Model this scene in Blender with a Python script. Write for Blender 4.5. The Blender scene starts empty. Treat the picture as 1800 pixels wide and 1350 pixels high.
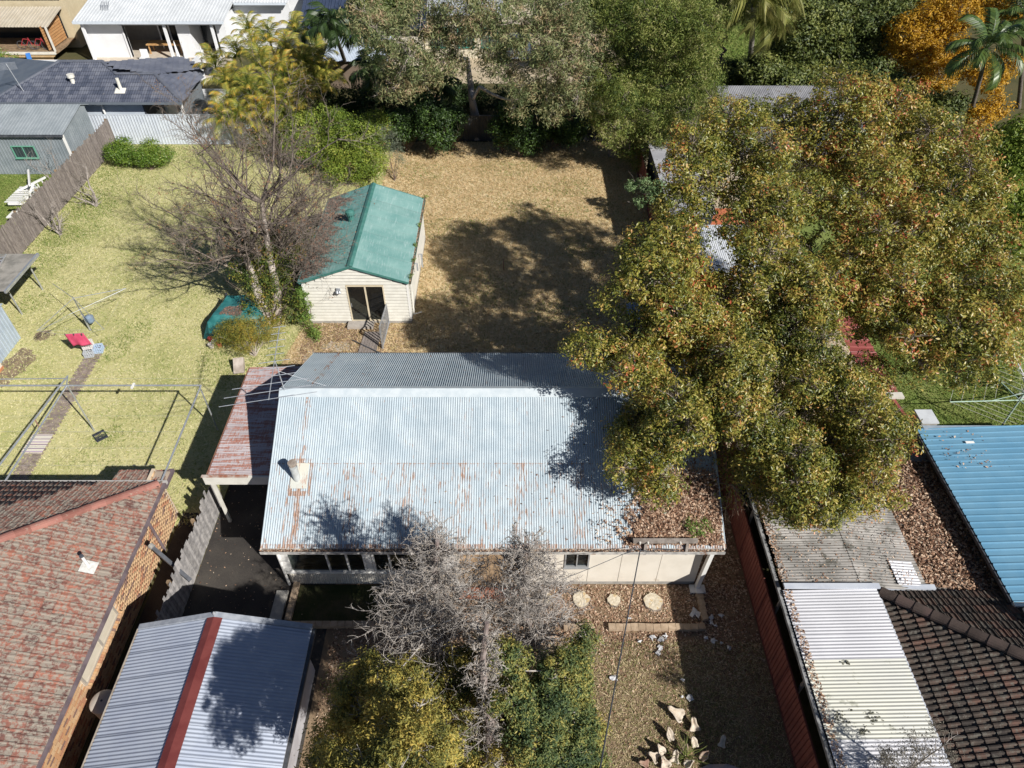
import bpy, math, random
import numpy as np
from mathutils import Vector, Matrix

scene = bpy.context.scene
COL = scene.collection
# ------------------------------------------------------------------ camera
cam_d = bpy.data.cameras.new("camera")
cam_d.sensor_width = 36.0
cam_d.lens = 24.98
cam_d.clip_end = 1500
cam = bpy.data.objects.new("camera", cam_d)
COL.objects.link(cam)
cam.location = (0, 0, 22)
cam.rotation_euler = (math.radians(90 - 43.7), 0, 0)
scene.camera = cam
CAM = Vector((0, 0, 22))
# ------------------------------------------------------------------ sky and sun
world = bpy.data.worlds.new("World")
scene.world = world
world.use_nodes = True
wn = world.node_tree.nodes
bg = wn["Background"]
sky = wn.new("ShaderNodeTexSky")
sky.sky_type = 'NISHITA'
sky.sun_disc = False
sky.sun_elevation = math.radians(37)
sky.sun_rotation = math.radians(133)
sky.air_density = 0.7
sky.dust_density = 0.3
sky.ozone_density = 1.6
world.node_tree.links.new(sky.outputs[0], bg.inputs[0])
bg.inputs[1].default_value = 0.05
sun_d = bpy.data.lights.new("sun", 'SUN')
sun_d.energy = 5.0
sun_d.angle = math.radians(0.55)
sun_d.color = (1.0, 0.965, 0.90)
sun = bpy.data.objects.new("sun", sun_d)
COL.objects.link(sun)
tosun = Vector((0.731 * math.cos(math.radians(37)), -0.682 * math.cos(math.radians(37)), math.sin(math.radians(37))))
sun.rotation_euler = tosun.to_track_quat('Z', 'Y').to_euler()
sun.location = tosun * 60
scene.view_settings.view_transform = 'Standard'
scene.view_settings.look = 'None'
scene.view_settings.gamma = 1
scene.view_settings.use_curve_mapping = False
scene.view_settings.exposure = 0.36

# ------------------------------------------------------------------ materials
MATS = {}
def ramp(nt, fac, cols, interp='LINEAR', pos=None):
    r = nt.nodes.new("ShaderNodeValToRGB")
    r.color_ramp.interpolation = interp
    els = r.color_ramp.elements
    n = len(cols)
    ps = pos or [i / max(1, n - 1) for i in range(n)]
    els[0].position = ps[0]; els[0].color = (*cols[0], 1)
    els[1].position = ps[-1]; els[1].color = (*cols[-1], 1)
    for i in range(1, n - 1):
        e = els.new(ps[i]); e.color = (*cols[i], 1)
    nt.links.new(fac, r.inputs[0])
    return r.outputs[0]

def new_mat(name):
    m = bpy.data.materials.new(name)
    m.use_nodes = True
    nt = m.node_tree
    return m, nt, nt.nodes["Principled BSDF"]

def position(nt, stretch=(1, 1, 1)):
    g = nt.nodes.new("ShaderNodeNewGeometry")
    mp = nt.nodes.new("ShaderNodeMapping")
    mp.inputs['Scale'].default_value = stretch
    nt.links.new(g.outputs['Position'], mp.inputs[0])
    return mp.outputs[0]

def noise(nt, vec, scale, detail=4, rough=0.6):
    n = nt.nodes.new("ShaderNodeTexNoise")
    n.inputs['Scale'].default_value = scale
    n.inputs['Detail'].default_value = detail
    n.inputs['Roughness'].default_value = rough
    nt.links.new(vec, n.inputs['Vector'])
    return n.outputs[0]

def mth(nt, op, a, b=None, c=None):
    n = nt.nodes.new("ShaderNodeMath"); n.operation = op
    for i, v in enumerate((a, b, c)):
        if v is None: continue
        if isinstance(v, (int, float)): n.inputs[i].default_value = v
        else: nt.links.new(v, n.inputs[i])
    return n.outputs[0]

def mix(nt, fac, a, b, mode='MIX'):
    n = nt.nodes.new("ShaderNodeMix"); n.data_type = 'RGBA'; n.blend_type = mode
    for s, v in ((0, fac), (6, a), (7, b)):
        if isinstance(v, (int, float)): n.inputs[s].default_value = v
        elif isinstance(v, tuple): n.inputs[s].default_value = (*v, 1)
        else: nt.links.new(v, n.inputs[s])
    return n.outputs[2]

def smooth(nt, v, a, b):
    n = nt.nodes.new("ShaderNodeMapRange"); n.interpolation_type = 'SMOOTHSTEP'
    nt.links.new(v, n.inputs[0])
    n.inputs[1].default_value = a; n.inputs[2].default_value = b
    return n.outputs[0]

def M(name, c1, c2=None, scale=4, rough=.7, metal=0, bump=0, bscale=None, stretch=(1, 1, 1), orand=0.0,
      lo=.35, hi=.65, c3=None, s3=1.0, t3=.62, spec=.4):
    """procedural paint / wood / metal: two tones by noise, a third in patches, small change from object to object"""
    if name in MATS: return MATS[name]
    m, nt, b = new_mat(name)
    vec = position(nt, stretch)
    n1 = noise(nt, vec, scale)
    c2 = c2 or tuple(min(1, x * 1.12) for x in c1)
    col = mix(nt, smooth(nt, n1, lo, hi), c1, c2)
    if c3:
        n3 = noise(nt, vec, s3, 6, .65)
        col = mix(nt, smooth(nt, n3, t3, t3 + .06), col, c3)
    if orand:
        oi = nt.nodes.new("ShaderNodeObjectInfo")
        k = mth(nt, 'MULTIPLY_ADD', oi.outputs['Random'], 2 * orand, 1 - orand)
        hsv = nt.nodes.new("ShaderNodeHueSaturation")
        nt.links.new(k, hsv.inputs['Value']); nt.links.new(col, hsv.inputs['Color'])
        col = hsv.outputs[0]
    nt.links.new(col, b.inputs['Base Color'])
    b.inputs['Roughness'].default_value = rough
    b.inputs['Metallic'].default_value = metal
    b.inputs['Specular IOR Level'].default_value = spec
    if bump:
        bp = nt.nodes.new("ShaderNodeBump"); bp.inputs['Strength'].default_value = bump
        bp.inputs['Distance'].default_value = .02
        nt.links.new(noise(nt, vec, bscale or scale * 6, 3), bp.inputs['Height'])
        nt.links.new(bp.outputs[0], b.inputs['Normal'])
    MATS[name] = m
    return m

def leaf_mat(name, cols, rough=.5, trans=.28, pos=None, shift=.22, spec=.35, nscale=.45):
    """cols run along a ramp picked by the per-leaf attribute 'rnd', drifting slowly through space"""
    if name in MATS: return MATS[name]
    m, nt, b = new_mat(name)
    at = nt.nodes.new("ShaderNodeAttribute"); at.attribute_name = 'rnd'
    n = noise(nt, position(nt), nscale, 3)
    f = mth(nt, 'ADD', at.outputs['Fac'], mth(nt, 'MULTIPLY', mth(nt, 'SUBTRACT', n, .5), shift * 4))
    col = ramp(nt, f, cols, pos=pos)
    nt.links.new(col, b.inputs['Base Color'])
    b.inputs['Roughness'].default_value = rough
    b.inputs['Specular IOR Level'].default_value = spec
    tr = nt.nodes.new("ShaderNodeBsdfTranslucent")
    nt.links.new(col, tr.inputs[0])
    ms = nt.nodes.new("ShaderNodeMixShader"); ms.inputs[0].default_value = trans
    nt.links.new(b.outputs[0], ms.inputs[1]); nt.links.new(tr.outputs[0], ms.inputs[2])
    nt.links.new(ms.outputs[0], nt.nodes["Material Output"].inputs[0])
    MATS[name] = m
    return m

def glass(name, tint=(.02, .025, .03), clear=.7):
    if name in MATS: return MATS[name]
    m, nt, b = new_mat(name)
    b.inputs['Base Color'].default_value = (*tint, 1)
    b.inputs['Roughness'].default_value = .04
    b.inputs['Specular IOR Level'].default_value = .8
    t = nt.nodes.new("ShaderNodeBsdfTransparent"); t.inputs[0].default_value = (.85, .9, .9, 1)
    ms = nt.nodes.new("ShaderNodeMixShader"); ms.inputs[0].default_value = clear
    nt.links.new(b.outputs[0], ms.inputs[1]); nt.links.new(t.outputs[0], ms.inputs[2])
    nt.links.new(ms.outputs[0], nt.nodes["Material Output"].inputs[0])
    MATS[name] = m
    return m

def rusty(name, base, base2, rust=(.24, .075, .03), thr=.62, stretch=(6, .45, .45), extra=None, metal=.0, rough=.45, base_scale=1.5, orand=.05, dirt=None):
    """painted or galvanised iron sheet with rust that runs down the slope; extra(nt) gives a mask added to the noise"""
    if name in MATS: return MATS[name]
    m, nt, b = new_mat(name)
    vec = position(nt, stretch)
    n1 = noise(nt, vec, 1.6, 8, .72)
    n2 = noise(nt, position(nt, (22, 3, 3)), 1.0, 3, .6)
    f = mth(nt, 'ADD', n1, mth(nt, 'MULTIPLY', mth(nt, 'SUBTRACT', n2, .5), .35))
    if extra: f = mth(nt, 'ADD', f, extra(nt))
    mask = smooth(nt, f, thr, thr + .09)
    mask = mth(nt, 'MULTIPLY', mask, mth(nt, 'MULTIPLY_ADD', noise(nt, position(nt, (40, 9, 9)), 1.0, 3, .7), 1.1, .25))
    nb = noise(nt, position(nt), base_scale, 5)
    col = mix(nt, smooth(nt, nb, .3, .7), base, base2)
    if dirt:
        nd = noise(nt, position(nt, (9, 1, 1)), 1.5, 6, .7)
        col = mix(nt, mth(nt, 'MULTIPLY', smooth(nt, nd, .5, .75), .6), col, dirt)
    oi = nt.nodes.new("ShaderNodeObjectInfo")
    hsv = nt.nodes.new("ShaderNodeHueSaturation")
    nt.links.new(mth(nt, 'MULTIPLY_ADD', oi.outputs['Random'], 2 * orand, 1 - orand), hsv.inputs['Value'])
    nt.links.new(col, hsv.inputs['Color'])
    rc = mix(nt, noise(nt, position(nt), 14, 2), rust, tuple(min(.5, x * 1.9 + .04) for x in rust))
    col = mix(nt, mask, hsv.outputs[0], rc)
    nt.links.new(col, b.inputs['Base Color'])
    b.inputs['Metallic'].default_value = metal
    nt.links.new(mth(nt, 'MULTIPLY_ADD', mask, .45, rough), b.inputs['Roughness'])
    MATS[name] = m
    return m

# ------------------------------------------------------------------ mesh helpers
ORG = {}
def link(o, parent=None):
    COL.objects.link(o)
    if parent is not None: o.parent = parent
    return o

def T(name, label, cat, loc, group=None):
    """Empty at a thing's base that parents its parts"""
    o = bpy.data.objects.new(name, None)
    o.empty_display_size = .3
    o.location = loc
    COL.objects.link(o)
    o['label'] = label; o['category'] = cat
    if group: o['group'] = group
    ORG[o.name] = Vector(loc)
    return o

def tag(o, label=None, cat=None, group=None, kind=None):
    if label: o['label'] = label
    if cat: o['category'] = cat
    if group: o['group'] = group
    if kind: o['kind'] = kind
    return o

def np_mesh(name, V, F, mat, parent=None, attr=None, org=None, smooth_=False):
    """V (N,3) world coordinates, F (M,k) faces of one size"""
    V = np.asarray(V, dtype=np.float32); F = np.asarray(F, dtype=np.int32)
    if parent is not None: off = ORG[parent.name]
    else: off = Vector(org) if org is not None else Vector((0, 0, 0))
    me = bpy.data.meshes.new(name)
    k = F.shape[1]
    me.vertices.add(len(V)); me.vertices.foreach_set('co', (V - np.array(off, dtype=np.float32)).ravel())
    me.loops.add(F.size); me.loops.foreach_set('vertex_index', F.ravel())
    me.polygons.add(len(F))
    me.polygons.foreach_set('loop_start', np.arange(0, F.size, k, dtype=np.int32))
    me.polygons.foreach_set('loop_total', np.full(len(F), k, dtype=np.int32))
    if smooth_: me.polygons.foreach_set('use_smooth', np.ones(len(F), dtype=bool))
    me.update(calc_edges=True)
    if attr is not None:
        a = me.attributes.new('rnd', 'FLOAT', 'FACE'); a.data.foreach_set('value', np.asarray(attr, dtype=np.float32))
    me.materials.append(mat)
    o = bpy.data.objects.new(name, me)
    link(o, parent)
    if parent is None: o.location = off
    ORG[o.name] = off
    return o

class MB:
    """collects solids and builds them as ONE mesh object"""
    def __init__(s): s.v = []; s.f = []
    def add(s, vs, fs):
        n = len(s.v); s.v += [tuple(p) for p in vs]; s.f += [tuple(i + n for i in f) for f in fs]; return s
    def box(s, x0, x1, y0, y1, z0, z1):
        return s.add([(x0, y0, z0), (x1, y0, z0), (x1, y1, z0), (x0, y1, z0), (x0, y0, z1), (x1, y0, z1), (x1, y1, z1), (x0, y1, z1)],
                     [(0, 3, 2, 1), (4, 5, 6, 7), (0, 1, 5, 4), (1, 2, 6, 5), (2, 3, 7, 6), (3, 0, 4, 7)])
    def beam(s, a, b, w, h, up=(0, 0, 1)):
        a = Vector(a); b = Vector(b); d = (b - a).normalized(); u = Vector(up)
        if abs(d.dot(u)) > .98: u = Vector((0, 1, 0))
        r = d.cross(u).normalized() * (w / 2); t = r.cross(d).normalized() * (h / 2)
        vs = [a - r - t, a + r - t, a + r + t, a - r + t, b - r - t, b + r - t, b + r + t, b - r + t]
        return s.add(vs, [(0, 3, 2, 1), (4, 5, 6, 7), (0, 1, 5, 4), (1, 2, 6, 5), (2, 3, 7, 6), (3, 0, 4, 7)])
    def tube(s, pts, rad, n=8, cap=True):
        pts = [Vector(p) for p in pts]
        if not hasattr(rad, '__len__'): rad = [rad] * len(pts)
        base = len(s.v); prev = None
        for i, p in enumerate(pts):
            d = (pts[min(i + 1, len(pts) - 1)] - pts[max(i - 1, 0)]).normalized()
            if prev is None:
                u = Vector((0, 0, 1)) if abs(d.z) < .9 else Vector((1, 0, 0))
                r = d.cross(u).normalized()
            else: r = (prev - d * prev.dot(d)).normalized()
            prev = r; t = d.cross(r)
            for k in range(n):
                a = 2 * math.pi * k / n
                s.v.append(tuple(p + (r * math.cos(a) + t * math.sin(a)) * rad[i]))
        for i in range(len(pts) - 1):
            for k in range(n):
                a = base + i * n + k; b = base + i * n + (k + 1) % n
                s.f.append((a, b, b + n, a + n))
        if cap:
            s.f.append(tuple(base + k for k in reversed(range(n))))
            e = base + (len(pts) - 1) * n
            s.f.append(tuple(e + k for k in range(n)))
        return s
    def lathe(s, c, prof, n=20):
        """prof: (radius, z) from bottom to top about the vertical through c"""
        base = len(s.v)
        for r, z in prof:
            for k in range(n):
                a = 2 * math.pi * k / n
                s.v.append((c[0] + r * math.cos(a), c[1] + r * math.sin(a), c[2] + z))
        for i in range(len(prof) - 1):
            for k in range(n):
                a = base + i * n + k; b = base + i * n + (k + 1) % n
                s.f.append((a, b, b + n, a + n))
        s.f.append(tuple(base + (len(prof) - 1) * n + k for k in range(n)))
        s.f.append(tuple(base + k for k in reversed(range(n))))
        return s
    def prism(s, pts, axis, a, b):
        """polygon pts (2-D) pushed along axis 'x', 'y' or 'z' from a to b"""
        def q(p, t): return {'x': (t, p[0], p[1]), 'y': (p[0], t, p[1]), 'z': (p[0], p[1], t)}[axis]
        n = len(pts)
        vs = [q(p, a) for p in pts] + [q(p, b) for p in pts]
        return s.add(vs, [tuple(range(n)), tuple(reversed(range(n, 2 * n)))] + [(i, i + n, (i + 1) % n + n, (i + 1) % n) for i in range(n)])
    def quad(s, *p): return s.add(p, [tuple(range(len(p)))])
    def slab(s, pts, t):
        """any planar polygon given thickness t downwards"""
        n = len(pts)
        return s.add(list(pts) + [(p[0], p[1], p[2] - t) for p in pts],
                     [tuple(range(n)), tuple(reversed(range(n, 2 * n)))] + [(i, i + n, (i + 1) % n + n, (i + 1) % n) for i in range(n)])
    def build(s, name, mat, parent=None, smooth_=False, kind=None, label=None, bevel=0):
        if parent is not None: off = ORG[parent.name]
        else:
            xs = [p[0] for p in s.v]; ys = [p[1] for p in s.v]
            off = Vector(((min(xs) + max(xs)) / 2, (min(ys) + max(ys)) / 2, min(p[2] for p in s.v)))
        me = bpy.data.meshes.new(name)
        me.from_pydata([(p[0] - off.x, p[1] - off.y, p[2] - off.z) for p in s.v], [], s.f)
        me.materials.append(mat)
        if smooth_:
            me.polygons.foreach_set('use_smooth', [True] * len(me.polygons))
        me.update()
        import bmesh
        bm = bmesh.new(); bm.from_mesh(me)
        bmesh.ops.recalc_face_normals(bm, faces=bm.faces)
        bm.to_mesh(me); bm.free()
        if smooth_:
            try: me.set_sharp_from_angle(angle=math.radians(40))
            except Exception: pass
        o = bpy.data.objects.new(name, me)
        link(o, parent)
        if parent is None: o.location = off
        ORG[o.name] = off
        if kind: o['kind'] = kind
        if label: o['label'] = label
        if bevel:
            md = o.modifiers.new('bevel', 'BEVEL'); md.width = bevel; md.segments = 2; md.limit_method = 'ANGLE'
        return o

def box(name, x0, x1, y0, y1, z0, z1, mat, parent=None, **k):
    return MB().box(x0, x1, y0, y1, z0, z1).build(name, mat, parent, **k)

def piece(name, me, parent, mtx):
    """one more object on a shared mesh; mtx in world coordinates"""
    o = bpy.data.objects.new(name, me)
    link(o, parent)
    off = ORG[parent.name]
    o.matrix_local = Matrix.Translation(-off) @ mtx
    return o

def frame(o, x, y):
    x = Vector(x).normalized(); y = Vector(y).normalized(); z = x.cross(y).normalized(); y = z.cross(x)
    m = Matrix((x, y, z)).transposed().to_4x4(); m.translation = Vector(o)
    return m

def local_mesh(name, vs, fs, mat, smooth_=False):
    me = bpy.data.meshes.new(name); me.from_pydata(vs, [], fs); me.materials.append(mat)
    if smooth_: me.polygons.foreach_set('use_smooth', [True] * len(me.polygons))
    me.update(); return me

def corr_mesh(name, w, L, mat, pitch=.076, amp=.009, steps=6, kind='sine', rows=1, sag=0):
    """sheet of corrugated (sine) or ribbed (trapezoid) iron, X across, Y along the ribs, 1 mm under-face omitted"""
    xs = []
    if kind == 'sine':
        n = max(2, round(w / pitch * steps))
        for i in range(n + 1):
            x = w * i / n; xs.append((x, amp * math.sin(2 * math.pi * x / pitch)))
    else:
        k = 0
        while k * pitch < w - 1e-6:
            x0 = k * pitch
            for fx, fz in ((0, 0), (.06, 1), (.17, 1), (.23, 0)):
                if x0 + fx * pitch <= w: xs.append((x0 + fx * pitch, amp * 2 * fz))
            k += 1
        xs.append((w, 0))
    vs = []; fs = []
    for j in range(rows + 1):
        y = L * j / rows
        vs += [(x, y, z) for x, z in xs]
    n = len(xs)
    for j in range(rows):
        for i in range(n - 1):
            a = j * n + i; fs.append((a, a + 1, a + n + 1, a + n))
    return local_mesh(name, vs, fs, mat, kind == 'sine')

def sheets(parent, name, mat, O, U, W, V, L, sw=.762, rng=None, **k):
    """cover a rectangle (corner O, across U by W, down/up V by L) with separate lapped sheets"""
    n = max(1, round(W / sw)); w = W / n
    me = corr_mesh(name, w + .03, L, mat, **k)
    U = Vector(U).normalized(); V = Vector(V).normalized(); N = U.cross(V).normalized()
    r = rng or random.Random(5)
    for i in range(n):
        o = Vector(O) + U * (w * i) + N * (.003 * (i % 2) + r.uniform(0, .002))
        piece(name, me, parent, frame(o, U + N * r.uniform(-.002, .002), V))

def merge_pieces(name, me, mats, parent, mat):
    """far or surplus pieces joined into one stuff part"""
    vs = np.empty(len(me.vertices) * 3, dtype=np.float32); me.vertices.foreach_get('co', vs); vs = vs.reshape(-1, 3)
    fs = [list(p.vertices) for p in me.polygons]
    k = max(len(f) for f in fs)
    fs = [f for f in fs]
    V = []; 
    A = np.array([np.array(m) for m in mats])
    V = np.einsum('nij,vj->nvi', A[:, :3, :3], vs) + A[:, None, :3, 3]
    n = len(vs)
    tri = []
    for f in fs:
        if len(f) == 3: tri.append(f)
        else:
            for i in range(1, len(f) - 1): tri.append([f[0], f[i], f[i + 1]])
    tri = np.array(tri)
    F = (tri[None] + (np.arange(len(A)) * n)[:, None, None]).reshape(-1, 3)
    o = np_mesh(name, V.reshape(-1, 3), F, mat, parent, attr=np.repeat(np.random.RandomState(3).rand(len(A)), len(tri)))
    o['kind'] = 'stuff'
    return o

def project(p):
    dz = p.z - 22; c = .72297; s = .69088
    F = p.y * c - dz * s
    if F < .5: return None
    return (.5 + 24.98 / 36 * p.x / F, .5 - 24.98 / 27 * (p.y * s + dz * c) / F)

def lay(parent, name, me, mats, mat, limit=290):
    """first `limit` pieces in view nearest the camera are objects, the rest are one stuff part"""
    vis = []; rest = []
    for m in mats:
        q = project(m.translation)
        (vis if q and -.02 < q[0] < 1.02 and -.02 < q[1] < 1.02 else rest).append(m)
    vis.sort(key=lambda m: (m.translation - CAM).length)
    for m in vis[:limit]: piece(name, me, parent, m)
    rest += vis[limit:]
    if rest: merge_pieces(name + '_field', me, rest, parent, mat)

# ------------------------------------------------------------------ vegetation helpers
def leaves(name, mat, parent, clusters, n, size, sub=.28, per=26, asp=.42, droop=0, seed=0, shell=.55, flat=.5, rbias=0, bent=True):
    """n leaf-sized faces in clumps spread through cluster spheres (x, y, z, r)"""
    R = np.random.RandomState(seed)
    C = np.array(clusters, dtype=float)
    w = C[:, 3] ** 2; w /= w.sum()
    k = max(1, n // per)
    ci = R.choice(len(C), k, p=w)
    d = R.normal(size=(k, 3)); d /= np.linalg.norm(d, axis=1)[:, None]
    rr = C[ci, 3] * (shell + (1.05 - shell) * R.rand(k) ** .6)
    sc = C[ci, :3] + d * rr[:, None] * np.array([1, 1, .8])
    srnd = R.rand(k)
    li = np.repeat(np.arange(k), per)
    off = R.normal(size=(k * per, 3)); off /= np.linalg.norm(off, axis=1)[:, None]
    off *= (sub * 1.5 * R.rand(k * per) ** .5)[:, None] * np.array([1, 1, .75]) * (.5 + 1.0 * R.rand(k))[li][:, None]
    p = sc[li] + off
    if droop: p[:, 2] -= droop * (off[:, 0] ** 2 + off[:, 1] ** 2) / sub
    N = len(p)
    od = off / (np.linalg.norm(off, axis=1)[:, None] + 1e-6)
    nr = R.normal(size=(N, 3)) * (1 - flat) * .8 + od * .75 + d[li] * .25 + np.array([0, 0, flat])
    nr /= np.linalg.norm(nr, axis=1)[:, None]
    a = R.normal(size=(N, 3)); a[:, 2] -= droop * 2
    a -= nr * (a * nr).sum(1)[:, None]; a /= np.linalg.norm(a, axis=1)[:, None]
    b = np.cross(nr, a)
    L = (size * (.6 + .8 * R.rand(N)))[:, None]
    cup = nr * L * .10
    V = np.stack([p + a * L * .5, p + b * L * asp * .5 + cup, p - a * L * .5, p - b * L * asp * .5 + cup], 1).reshape(-1, 3)
    rnd = np.clip(.55 * srnd[li] + .45 * R.rand(N) + rbias, 0, 1)
    if bent:
        F = np.array([[0, 1, 2], [0, 2, 3]])
        F = (F[None] + (np.arange(N) * 4)[:, None, None]).reshape(-1, 3); rnd = np.repeat(rnd, 2)
    else: F = np.arange(N * 4).reshape(-1, 4)
    return np_mesh(name, V, F, mat, parent, attr=rnd)

def segs_mesh(name, S, mat, parent, n=4, kind=None):
    """S rows: p0(3) p1(3) r0 r1 -> thin prisms, all in one mesh"""
    S = np.asarray(S, dtype=float)
    p0, p1, r0, r1 = S[:, :3], S[:, 3:6], S[:, 6], S[:, 7]
    d = p1 - p0; d /= (np.linalg.norm(d, axis=1)[:, None] + 1e-9)
    u = np.where(np.abs(d[:, 2:3]) < .9, np.array([[0, 0, 1.]]), np.array([[1., 0, 0]]))
    r = np.cross(d, u); r /= np.linalg.norm(r, axis=1)[:, None]; t = np.cross(d, r)
    ang = np.arange(n) * 2 * np.pi / n
    ring = r[:, None] * np.cos(ang)[None, :, None] + t[:, None] * np.sin(ang)[None, :, None]
    V = np.concatenate([p0[:, None] + ring * r0[:, None, None], p1[:, None] + ring * r1[:, None, None]], 1).reshape(-1, 3)
    k = np.arange(n); F = np.stack([k, (k + 1) % n, (k + 1) % n + n, k + n], 1)
    F = (F[None] + (np.arange(len(S)) * 2 * n)[:, None, None]).reshape(-1, 4)
    o = np_mesh(name, V, F, mat, parent, smooth_=True)
    if kind: o['kind'] = kind
    return o

def grow(P, D, L, RAD, levels, seed=0):
    """vectorised branching; levels: dicts nseg, wob, up, kids, ang, lr, rr. Returns segment rows and tip points"""
    R = np.random.RandomState(seed)
    P = np.array(P, float); D = np.array(D, float); L = np.array(L, float); RAD = np.array(RAD, float)
    out = []; tips = []
    for lv in levels:
        ns = lv['nseg']; cp, cd, cl, cr = [], [], [], []
        D /= np.linalg.norm(D, axis=1)[:, None]
        p = P.copy(); d = D.copy()
        for s in range(ns):
            d = d + R.normal(size=d.shape) * lv['wob']; d[:, 2] += lv['up']
            d /= np.linalg.norm(d, axis=1)[:, None]
            q = p + d * (L / ns)[:, None]
            ra = RAD * (1 - s / ns * .8); rb = RAD * (1 - (s + 1) / ns * .8)
            out.append(np.concatenate([p, q, ra[:, None], rb[:, None]], 1))
            if lv.get('kids') and s >= lv.get('skip', 1) - 1:
                for _ in range(lv['kids']):
                    m = R.rand(len(p)) < lv.get('prob', 1)
                    side = R.normal(size=d.shape); side -= d * (side * d).sum(1)[:, None]; side /= np.linalg.norm(side, axis=1)[:, None]
                    a = np.radians(lv['ang'] * (.7 + .6 * R.rand(len(p))))[:, None]
                    nd = d * np.cos(a) + side * np.sin(a)
                    f = R.rand(len(p))[:, None]
                    cp.append((p + (q - p) * f)[m]); cd.append(nd[m])
                    cl.append((L * lv['lr'] * (.6 + .7 * R.rand(len(p))) * (1 - .4 * s / ns))[m]); cr.append((rb * lv['rr'])[m])
            p = q
        tips.append(p)
        if not lv.get('kids'): break
        P = np.concatenate(cp); D = np.concatenate(cd); L = np.concatenate(cl); RAD = np.maximum(np.concatenate(cr), lv.get('rmin', .004))
    return np.concatenate(out), np.concatenate(tips)

def skeleton(base, top, r0, clusters, seed=0, lean=.3, extra=6, twig=.9, start=.35):
    """trunk from base to top, limbs that reach every cluster; returns trunk rows, limb rows"""
    R = random.Random(seed)
    base = Vector(base); top = Vector(top)
    nodes = []; trunk = []
    n = 8; prev = base
    for i in range(1, n + 1):
        t = i / n
        p = base.lerp(top, t) + Vector((R.uniform(-1, 1), R.uniform(-1, 1), 0)) * lean * math.sin(t * 3)
        ra = r0 * (1 - .65 * (i - 1) / n); rb = r0 * (1 - .65 * i / n)
        trunk.append([*prev, *p, ra, rb]); prev = p
        if t >= start: nodes.append((p, rb))
    limbs = []
    order = sorted(clusters, key=lambda c: (Vector(c[:3]) - top).length * .4 + (Vector(c[:3]) - base).length * .6)
    for c in order:
        tgt = Vector(c[:3])
        best = min(nodes, key=lambda q: (q[0] - tgt).length + max(0, q[0].z - tgt.z + .3) * 1.5)
        a, ra = best; ra = min(ra * .72, .05 + .035 * (tgt - a).length)
        L = (tgt - a).length; p = a; m = max(2, int(L / .9))
        rb0 = ra
        for i in range(1, m + 1):
            t = i / m
            q = a.lerp(tgt, t) + Vector((R.uniform(-1, 1), R.uniform(-1, 1), R.uniform(-.3, 1))) * .12 * L * math.sin(t * math.pi)
            rb = ra * (1 - .6 * t)
            limbs.append([*p, *q, rb0, max(rb, .02)]); rb0 = max(rb, .02); p = q
            nodes.append((q, max(rb, .02)))
    P = []; D = []; Ls = []; Rd = []
    for c in clusters:
        for _ in range(extra):
            P.append(c[:3]); D.append([R.gauss(0, 1), R.gauss(0, 1), R.gauss(.3, 1)]); Ls.append(c[3] * twig); Rd.append(.022)
    S, tips = grow(P, D, Ls, Rd, [dict(nseg=4, wob=.22, up=.03, kids=1, ang=45, lr=.55, rr=.6), dict(nseg=3, wob=.25, up=.02)], seed)
    return trunk, limbs + S.tolist()

def trunk_tube(name, rows, mat, parent, n=10, flare=1.35):
    pts = [r[:3] for r in rows] + [rows[-1][3:6]]
    rad = [r[6] for r in rows] + [rows[-1][7]]
    rad[0] *= flare
    m = MB().tube(pts, rad, n)
    return m.build(name, mat, parent, smooth_=True)

def tree(name, label, cat, base, top, r0, clusters, lm, n, size, bark, seed=0, group=None, lean=.3, extra=6, start=.35, twig=.9, **kw):
    t = T(name, label, cat, base, group)
    tr, lb = skeleton(base, top, r0, clusters, seed, lean, extra, start=start, twig=twig)
    trunk_tube('trunk', tr, bark, t)
    segs_mesh('branches', lb, bark, t, 5)
    leaves('crown', lm, t, clusters, n, size, seed=seed, **kw)
    return t

def shrub(name, label, cat, base, clusters, lm, n, size, bark, seed=0, group=None, **kw):
    t = T(name, label, cat, base, group)
    P = []; D = []; L = []; Rr = []
    rng = random.Random(seed)
    for c in clusters:
        v = Vector(c[:3]) - Vector(base)
        P.append(base); D.append(list(v)); L.append(v.length + .01); Rr.append(.03)
    S, _ = grow(P, D, L, Rr, [dict(nseg=5, wob=.08, up=0, kids=2, ang=40, lr=.35, rr=.55), dict(nseg=3, wob=.2, up=.05)], seed)
    segs_mesh('stems', S, bark, t, 4)
    leaves('foliage', lm, t, clusters, n, size, seed=seed, **kw)
    return t

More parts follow.
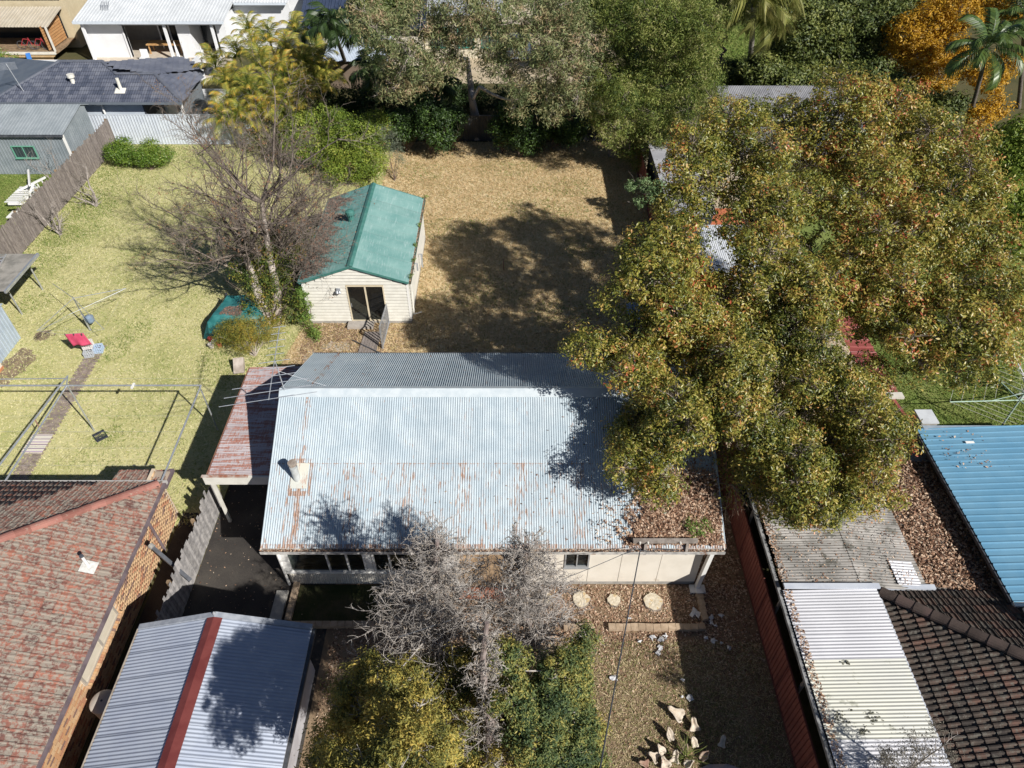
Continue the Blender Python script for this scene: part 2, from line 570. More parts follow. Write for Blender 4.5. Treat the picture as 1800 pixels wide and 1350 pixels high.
FROND = {}
def frond_mesh(key, L, mat, pairs=34, leaf=.5, width=.045, arch=1.0, hang=.5, seed=0, stalk=(.10, .12, .04)):
    if key in FROND: return FROND[key]
    R = random.Random(seed)
    vs = []; fs = []; at = []
    def P(t):
        a = arch * t * 1.5
        return Vector((L * (math.sin(a) / (arch * 1.5)), 0, L * ((math.cos(a) - 1) / (arch * 1.5)) + L * .55 * t))
    n = 12
    for i in range(n):
        a, b = P(i / n), P((i + 1) / n); w = .02 * (1 - i / n) + .006
        k = len(vs)
        vs += [a + Vector((0, -w, 0)), a + Vector((0, w, 0)), b + Vector((0, w * .9, 0)), b + Vector((0, -w * .9, 0)),
               a + Vector((0, 0, -w)), b + Vector((0, 0, -w * .9))]
        fs += [(k, k + 1, k + 2, k + 3), (k + 1, k + 4, k + 5, k + 2), (k + 4, k, k + 3, k + 5)]; at += [.15] * 3
    for i in range(pairs):
        t = .12 + .88 * i / pairs
        o = P(t); d = (P(min(1, t + .02)) - P(t - .02)).normalized()
        l = leaf * (math.sin(math.pi * min(1, .12 + t * .86)) ** .6)
        for s in (-1, 1):
            e = (Vector((0, s, 0)) * 1.0 + d * (.55 + .4 * t) + Vector((0, 0, -hang * R.uniform(.6, 1.3)))).normalized()
            mid = o + e * l * .5 + Vector((0, 0, .04 * l)); end = o + e * l + Vector((0, 0, -hang * l * .45))
            k = len(vs)
            vs += [o - d * width * .5, o + d * width * .5, mid + d * width * .6, mid - d * width * .6, end]
            fs += [(k, k + 1, k + 2, k + 3), (k + 3, k + 2, k + 4)]
            q = R.random() * .6 + .4 * t; at += [q, min(1, q + .1)]
    me = bpy.data.meshes.new('frond'); me.from_pydata(vs, [], fs); me.materials.append(mat); me.update()
    a = me.attributes.new('rnd', 'FLOAT', 'FACE'); a.data.foreach_set('value', at)
    FROND[key] = me
    return me

def palm(name, label, base, top, r, fronds, meshes, bark, seed=0, group=None, tilt=(-10, 70), sc=(.8, 1.1)):
    t = T(name, label, 'palm', base, group)
    R = random.Random(seed)
    b = Vector(base); tp = Vector(top)
    pts = [b.lerp(tp, i / 6) + Vector((math.sin(i * .5) * .08, 0, 0)) for i in range(7)]
    MB().tube(pts, [r * 1.25, r, r, r * .95, r * .9, r * .85, r * 1.1], 10).build('trunk', bark, t, smooth_=True)
    for i in range(fronds):
        az = 2 * math.pi * (i * .382) + R.uniform(-.3, .3)
        el = math.radians(tilt[0] + (tilt[1] - tilt[0]) * (i + .5) / fronds)
        s = R.uniform(*sc)
        m = Matrix.Translation(pts[-1]) @ Matrix.Rotation(az, 4, 'Z') @ Matrix.Rotation(-el, 4, 'Y') @ Matrix.Rotation(R.uniform(-.5, .5), 4, 'X') @ Matrix.Diagonal((s, s, s, 1))
        piece('frond', R.choice(meshes), t, m)
    return t

def in_poly(x, y, poly):
    c = np.zeros(len(x), bool)
    for i in range(len(poly)):
        x1, y1 = poly[i]; x2, y2 = poly[i - 1]
        m = ((y1 > y) != (y2 > y)) & (x < (x2 - x1) * (y - y1) / (y2 - y1 + 1e-12) + x1)
        c ^= m
    return c

def scatter_leaves(name, mat, poly, n, size, seed, z=.02, lift=.02, hfun=None, label=None, parent=None, kind='stuff', asp=.5, tilt=.35, dens=None):
    R = np.random.RandomState(seed)
    xs = [p[0] for p in poly]; ys = [p[1] for p in poly]
    x = R.uniform(min(xs), max(xs), n * 3); y = R.uniform(min(ys), max(ys), n * 3)
    m = in_poly(x, y, poly); x = x[m][:n]; y = y[m][:n]
    if dens is not None:
        m = R.rand(len(x)) < dens(x, y); x = x[m]; y = y[m]
    N = len(x)
    zz = (hfun(x, y) if hfun else np.zeros(N)) + z + R.rand(N) * lift
    p = np.stack([x, y, zz], 1)
    nr = R.normal(size=(N, 3)) * tilt + np.array([0, 0, 1]); nr /= np.linalg.norm(nr, axis=1)[:, None]
    a = R.normal(size=(N, 3)); a -= nr * (a * nr).sum(1)[:, None]; a /= np.linalg.norm(a, axis=1)[:, None]; b = np.cross(nr, a)
    L = (size * (.5 + R.rand(N)))[:, None]
    V = np.stack([p + a * L * .5, p + b * L * asp * .5 + nr * L * .12, p - a * L * .5, p - b * L * asp * .5 + nr * L * .12], 1).reshape(-1, 3)
    F = np.arange(N * 4).reshape(-1, 4)
    o = np_mesh(name, V, F, mat, parent, attr=R.rand(N))
    tag(o, label, None, None, kind)
    return o

def blades(name, mat, poly, n, h, w, seed, label=None, lean=.7, dens=None, z=0):
    """short grass: single-triangle blades, bent over at random"""
    R = np.random.RandomState(seed)
    xs = [p[0] for p in poly]; ys = [p[1] for p in poly]
    x = R.uniform(min(xs), max(xs), n * 2); y = R.uniform(min(ys), max(ys), n * 2)
    m = in_poly(x, y, poly); x = x[m][:n]; y = y[m][:n]
    if dens is not None:
        m = R.rand(len(x)) < dens(x, y); x = x[m]; y = y[m]
    N = len(x)
    p = np.stack([x, y, np.full(N, z)], 1)
    a = R.uniform(0, 2 * np.pi, N); s = np.stack([np.cos(a), np.sin(a), np.zeros(N)], 1) * w * .5
    hh = (h * (.5 + R.rand(N)))[:, None]
    tip = p + np.concatenate([R.normal(size=(N, 2)) * lean, np.ones((N, 1))], 1) * hh
    V = np.stack([p - s, p + s, tip], 1).reshape(-1, 3)
    o = np_mesh(name, V, np.arange(N * 3).reshape(-1, 3), mat, None, attr=R.rand(N))
    tag(o, label, None, None, 'stuff')
    return o

# ================================================================== GROUND
def sheet(name, poly, z, mat, kind='structure'):
    m = MB(); m.quad(*[(x, y, z) for x, y in poly])
    return m.build(name, mat, None, kind=kind)

def grass_ground(name, cols, scale=.5, bump=.5, fine=30):
    m, nt, b = new_mat(name)
    v = position(nt)
    a = noise(nt, v, scale, 6, .62); f = noise(nt, v, fine, 4, .7)
    k = mth(nt, 'ADD', mth(nt, 'MULTIPLY', a, .75), mth(nt, 'MULTIPLY', f, .45))
    col = ramp(nt, k, cols, pos=[.38 + .36 * i / (len(cols) - 1) for i in range(len(cols))])
    nt.links.new(col, b.inputs['Base Color']); b.inputs['Roughness'].default_value = .95
    b.inputs['Specular IOR Level'].default_value = .1
    bp = nt.nodes.new("ShaderNodeBump"); bp.inputs['Strength'].default_value = bump; bp.inputs['Distance'].default_value = .05
    nt.links.new(noise(nt, v, fine * .8, 4, .7), bp.inputs['Height']); nt.links.new(bp.outputs[0], b.inputs['Normal'])
    MATS[name] = m
    return m
g_base = grass_ground('mixed_ground', [(.05, .055, .025), (.09, .085, .04), (.12, .10, .05)])
g_left = grass_ground('lawn_soil', [(.26, .30, .09), (.46, .44, .21), (.56, .52, .28)], .35)
g_dry = grass_ground('dry_lawn_soil', [(.32, .26, .13), (.54, .43, .25), (.64, .53, .33)], .4)
g_front = grass_ground('leaf_strewn_soil', [(.11, .075, .05), (.22, .155, .10), (.31, .23, .15)], .8)
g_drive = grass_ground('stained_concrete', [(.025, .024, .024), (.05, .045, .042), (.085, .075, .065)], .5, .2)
g_green = grass_ground('green_turf', [(.08, .13, .03), (.15, .20, .05), (.25, .26, .09)], .5)
g_pave = grass_ground('cream_paving', [(.33, .27, .18), (.45, .37, .26), (.5, .42, .32)], .7, .2)
sheet('ground', [(-260, -60), (260, -60), (260, 420), (-260, 420)], 0, g_base)
LAWN = [(-27.15, 15.4), (-11.05, 15.4), (-11.05, 22), (-10.2, 27.2), (-10.2, 36), (-8.4, 38), (-8.0, 47), (-27.15, 47)]
DRY = [(-11.05, 21.8), (8.1, 21.0), (8.1, 47.4), (-8.0, 47.4), (-8.4, 38), (-10.2, 36), (-10.2, 27.2)]
sheet('lawn', LAWN, .004, g_left)
sheet('dry_lawn', DRY, .004, g_dry)
sheet('front_yard', [(-6.1, -4), (8.1, -4), (8.1, 21.0), (-6.1, 21.0)], .004, g_front)
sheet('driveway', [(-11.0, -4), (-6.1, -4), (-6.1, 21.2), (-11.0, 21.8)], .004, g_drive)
sheet('neighbour_lawn', [(-48, 30), (-27.25, 30), (-27.25, 47), (-48, 47)], .004, g_green)
sheet('far_lawn', [(10, 55), (32, 55), (32, 100), (10, 100)], .004, g_green)
sheet('side_lawn', [(16.2, 16), (36, 16), (36, 43), (16.2, 43)], .004, g_green)
sheet('paved_yard', [(8.2, 17), (16.1, 17), (16.1, 47), (8.2, 47)], .004, g_pave)
sheet('paved_court', [(-12, 58), (9, 58), (9, 70), (-12, 70)], .004, g_pave)
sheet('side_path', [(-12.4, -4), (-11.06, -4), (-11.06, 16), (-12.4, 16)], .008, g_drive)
sheet('shed_apron', [(-10.1, 24.0), (-6.2, 23.8), (-6.0, 27.3), (-9.9, 27.35)], .008, g_front)
sheet('garden_bed', [(-7.3, 11.5), (-4.0, 11.5), (-4.0, 12.95), (-7.3, 12.95)], .03, grass_ground('bed_growth', [(.02, .03, .012), (.04, .05, .02), (.09, .075, .045)], 1.2))
# bare earth patches and worn dirt
dirt = M('bare_dirt', (.16, .12, .085), (.24, .18, .12), 3, .95, bump=.5)
def patch(cx, cy, rx, ry, z, mat, seed, name='dirt_patch'):
    R = random.Random(seed)
    pts = []
    for i in range(22):
        a = 2 * math.pi * i / 22; k = R.uniform(.75, 1.15)
        pts.append((cx + rx * k * math.cos(a), cy + ry * k * math.sin(a)))
    return sheet(name, pts, z, mat)
patch(-22.9, 24.2, .75, 1.3, .010, dirt, 1)
patch(-22.6, 26.4, .5, .4, .010, dirt, 2)
conc = M('old_concrete', (.30, .26, .21), (.42, .38, .31), 3, .9, bump=.3)
patch(-8.3, 25.6, .75, .38, .014, conc, 3, 'concrete_patch')
patch(-9.4, 24.7, .35, .65, .014, conc, 4, 'concrete_patch')
patch(1.9, 22.7, 1.5, .7, .014, M('grey_slab', (.16, .15, .15), (.26, .25, .25), 3, .9), 6, 'concrete_patch')
patch(-6.9, 24.6, .3, .3, .014, conc, 7, 'concrete_patch')

# grass and litter that nobody could count
def gl(x, y):
    return np.clip(.85 + .3 * np.sin(x * .9) * np.cos(y * .7), .3, 1)
lawn_blade = leaf_mat('lawn_blade', [(.28, .35, .10), (.50, .48, .22), (.66, .61, .34), (.76, .70, .46)], .7, .35, shift=.2, spec=.15)
green_blade = leaf_mat('green_blade', [(.12, .20, .04), (.22, .29, .07), (.35, .37, .13)], .7, .35, shift=.1, spec=.15)
dry_blade = leaf_mat('dry_blade', [(.30, .28, .11), (.56, .41, .22), (.74, .57, .34), (.84, .70, .48)], .7, .4, shift=.07, spec=.15)
litter = leaf_mat('dead_leaf', [(.10, .055, .04), (.24, .13, .085), (.42, .26, .17), (.58, .41, .29), (.70, .56, .43)], .75, .12, shift=.05, spec=.15, nscale=1.5)
blades('lawn_grass', lawn_blade, LAWN, 130000, .055, .05, 1, 'short lawn grass, pale straw and green', 1.6)
FG = [(-27.1, 31), (-24.6, 31), (-23.2, 38), (-19, 43), (-12, 44.5), (-10, 46.9), (-27.1, 46.9)]
blades('shaded_grass', green_blade, FG, 26000, .07, .045, 2, 'greener grass along the paling fence', .8,
       dens=lambda x, y: np.clip(1.2 - np.minimum(np.abs(x + 26.6) / 3.0, np.abs(y - 46.4) / 3.4), .05, 1))
for i, (cx, cy, r) in enumerate([(-25.2, 38.3, 1.4), (-18.9, 25.4, 1.0), (-18.2, 26.6, .8), (-24.2, 29.0, .9), (-16.8, 19.9, .6), (-12.6, 24.6, 2.0), (-25.6, 35.2, 1.2)]):
    blades('green_tuft', green_blade, [(cx + r * math.cos(a), cy + r * math.sin(a)) for a in np.linspace(0, 6.2, 12)], int(500 * r * r), .07, .045, 20 + i, 'patch of greener grass in the lawn', .8)
blades('dry_grass', dry_blade, DRY, 130000, .07, .055, 3, 'short dry straw coloured grass', 1.7)
blades('far_grass', green_blade, [(12, 55), (26, 55), (26, 84), (12, 84)], 30000, .16, .1, 4, 'bright green turf beyond the grey roof', .7)
blades('side_grass', green_blade, [(16.2, 17), (23, 17), (23, 27), (16.2, 27)], 24000, .07, .05, 5, 'green grass under the rotary hoist', .8)
blades('verge_grass', green_blade, [(-34, 34), (-27.3, 34), (-27.3, 42.5), (-34, 42.5)], 14000, .07, .06, 6, 'grass beyond the paling fence', .8)
FRONTY = [(-3.5, 6), (8.05, 6), (8.05, 12.95), (-3.9, 12.95)]
blades('front_grass', leaf_mat('weedy_blade', [(.09, .13, .03), (.30, .27, .12), (.52, .42, .25), (.66, .55, .36)], .7, .2, spec=.15), [(0.5, 6), (8.05, 6), (8.05, 10.9), (0.5, 10.9)], 34000, .05, .03, 7, 'thin dry grass in the front yard', 1.2)
scatter_leaves('fallen_leaves', litter, FRONTY, 38000, .07, 8, .01, .03, label='brown leaf litter on the front yard',
               dens=lambda x, y: np.clip(.08 + .92 * (y - 9.6) / 1.8 + .25 * np.sin(3 * x), .08, 1))
scatter_leaves('side_leaves', litter, [(6.4, 12.5), (8.05, 12.5), (8.05, 21), (6.4, 21)], 6000, .085, 9, .01, .03, label='brown leaf litter between house and fence')
scatter_leaves('drive_leaves', litter, [(-11, 9), (-6, 9), (-6, 21), (-11, 21)], 700, .05, 10, .01, .02, label='scattered leaves on the driveway')
scatter_leaves('yard_leaves', litter, [(-10.2, 23.5), (8, 21.5), (8, 36), (-4.5, 30), (-10, 27.2)], 5000, .07, 11, .03, .03, label='scattered leaves on the dry lawn')
scatter_leaves('apron_leaves', litter, [(-10.3, 23.2), (-4.9, 23.2), (-4.9, 27.2), (-10.2, 27.3)], 5200, .06, 12, .012, .02, label='needle and leaf litter before the small house')
scatter_leaves('patio_leaves', litter, [(8.2, 17), (16, 17), (16, 30), (8.2, 30)], 5000, .09, 13, .012, .02, label='leaf litter on the neighbour\'s paving')

for i, (cx, cy, r) in enumerate([(-3.5, 36, 2.2), (1.5, 38, 2.6), (4, 34, 1.8), (-2, 30, 2.4), (3.5, 41, 2.2), (-6, 43, 2.0), (0, 43.5, 1.8), (2.5, 28, 2.0)]):
    blades('weedy_patch', green_blade, [(cx + r * (1 + .3 * math.sin(a * 3 + i)) * math.cos(a), cy + .6 * r * math.sin(a)) for a in np.linspace(0, 6.2, 16)], int(110 * r * r), .07, .06, 120 + i, 'thin green weeds in the dry grass', 1.2)
# ================================================================== COMMON MATERIALS
white = M('white_paint', (.74, .73, .70), (.80, .79, .77), 2, .5, bump=.05)
offwhite = M('aged_white_paint', (.60, .58, .52), (.70, .68, .62), 2.5, .6, orand=.03)
cream = M('cream_cladding', (.66, .61, .53), (.72, .67, .59), 1.6, .7, orand=.03, c3=(.55, .49, .41), s3=1.1, t3=.66)
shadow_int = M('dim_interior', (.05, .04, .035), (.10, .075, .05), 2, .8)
galv = M('galvanised_steel', (.45, .47, .50), (.58, .60, .63), 6, .38, metal=.6)
darkmetal = M('dark_steel', (.05, .055, .065), (.08, .085, .1), 4, .5)
weathered = M('weathered_timber', (.15, .125, .115), (.27, .235, .215), 5, .9, bump=.4, stretch=(6, 6, .8), orand=.22)
oldtimber = M('brown_timber', (.18, .12, .07), (.30, .21, .13), 4, .85, bump=.3, orand=.12)
pane_m = glass('window_glass')
bark = M('grey_bark', (.16, .13, .105), (.30, .25, .21), 5, .95, bump=.8, stretch=(1, 1, .35))
palebark = M('pale_bark', (.30, .25, .21), (.48, .42, .37), 3, .95, bump=.7, stretch=(1, 1, .3))
deadtwig = M('dead_twig', (.24, .215, .195), (.46, .42, .385), 4, .95)
browntwig = M('brown_twig', (.12, .085, .07), (.22, .16, .13), 4, .95)
concrete = M('concrete_grey', (.28, .27, .25), (.38, .36, .33), 3, .9, bump=.2)

# ================================================================== MAIN HOUSE
EY, EZ, RY, RZ, BY, BZ = 12.5, 2.95, 17.3, 5.22, 21.2, 3.42
XL, XR = -7.87, 6.66
def roofz(x, y):
    return np.where(y < RY, EZ + (y - EY) * (RZ - EZ) / (RY - EY), RZ - (y - RY) * (RZ - BZ) / (BY - RY))
house = T('house', 'long cream house under a pale corrugated iron roof streaked with rust', 'house', (-.6, 17, 0))
box('floor', -7.6, 6.2, 13.06, 20.7, .02, .45, oldtimber, house)
m = MB()
m.box(-7.62, -7.5, 13.05, 20.8, .0, 3.1); m.box(6.16, 6.28, 13.05, 20.8, 0, 3.1)
m.box(-7.5, 6.16, 20.68, 20.8, 0, 3.3)
m.box(-1.95, -1.83, 13.02, 14.3, 0, 3.1); m.box(.5, .6, 13.02, 14.3, 0, 3.1); m.box(-7.5, 6.1, 15.6, 15.7, 0, 3.4)
m.add([(-7.62, 13.05, 3.1), (-7.62, 20.8, 3.3), (-7.62, 17.3, 5.05)], [(0, 1, 2)])
m.add([(6.28, 13.05, 3.1), (6.28, 20.8, 3.3), (6.28, 17.3, 5.05)], [(0, 1, 2)])
m.build('wall', cream, house)
# fibre-cement panels on the right of the front wall
edges = [.6, 1.74, 2.56, 3.62, 4.93, 6.28]
for i, (a, b) in enumerate(zip(edges[:-1], edges[1:])):
    if i == 1:
        box('wall_panel', a + .008, b - .008, 12.97, 13.03, .22, 1.14, cream, house)
        continue
    box('wall_panel', a + .008, b - .008, 12.97, 13.03, .22, 2.9, cream, house)
box('plinth', .6, 6.28, 13.0, 13.06, 0, .2, concrete, house)
def window(parent, x0, x1, y, z0, z1, fm, div=(), face=-1, depth=.09, glassm=None, fr=.05, sill=True):
    """window in a wall parallel to x; frame proud of the wall, pane set back"""
    y0, y1 = (y - depth * .7, y + depth * .3) if face < 0 else (y - depth * .3, y + depth * .7)
    m = MB()
    m.box(x0, x1, y0, y1, z0, z0 + fr); m.box(x0, x1, y0, y1, z1 - fr, z1)
    m.box(x0, x0 + fr, y0 + .002, y1 - .002, z0 + fr, z1 - fr); m.box(x1 - fr, x1, y0 + .002, y1 - .002, z0 + fr, z1 - fr)
    for d in div: m.box(d - fr * .4, d + fr * .4, y0 + .004, y1 - .004, z0 + fr, z1 - fr)
    w = m.build('window', fm, parent)
    gx = [x0 + fr] + [d for d in div] + [x1 - fr]
    for a, b in zip(gx[:-1], gx[1:]):
        box('pane', a + .01, b - .01, y - .006, y + .006, z0 + fr, z1 - fr, glassm or pane_m, w)
    if sill: box('sill', x0 - .04, x1 + .04, y0 - .04, y0 - .002, z0 - .04, z0, fm, w)
    return w
window(house, 1.74, 2.56, 13.0, 1.14, 2.3, M('grey_alloy', (.35, .36, .37), None, 3, .4, metal=.3), (2.15,))
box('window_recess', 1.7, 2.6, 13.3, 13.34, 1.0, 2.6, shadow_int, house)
# sunroom on the left
ap = corr_mesh('apron_sheet', .8, .74, cream, pitch=.076, amp=.008)
for i in range(7):
    piece('apron_sheet', ap, house, frame((-7.55 + i * .79, 13.0, .03), (1, 0, 0), (0, 0, 1)))
box('sill_board', -7.62, -1.9, 12.93, 13.02, .775, .83, white, house)
wx = [-7.36, -6.05, -5.42, -4.88]
window(house, -7.45, -4.85, 12.99, .83, 2.35, white, (-6.1, -5.45), fr=.07, sill=False)
window(house, -4.62, -2.98, 12.99, .83, 2.35, white, (-4.05,), fr=.07, sill=False)
window(house, -2.9, -2.2, 12.99, .83, 2.35, white, (), fr=.06, sill=False)
m = MB(); m.box(-7.62, -7.46, 12.94, 13.04, .77, 2.9); m.box(-4.84, -4.64, 12.94, 13.04, .77, 2.9); m.box(-2.18, -1.84, 12.94, 13.04, .04, 2.9)
m.box(-2.97, -2.91, 12.95, 13.04, .8, 2.9); m.box(-7.4, -2.2, 12.96, 13.03, 2.36, 2.9); m.build('window_post', white, house)
planks = M('sunroom_boards', (.26, .17, .09), (.36, .25, .15), 5, .7, stretch=(.6, 6, 6), orand=.15)
for i in range(9): box('floor_board', -7.45, -1.98, 13.1 + i * .17, 13.26 + i * .17, .46, .475, planks, house)
for i in range(7): box('inner_board', -7.45, -1.98, 15.54, 15.59, .5 + i * .2, .69 + i * .2, planks, house)
# porch recess with brown ribbed door, brick step
dr = corr_mesh('door_rib', 1.3, 2.3, M('tan_curtain', (.35, .26, .17), (.42, .32, .22), 3, .8), pitch=.1, amp=.012)
piece('ribbed_door', dr, house, frame((-1.78, 13.9, .25), (1, 0, 0), (0, 0, 1)))
box('front_door', -.42, .42, 13.85, 13.9, .25, 2.3, M('brown_door', (.13, .075, .045)), house)
red_brick = M('terracotta_brick', (.32, .12, .07), (.42, .18, .11), 6, .85, orand=.18)
for r in range(3):
    for c in range(9): box('step_brick', -1.8 + c * .245, -1.57 + c * .245, 12.66 - r * .12, 12.77 - r * .12, .0, .16, red_brick, house)
# roof iron
def spots(nt):
    """more rust below the sheet lap, and round the old flue"""
    g = nt.nodes.new("ShaderNodeNewGeometry"); sp = nt.nodes.new("ShaderNodeSeparateXYZ")
    nt.links.new(g.outputs['Position'], sp.inputs[0])
    x, y = sp.outputs[0], sp.outputs[1]
    low = mth(nt, 'MULTIPLY', mth(nt, 'LESS_THAN', y, 14.98), .075)
    lap = mth(nt, 'MULTIPLY', mth(nt, 'LESS_THAN', mth(nt, 'ABSOLUTE', mth(nt, 'SUBTRACT', y, 14.96)), .012), .09)
    s = mth(nt, 'FRACT', mth(nt, 'MULTIPLY', mth(nt, 'ADD', x, 7.87), 1 / 1.83))
    seam = mth(nt, 'MULTIPLY', mth(nt, 'LESS_THAN', mth(nt, 'ABSOLUTE', mth(nt, 'SUBTRACT', s, .46)), .12), .05)
    edge = mth(nt, 'MULTIPLY', mth(nt, 'LESS_THAN', y, 12.62), .10)
    fx = mth(nt, 'ABSOLUTE', mth(nt, 'SUBTRACT', x, -6.83)); fy = mth(nt, 'ABSOLUTE', mth(nt, 'SUBTRACT', y, 14.55))
    ring = mth(nt, 'MULTIPLY', mth(nt, 'LESS_THAN', mth(nt, 'ABSOLUTE', mth(nt, 'SUBTRACT', mth(nt, 'MAXIMUM', fx, mth(nt, 'MULTIPLY', fy, .62)), .30)), .045), .13)
    strip = mth(nt, 'MULTIPLY', mth(nt, 'LESS_THAN', mth(nt, 'ABSOLUTE', mth(nt, 'SUBTRACT', x, -6.85)), .09), .10)
    return mth(nt, 'ADD', mth(nt, 'ADD', mth(nt, 'ADD', low, lap), mth(nt, 'ADD', seam, edge)), mth(nt, 'ADD', ring, strip))
iron = rusty('pale_roof_iron', (.36, .43, .48), (.46, .52, .56), rust=(.19, .085, .035), stretch=(13, 1.6, 1.6), thr=.63, extra=spots, rough=.42, orand=.035, dirt=(.28, .33, .38))
fs = Vector((0, RY - EY, RZ - EZ)); bs = Vector((0, BY - RY, BZ - RZ))
lap = .52
sheets(house, 'roof_sheet', iron, (XL, EY, EZ), (1, 0, 0), XR - XL, fs, fs.length * lap + .1, amp=.015)
sheets(house, 'roof_sheet', iron, Vector((XL, EY, EZ + .006)) + fs * lap, (1, 0, 0), XR - XL, fs, fs.length * (1 - lap), amp=.015)
sheets(house, 'roof_sheet', iron, (XL, RY, RZ), (1, 0, 0), XR - XL, bs, bs.length, amp=.024)
rc = M('ridge_metal', (.46, .52, .56), (.54, .59, .62), 3, .45, c3=(.4, .2, .12), s3=1.3, t3=.72)
m = MB()
m.slab([(XL - .01, RY - .27, RZ - .10), (XR + .01, RY - .27, RZ - .10), (XR + .01, RY, RZ + .045), (XL - .01, RY, RZ + .045)], .012)
m.slab([(XL - .01, RY + .002, RZ + .045), (XR + .01, RY + .002, RZ + .045), (XR + .01, RY + .22, RZ - .07), (XL - .01, RY + .22, RZ - .07)], .012)
m.build('ridge_cap', rc, house)
for x in (XL, XR - .03):
    MB().beam((x + .015, EY, EZ - .09), (x + .015, RY, RZ - .09), .03, .16).beam((x + .015, RY, RZ - .09), (x + .015, BY, BZ - .09), .03, .16).build('barge_board', offwhite, house)
m = MB(); m.box(XL, XR, EY - .12, EY - .108, EZ - .16, EZ - .03); m.box(XL, XR, EY - .108, EY + .02, EZ - .16, EZ - .148); m.box(XL, XR, EY + .02, EY + .035, EZ - .16, EZ - .05)
m.build('gutter', M('gutter_metal', (.30, .29, .28), (.55, .53, .50), 5, .6, c3=(.2, .1, .06), s3=2, t3=.6), house)
m = MB(); m.box(XL, XR, BY - .02, BY + .1, BZ - .14, BZ - .04); m.build('rear_gutter', darkmetal, house)
box('fascia', XL + .03, XR - .03, EY + .04, EY + .06, EZ - .24, EZ - .04, white, house)
box('soffit', XL + .04, XR - .04, EY + .06, 13.0, EZ - .27, EZ - .245, cream, house)
m = MB(); m.beam((6.34, 12.82, .12), (6.42, 12.72, 2.7), .13, .16); m.box(6.1, 6.62, 12.62, 12.92, 0, .1); m.box(6.28, 6.5, 12.55, 12.8, .1, .2)
m.build('corner_post', white, house)
m = MB(); m.tube([(-7.55, 12.9, 2.7), (-7.7, 12.9, 2.5), (-7.66, 12.93, 2.3), (-7.66, 12.93, .1)], .045, 8); m.build('downpipe', white, house)
scatter_leaves('gutter_leaves', litter, [(XL, EY - .1), (XR, EY - .1), (XR, EY + .06), (XL, EY + .06)], 3500, .06, 31, EZ - .12, .07, label='leaves clogging the gutter', parent=house)
# flue
fl = MB(); fl.tube([(-6.95, 14.5, 3.85), (-6.95, 14.5, 4.48)], .115, 16); fl.tube([(-6.95, 14.5, 4.48), (-6.95, 14.5, 4.51)], .13, 16)
fo = fl.build('flue', M('old_flue', (.55, .58, .58), (.45, .46, .45), 5, .5, metal=.2), house, smooth_=True)
cp = MB(); cp.tube([(-6.95, 14.5, 4.62), (-6.95, 14.5, 4.72)], .14, 16); cp.build('cowl', M('rusty_cowl', (.22, .17, .14), (.38, .33, .28), 6, .8), fo)
cs = MB(); [cs.beam((-6.95 + .13 * math.cos(a), 14.5 + .13 * math.sin(a), 4.45), (-6.95 + .13 * math.cos(a), 14.5 + .13 * math.sin(a), 4.65), .015, .015) for a in (0, 2.1, 4.2)]; cs.build('cowl_strap', galv, fo)
fl = MB(); fl.slab([(-7.15, 14.2, 3.79), (-6.6, 14.2, 3.79), (-6.6, 14.95, 4.15), (-7.15, 14.95, 4.15)], .01); fl.build('flashing', rusty('flashing_iron', (.52, .54, .50), (.60, .58, .50), thr=.56, stretch=(9, 1.2, 1.2)), fo)
# antenna
t = T('antenna', 'television antenna with long thin elements on the left end of the iron roof ridge', 'antenna', (-7.7, 17.25, 5.1))
MB().tube([(-7.7, 17.25, 5.1), (-7.72, 17.25, 6.55)], .02, 8).build('mast', galv, t)
MB().tube([(-7.55, 15.6, 6.42), (-7.95, 18.9, 6.62)], .016, 8).build('boom', galv, t)
for i in range(11):
    k = i / 10; c = Vector((-7.55, 15.6, 6.44)).lerp(Vector((-7.95, 18.9, 6.64)), k)
    L = [1.5, 1.4, 1.2, .75, .7, .5, .3, .28, .26, .24, .22][i]; d = Vector((.96, .22, 0)) * L
    MB().tube([c - d, c + d], .011, 6).build('element', galv, t)
MB().tube([(-7.7, 17.25, 6.1), (-6.4, 17.6, 5.1)], .006, 5).build('stay_wire', galv, t)
# service bracket at the gutter and the cables
t = T('service_bracket', 'weathered timber service bracket standing at the gutter beside the heap of leaves', 'bracket', (4.8, 12.6, 2.9))
wt = M('greyed_beam', (.20, .17, .15), (.33, .29, .26), 5, .9, bump=.3)
box('beam', 3.75, 5.75, 12.5, 12.6, 3.22, 3.36, wt, t)
for x in (4.15, 5.45): MB().beam((x, 12.55, 3.22), (x, 12.42, 2.75), .08, .08).build('leg', wt, t)
for x in (3.95, 4.2, 5.2): MB().tube([(x, 12.5, 3.29), (x, 12.42, 3.29)], [.04, .025], 8).build('insulator', M('porcelain', (.5, .48, .44)), t)
MB().tube([(3.8, 12.45, 3.2), (4.0, 12.35, 3.05), (4.3, 12.4, 2.95), (4.5, 12.38, 3.1), (5.2, 12.4, 2.98)], .012, 6).build('cable_loop', darkmetal, t)
def cable(name, pts, sag, r, label, mat):
    a, b = Vector(pts[0]), Vector(pts[1])
    P_ = [a.lerp(b, i / 24) - Vector((0, 0, sag * 4 * (i / 24) * (1 - i / 24))) for i in range(25)]
    o = MB().tube(P_, r, 6).build(name, mat, None); tag(o, label, 'cable'); return o
cable('service_cable', [(3.98, 12.4, 3.1), (1.57, 4.29, 6.5)], .25, .018, 'black overhead cable running from the service bracket down over the front yard', darkmetal)
cable('thin_cable', [(3.9, 12.4, 3.15), (-2.53, 7.54, 7)], .2, .010, 'thin cable crossing the cream wall towards the grey dead tree', darkmetal)

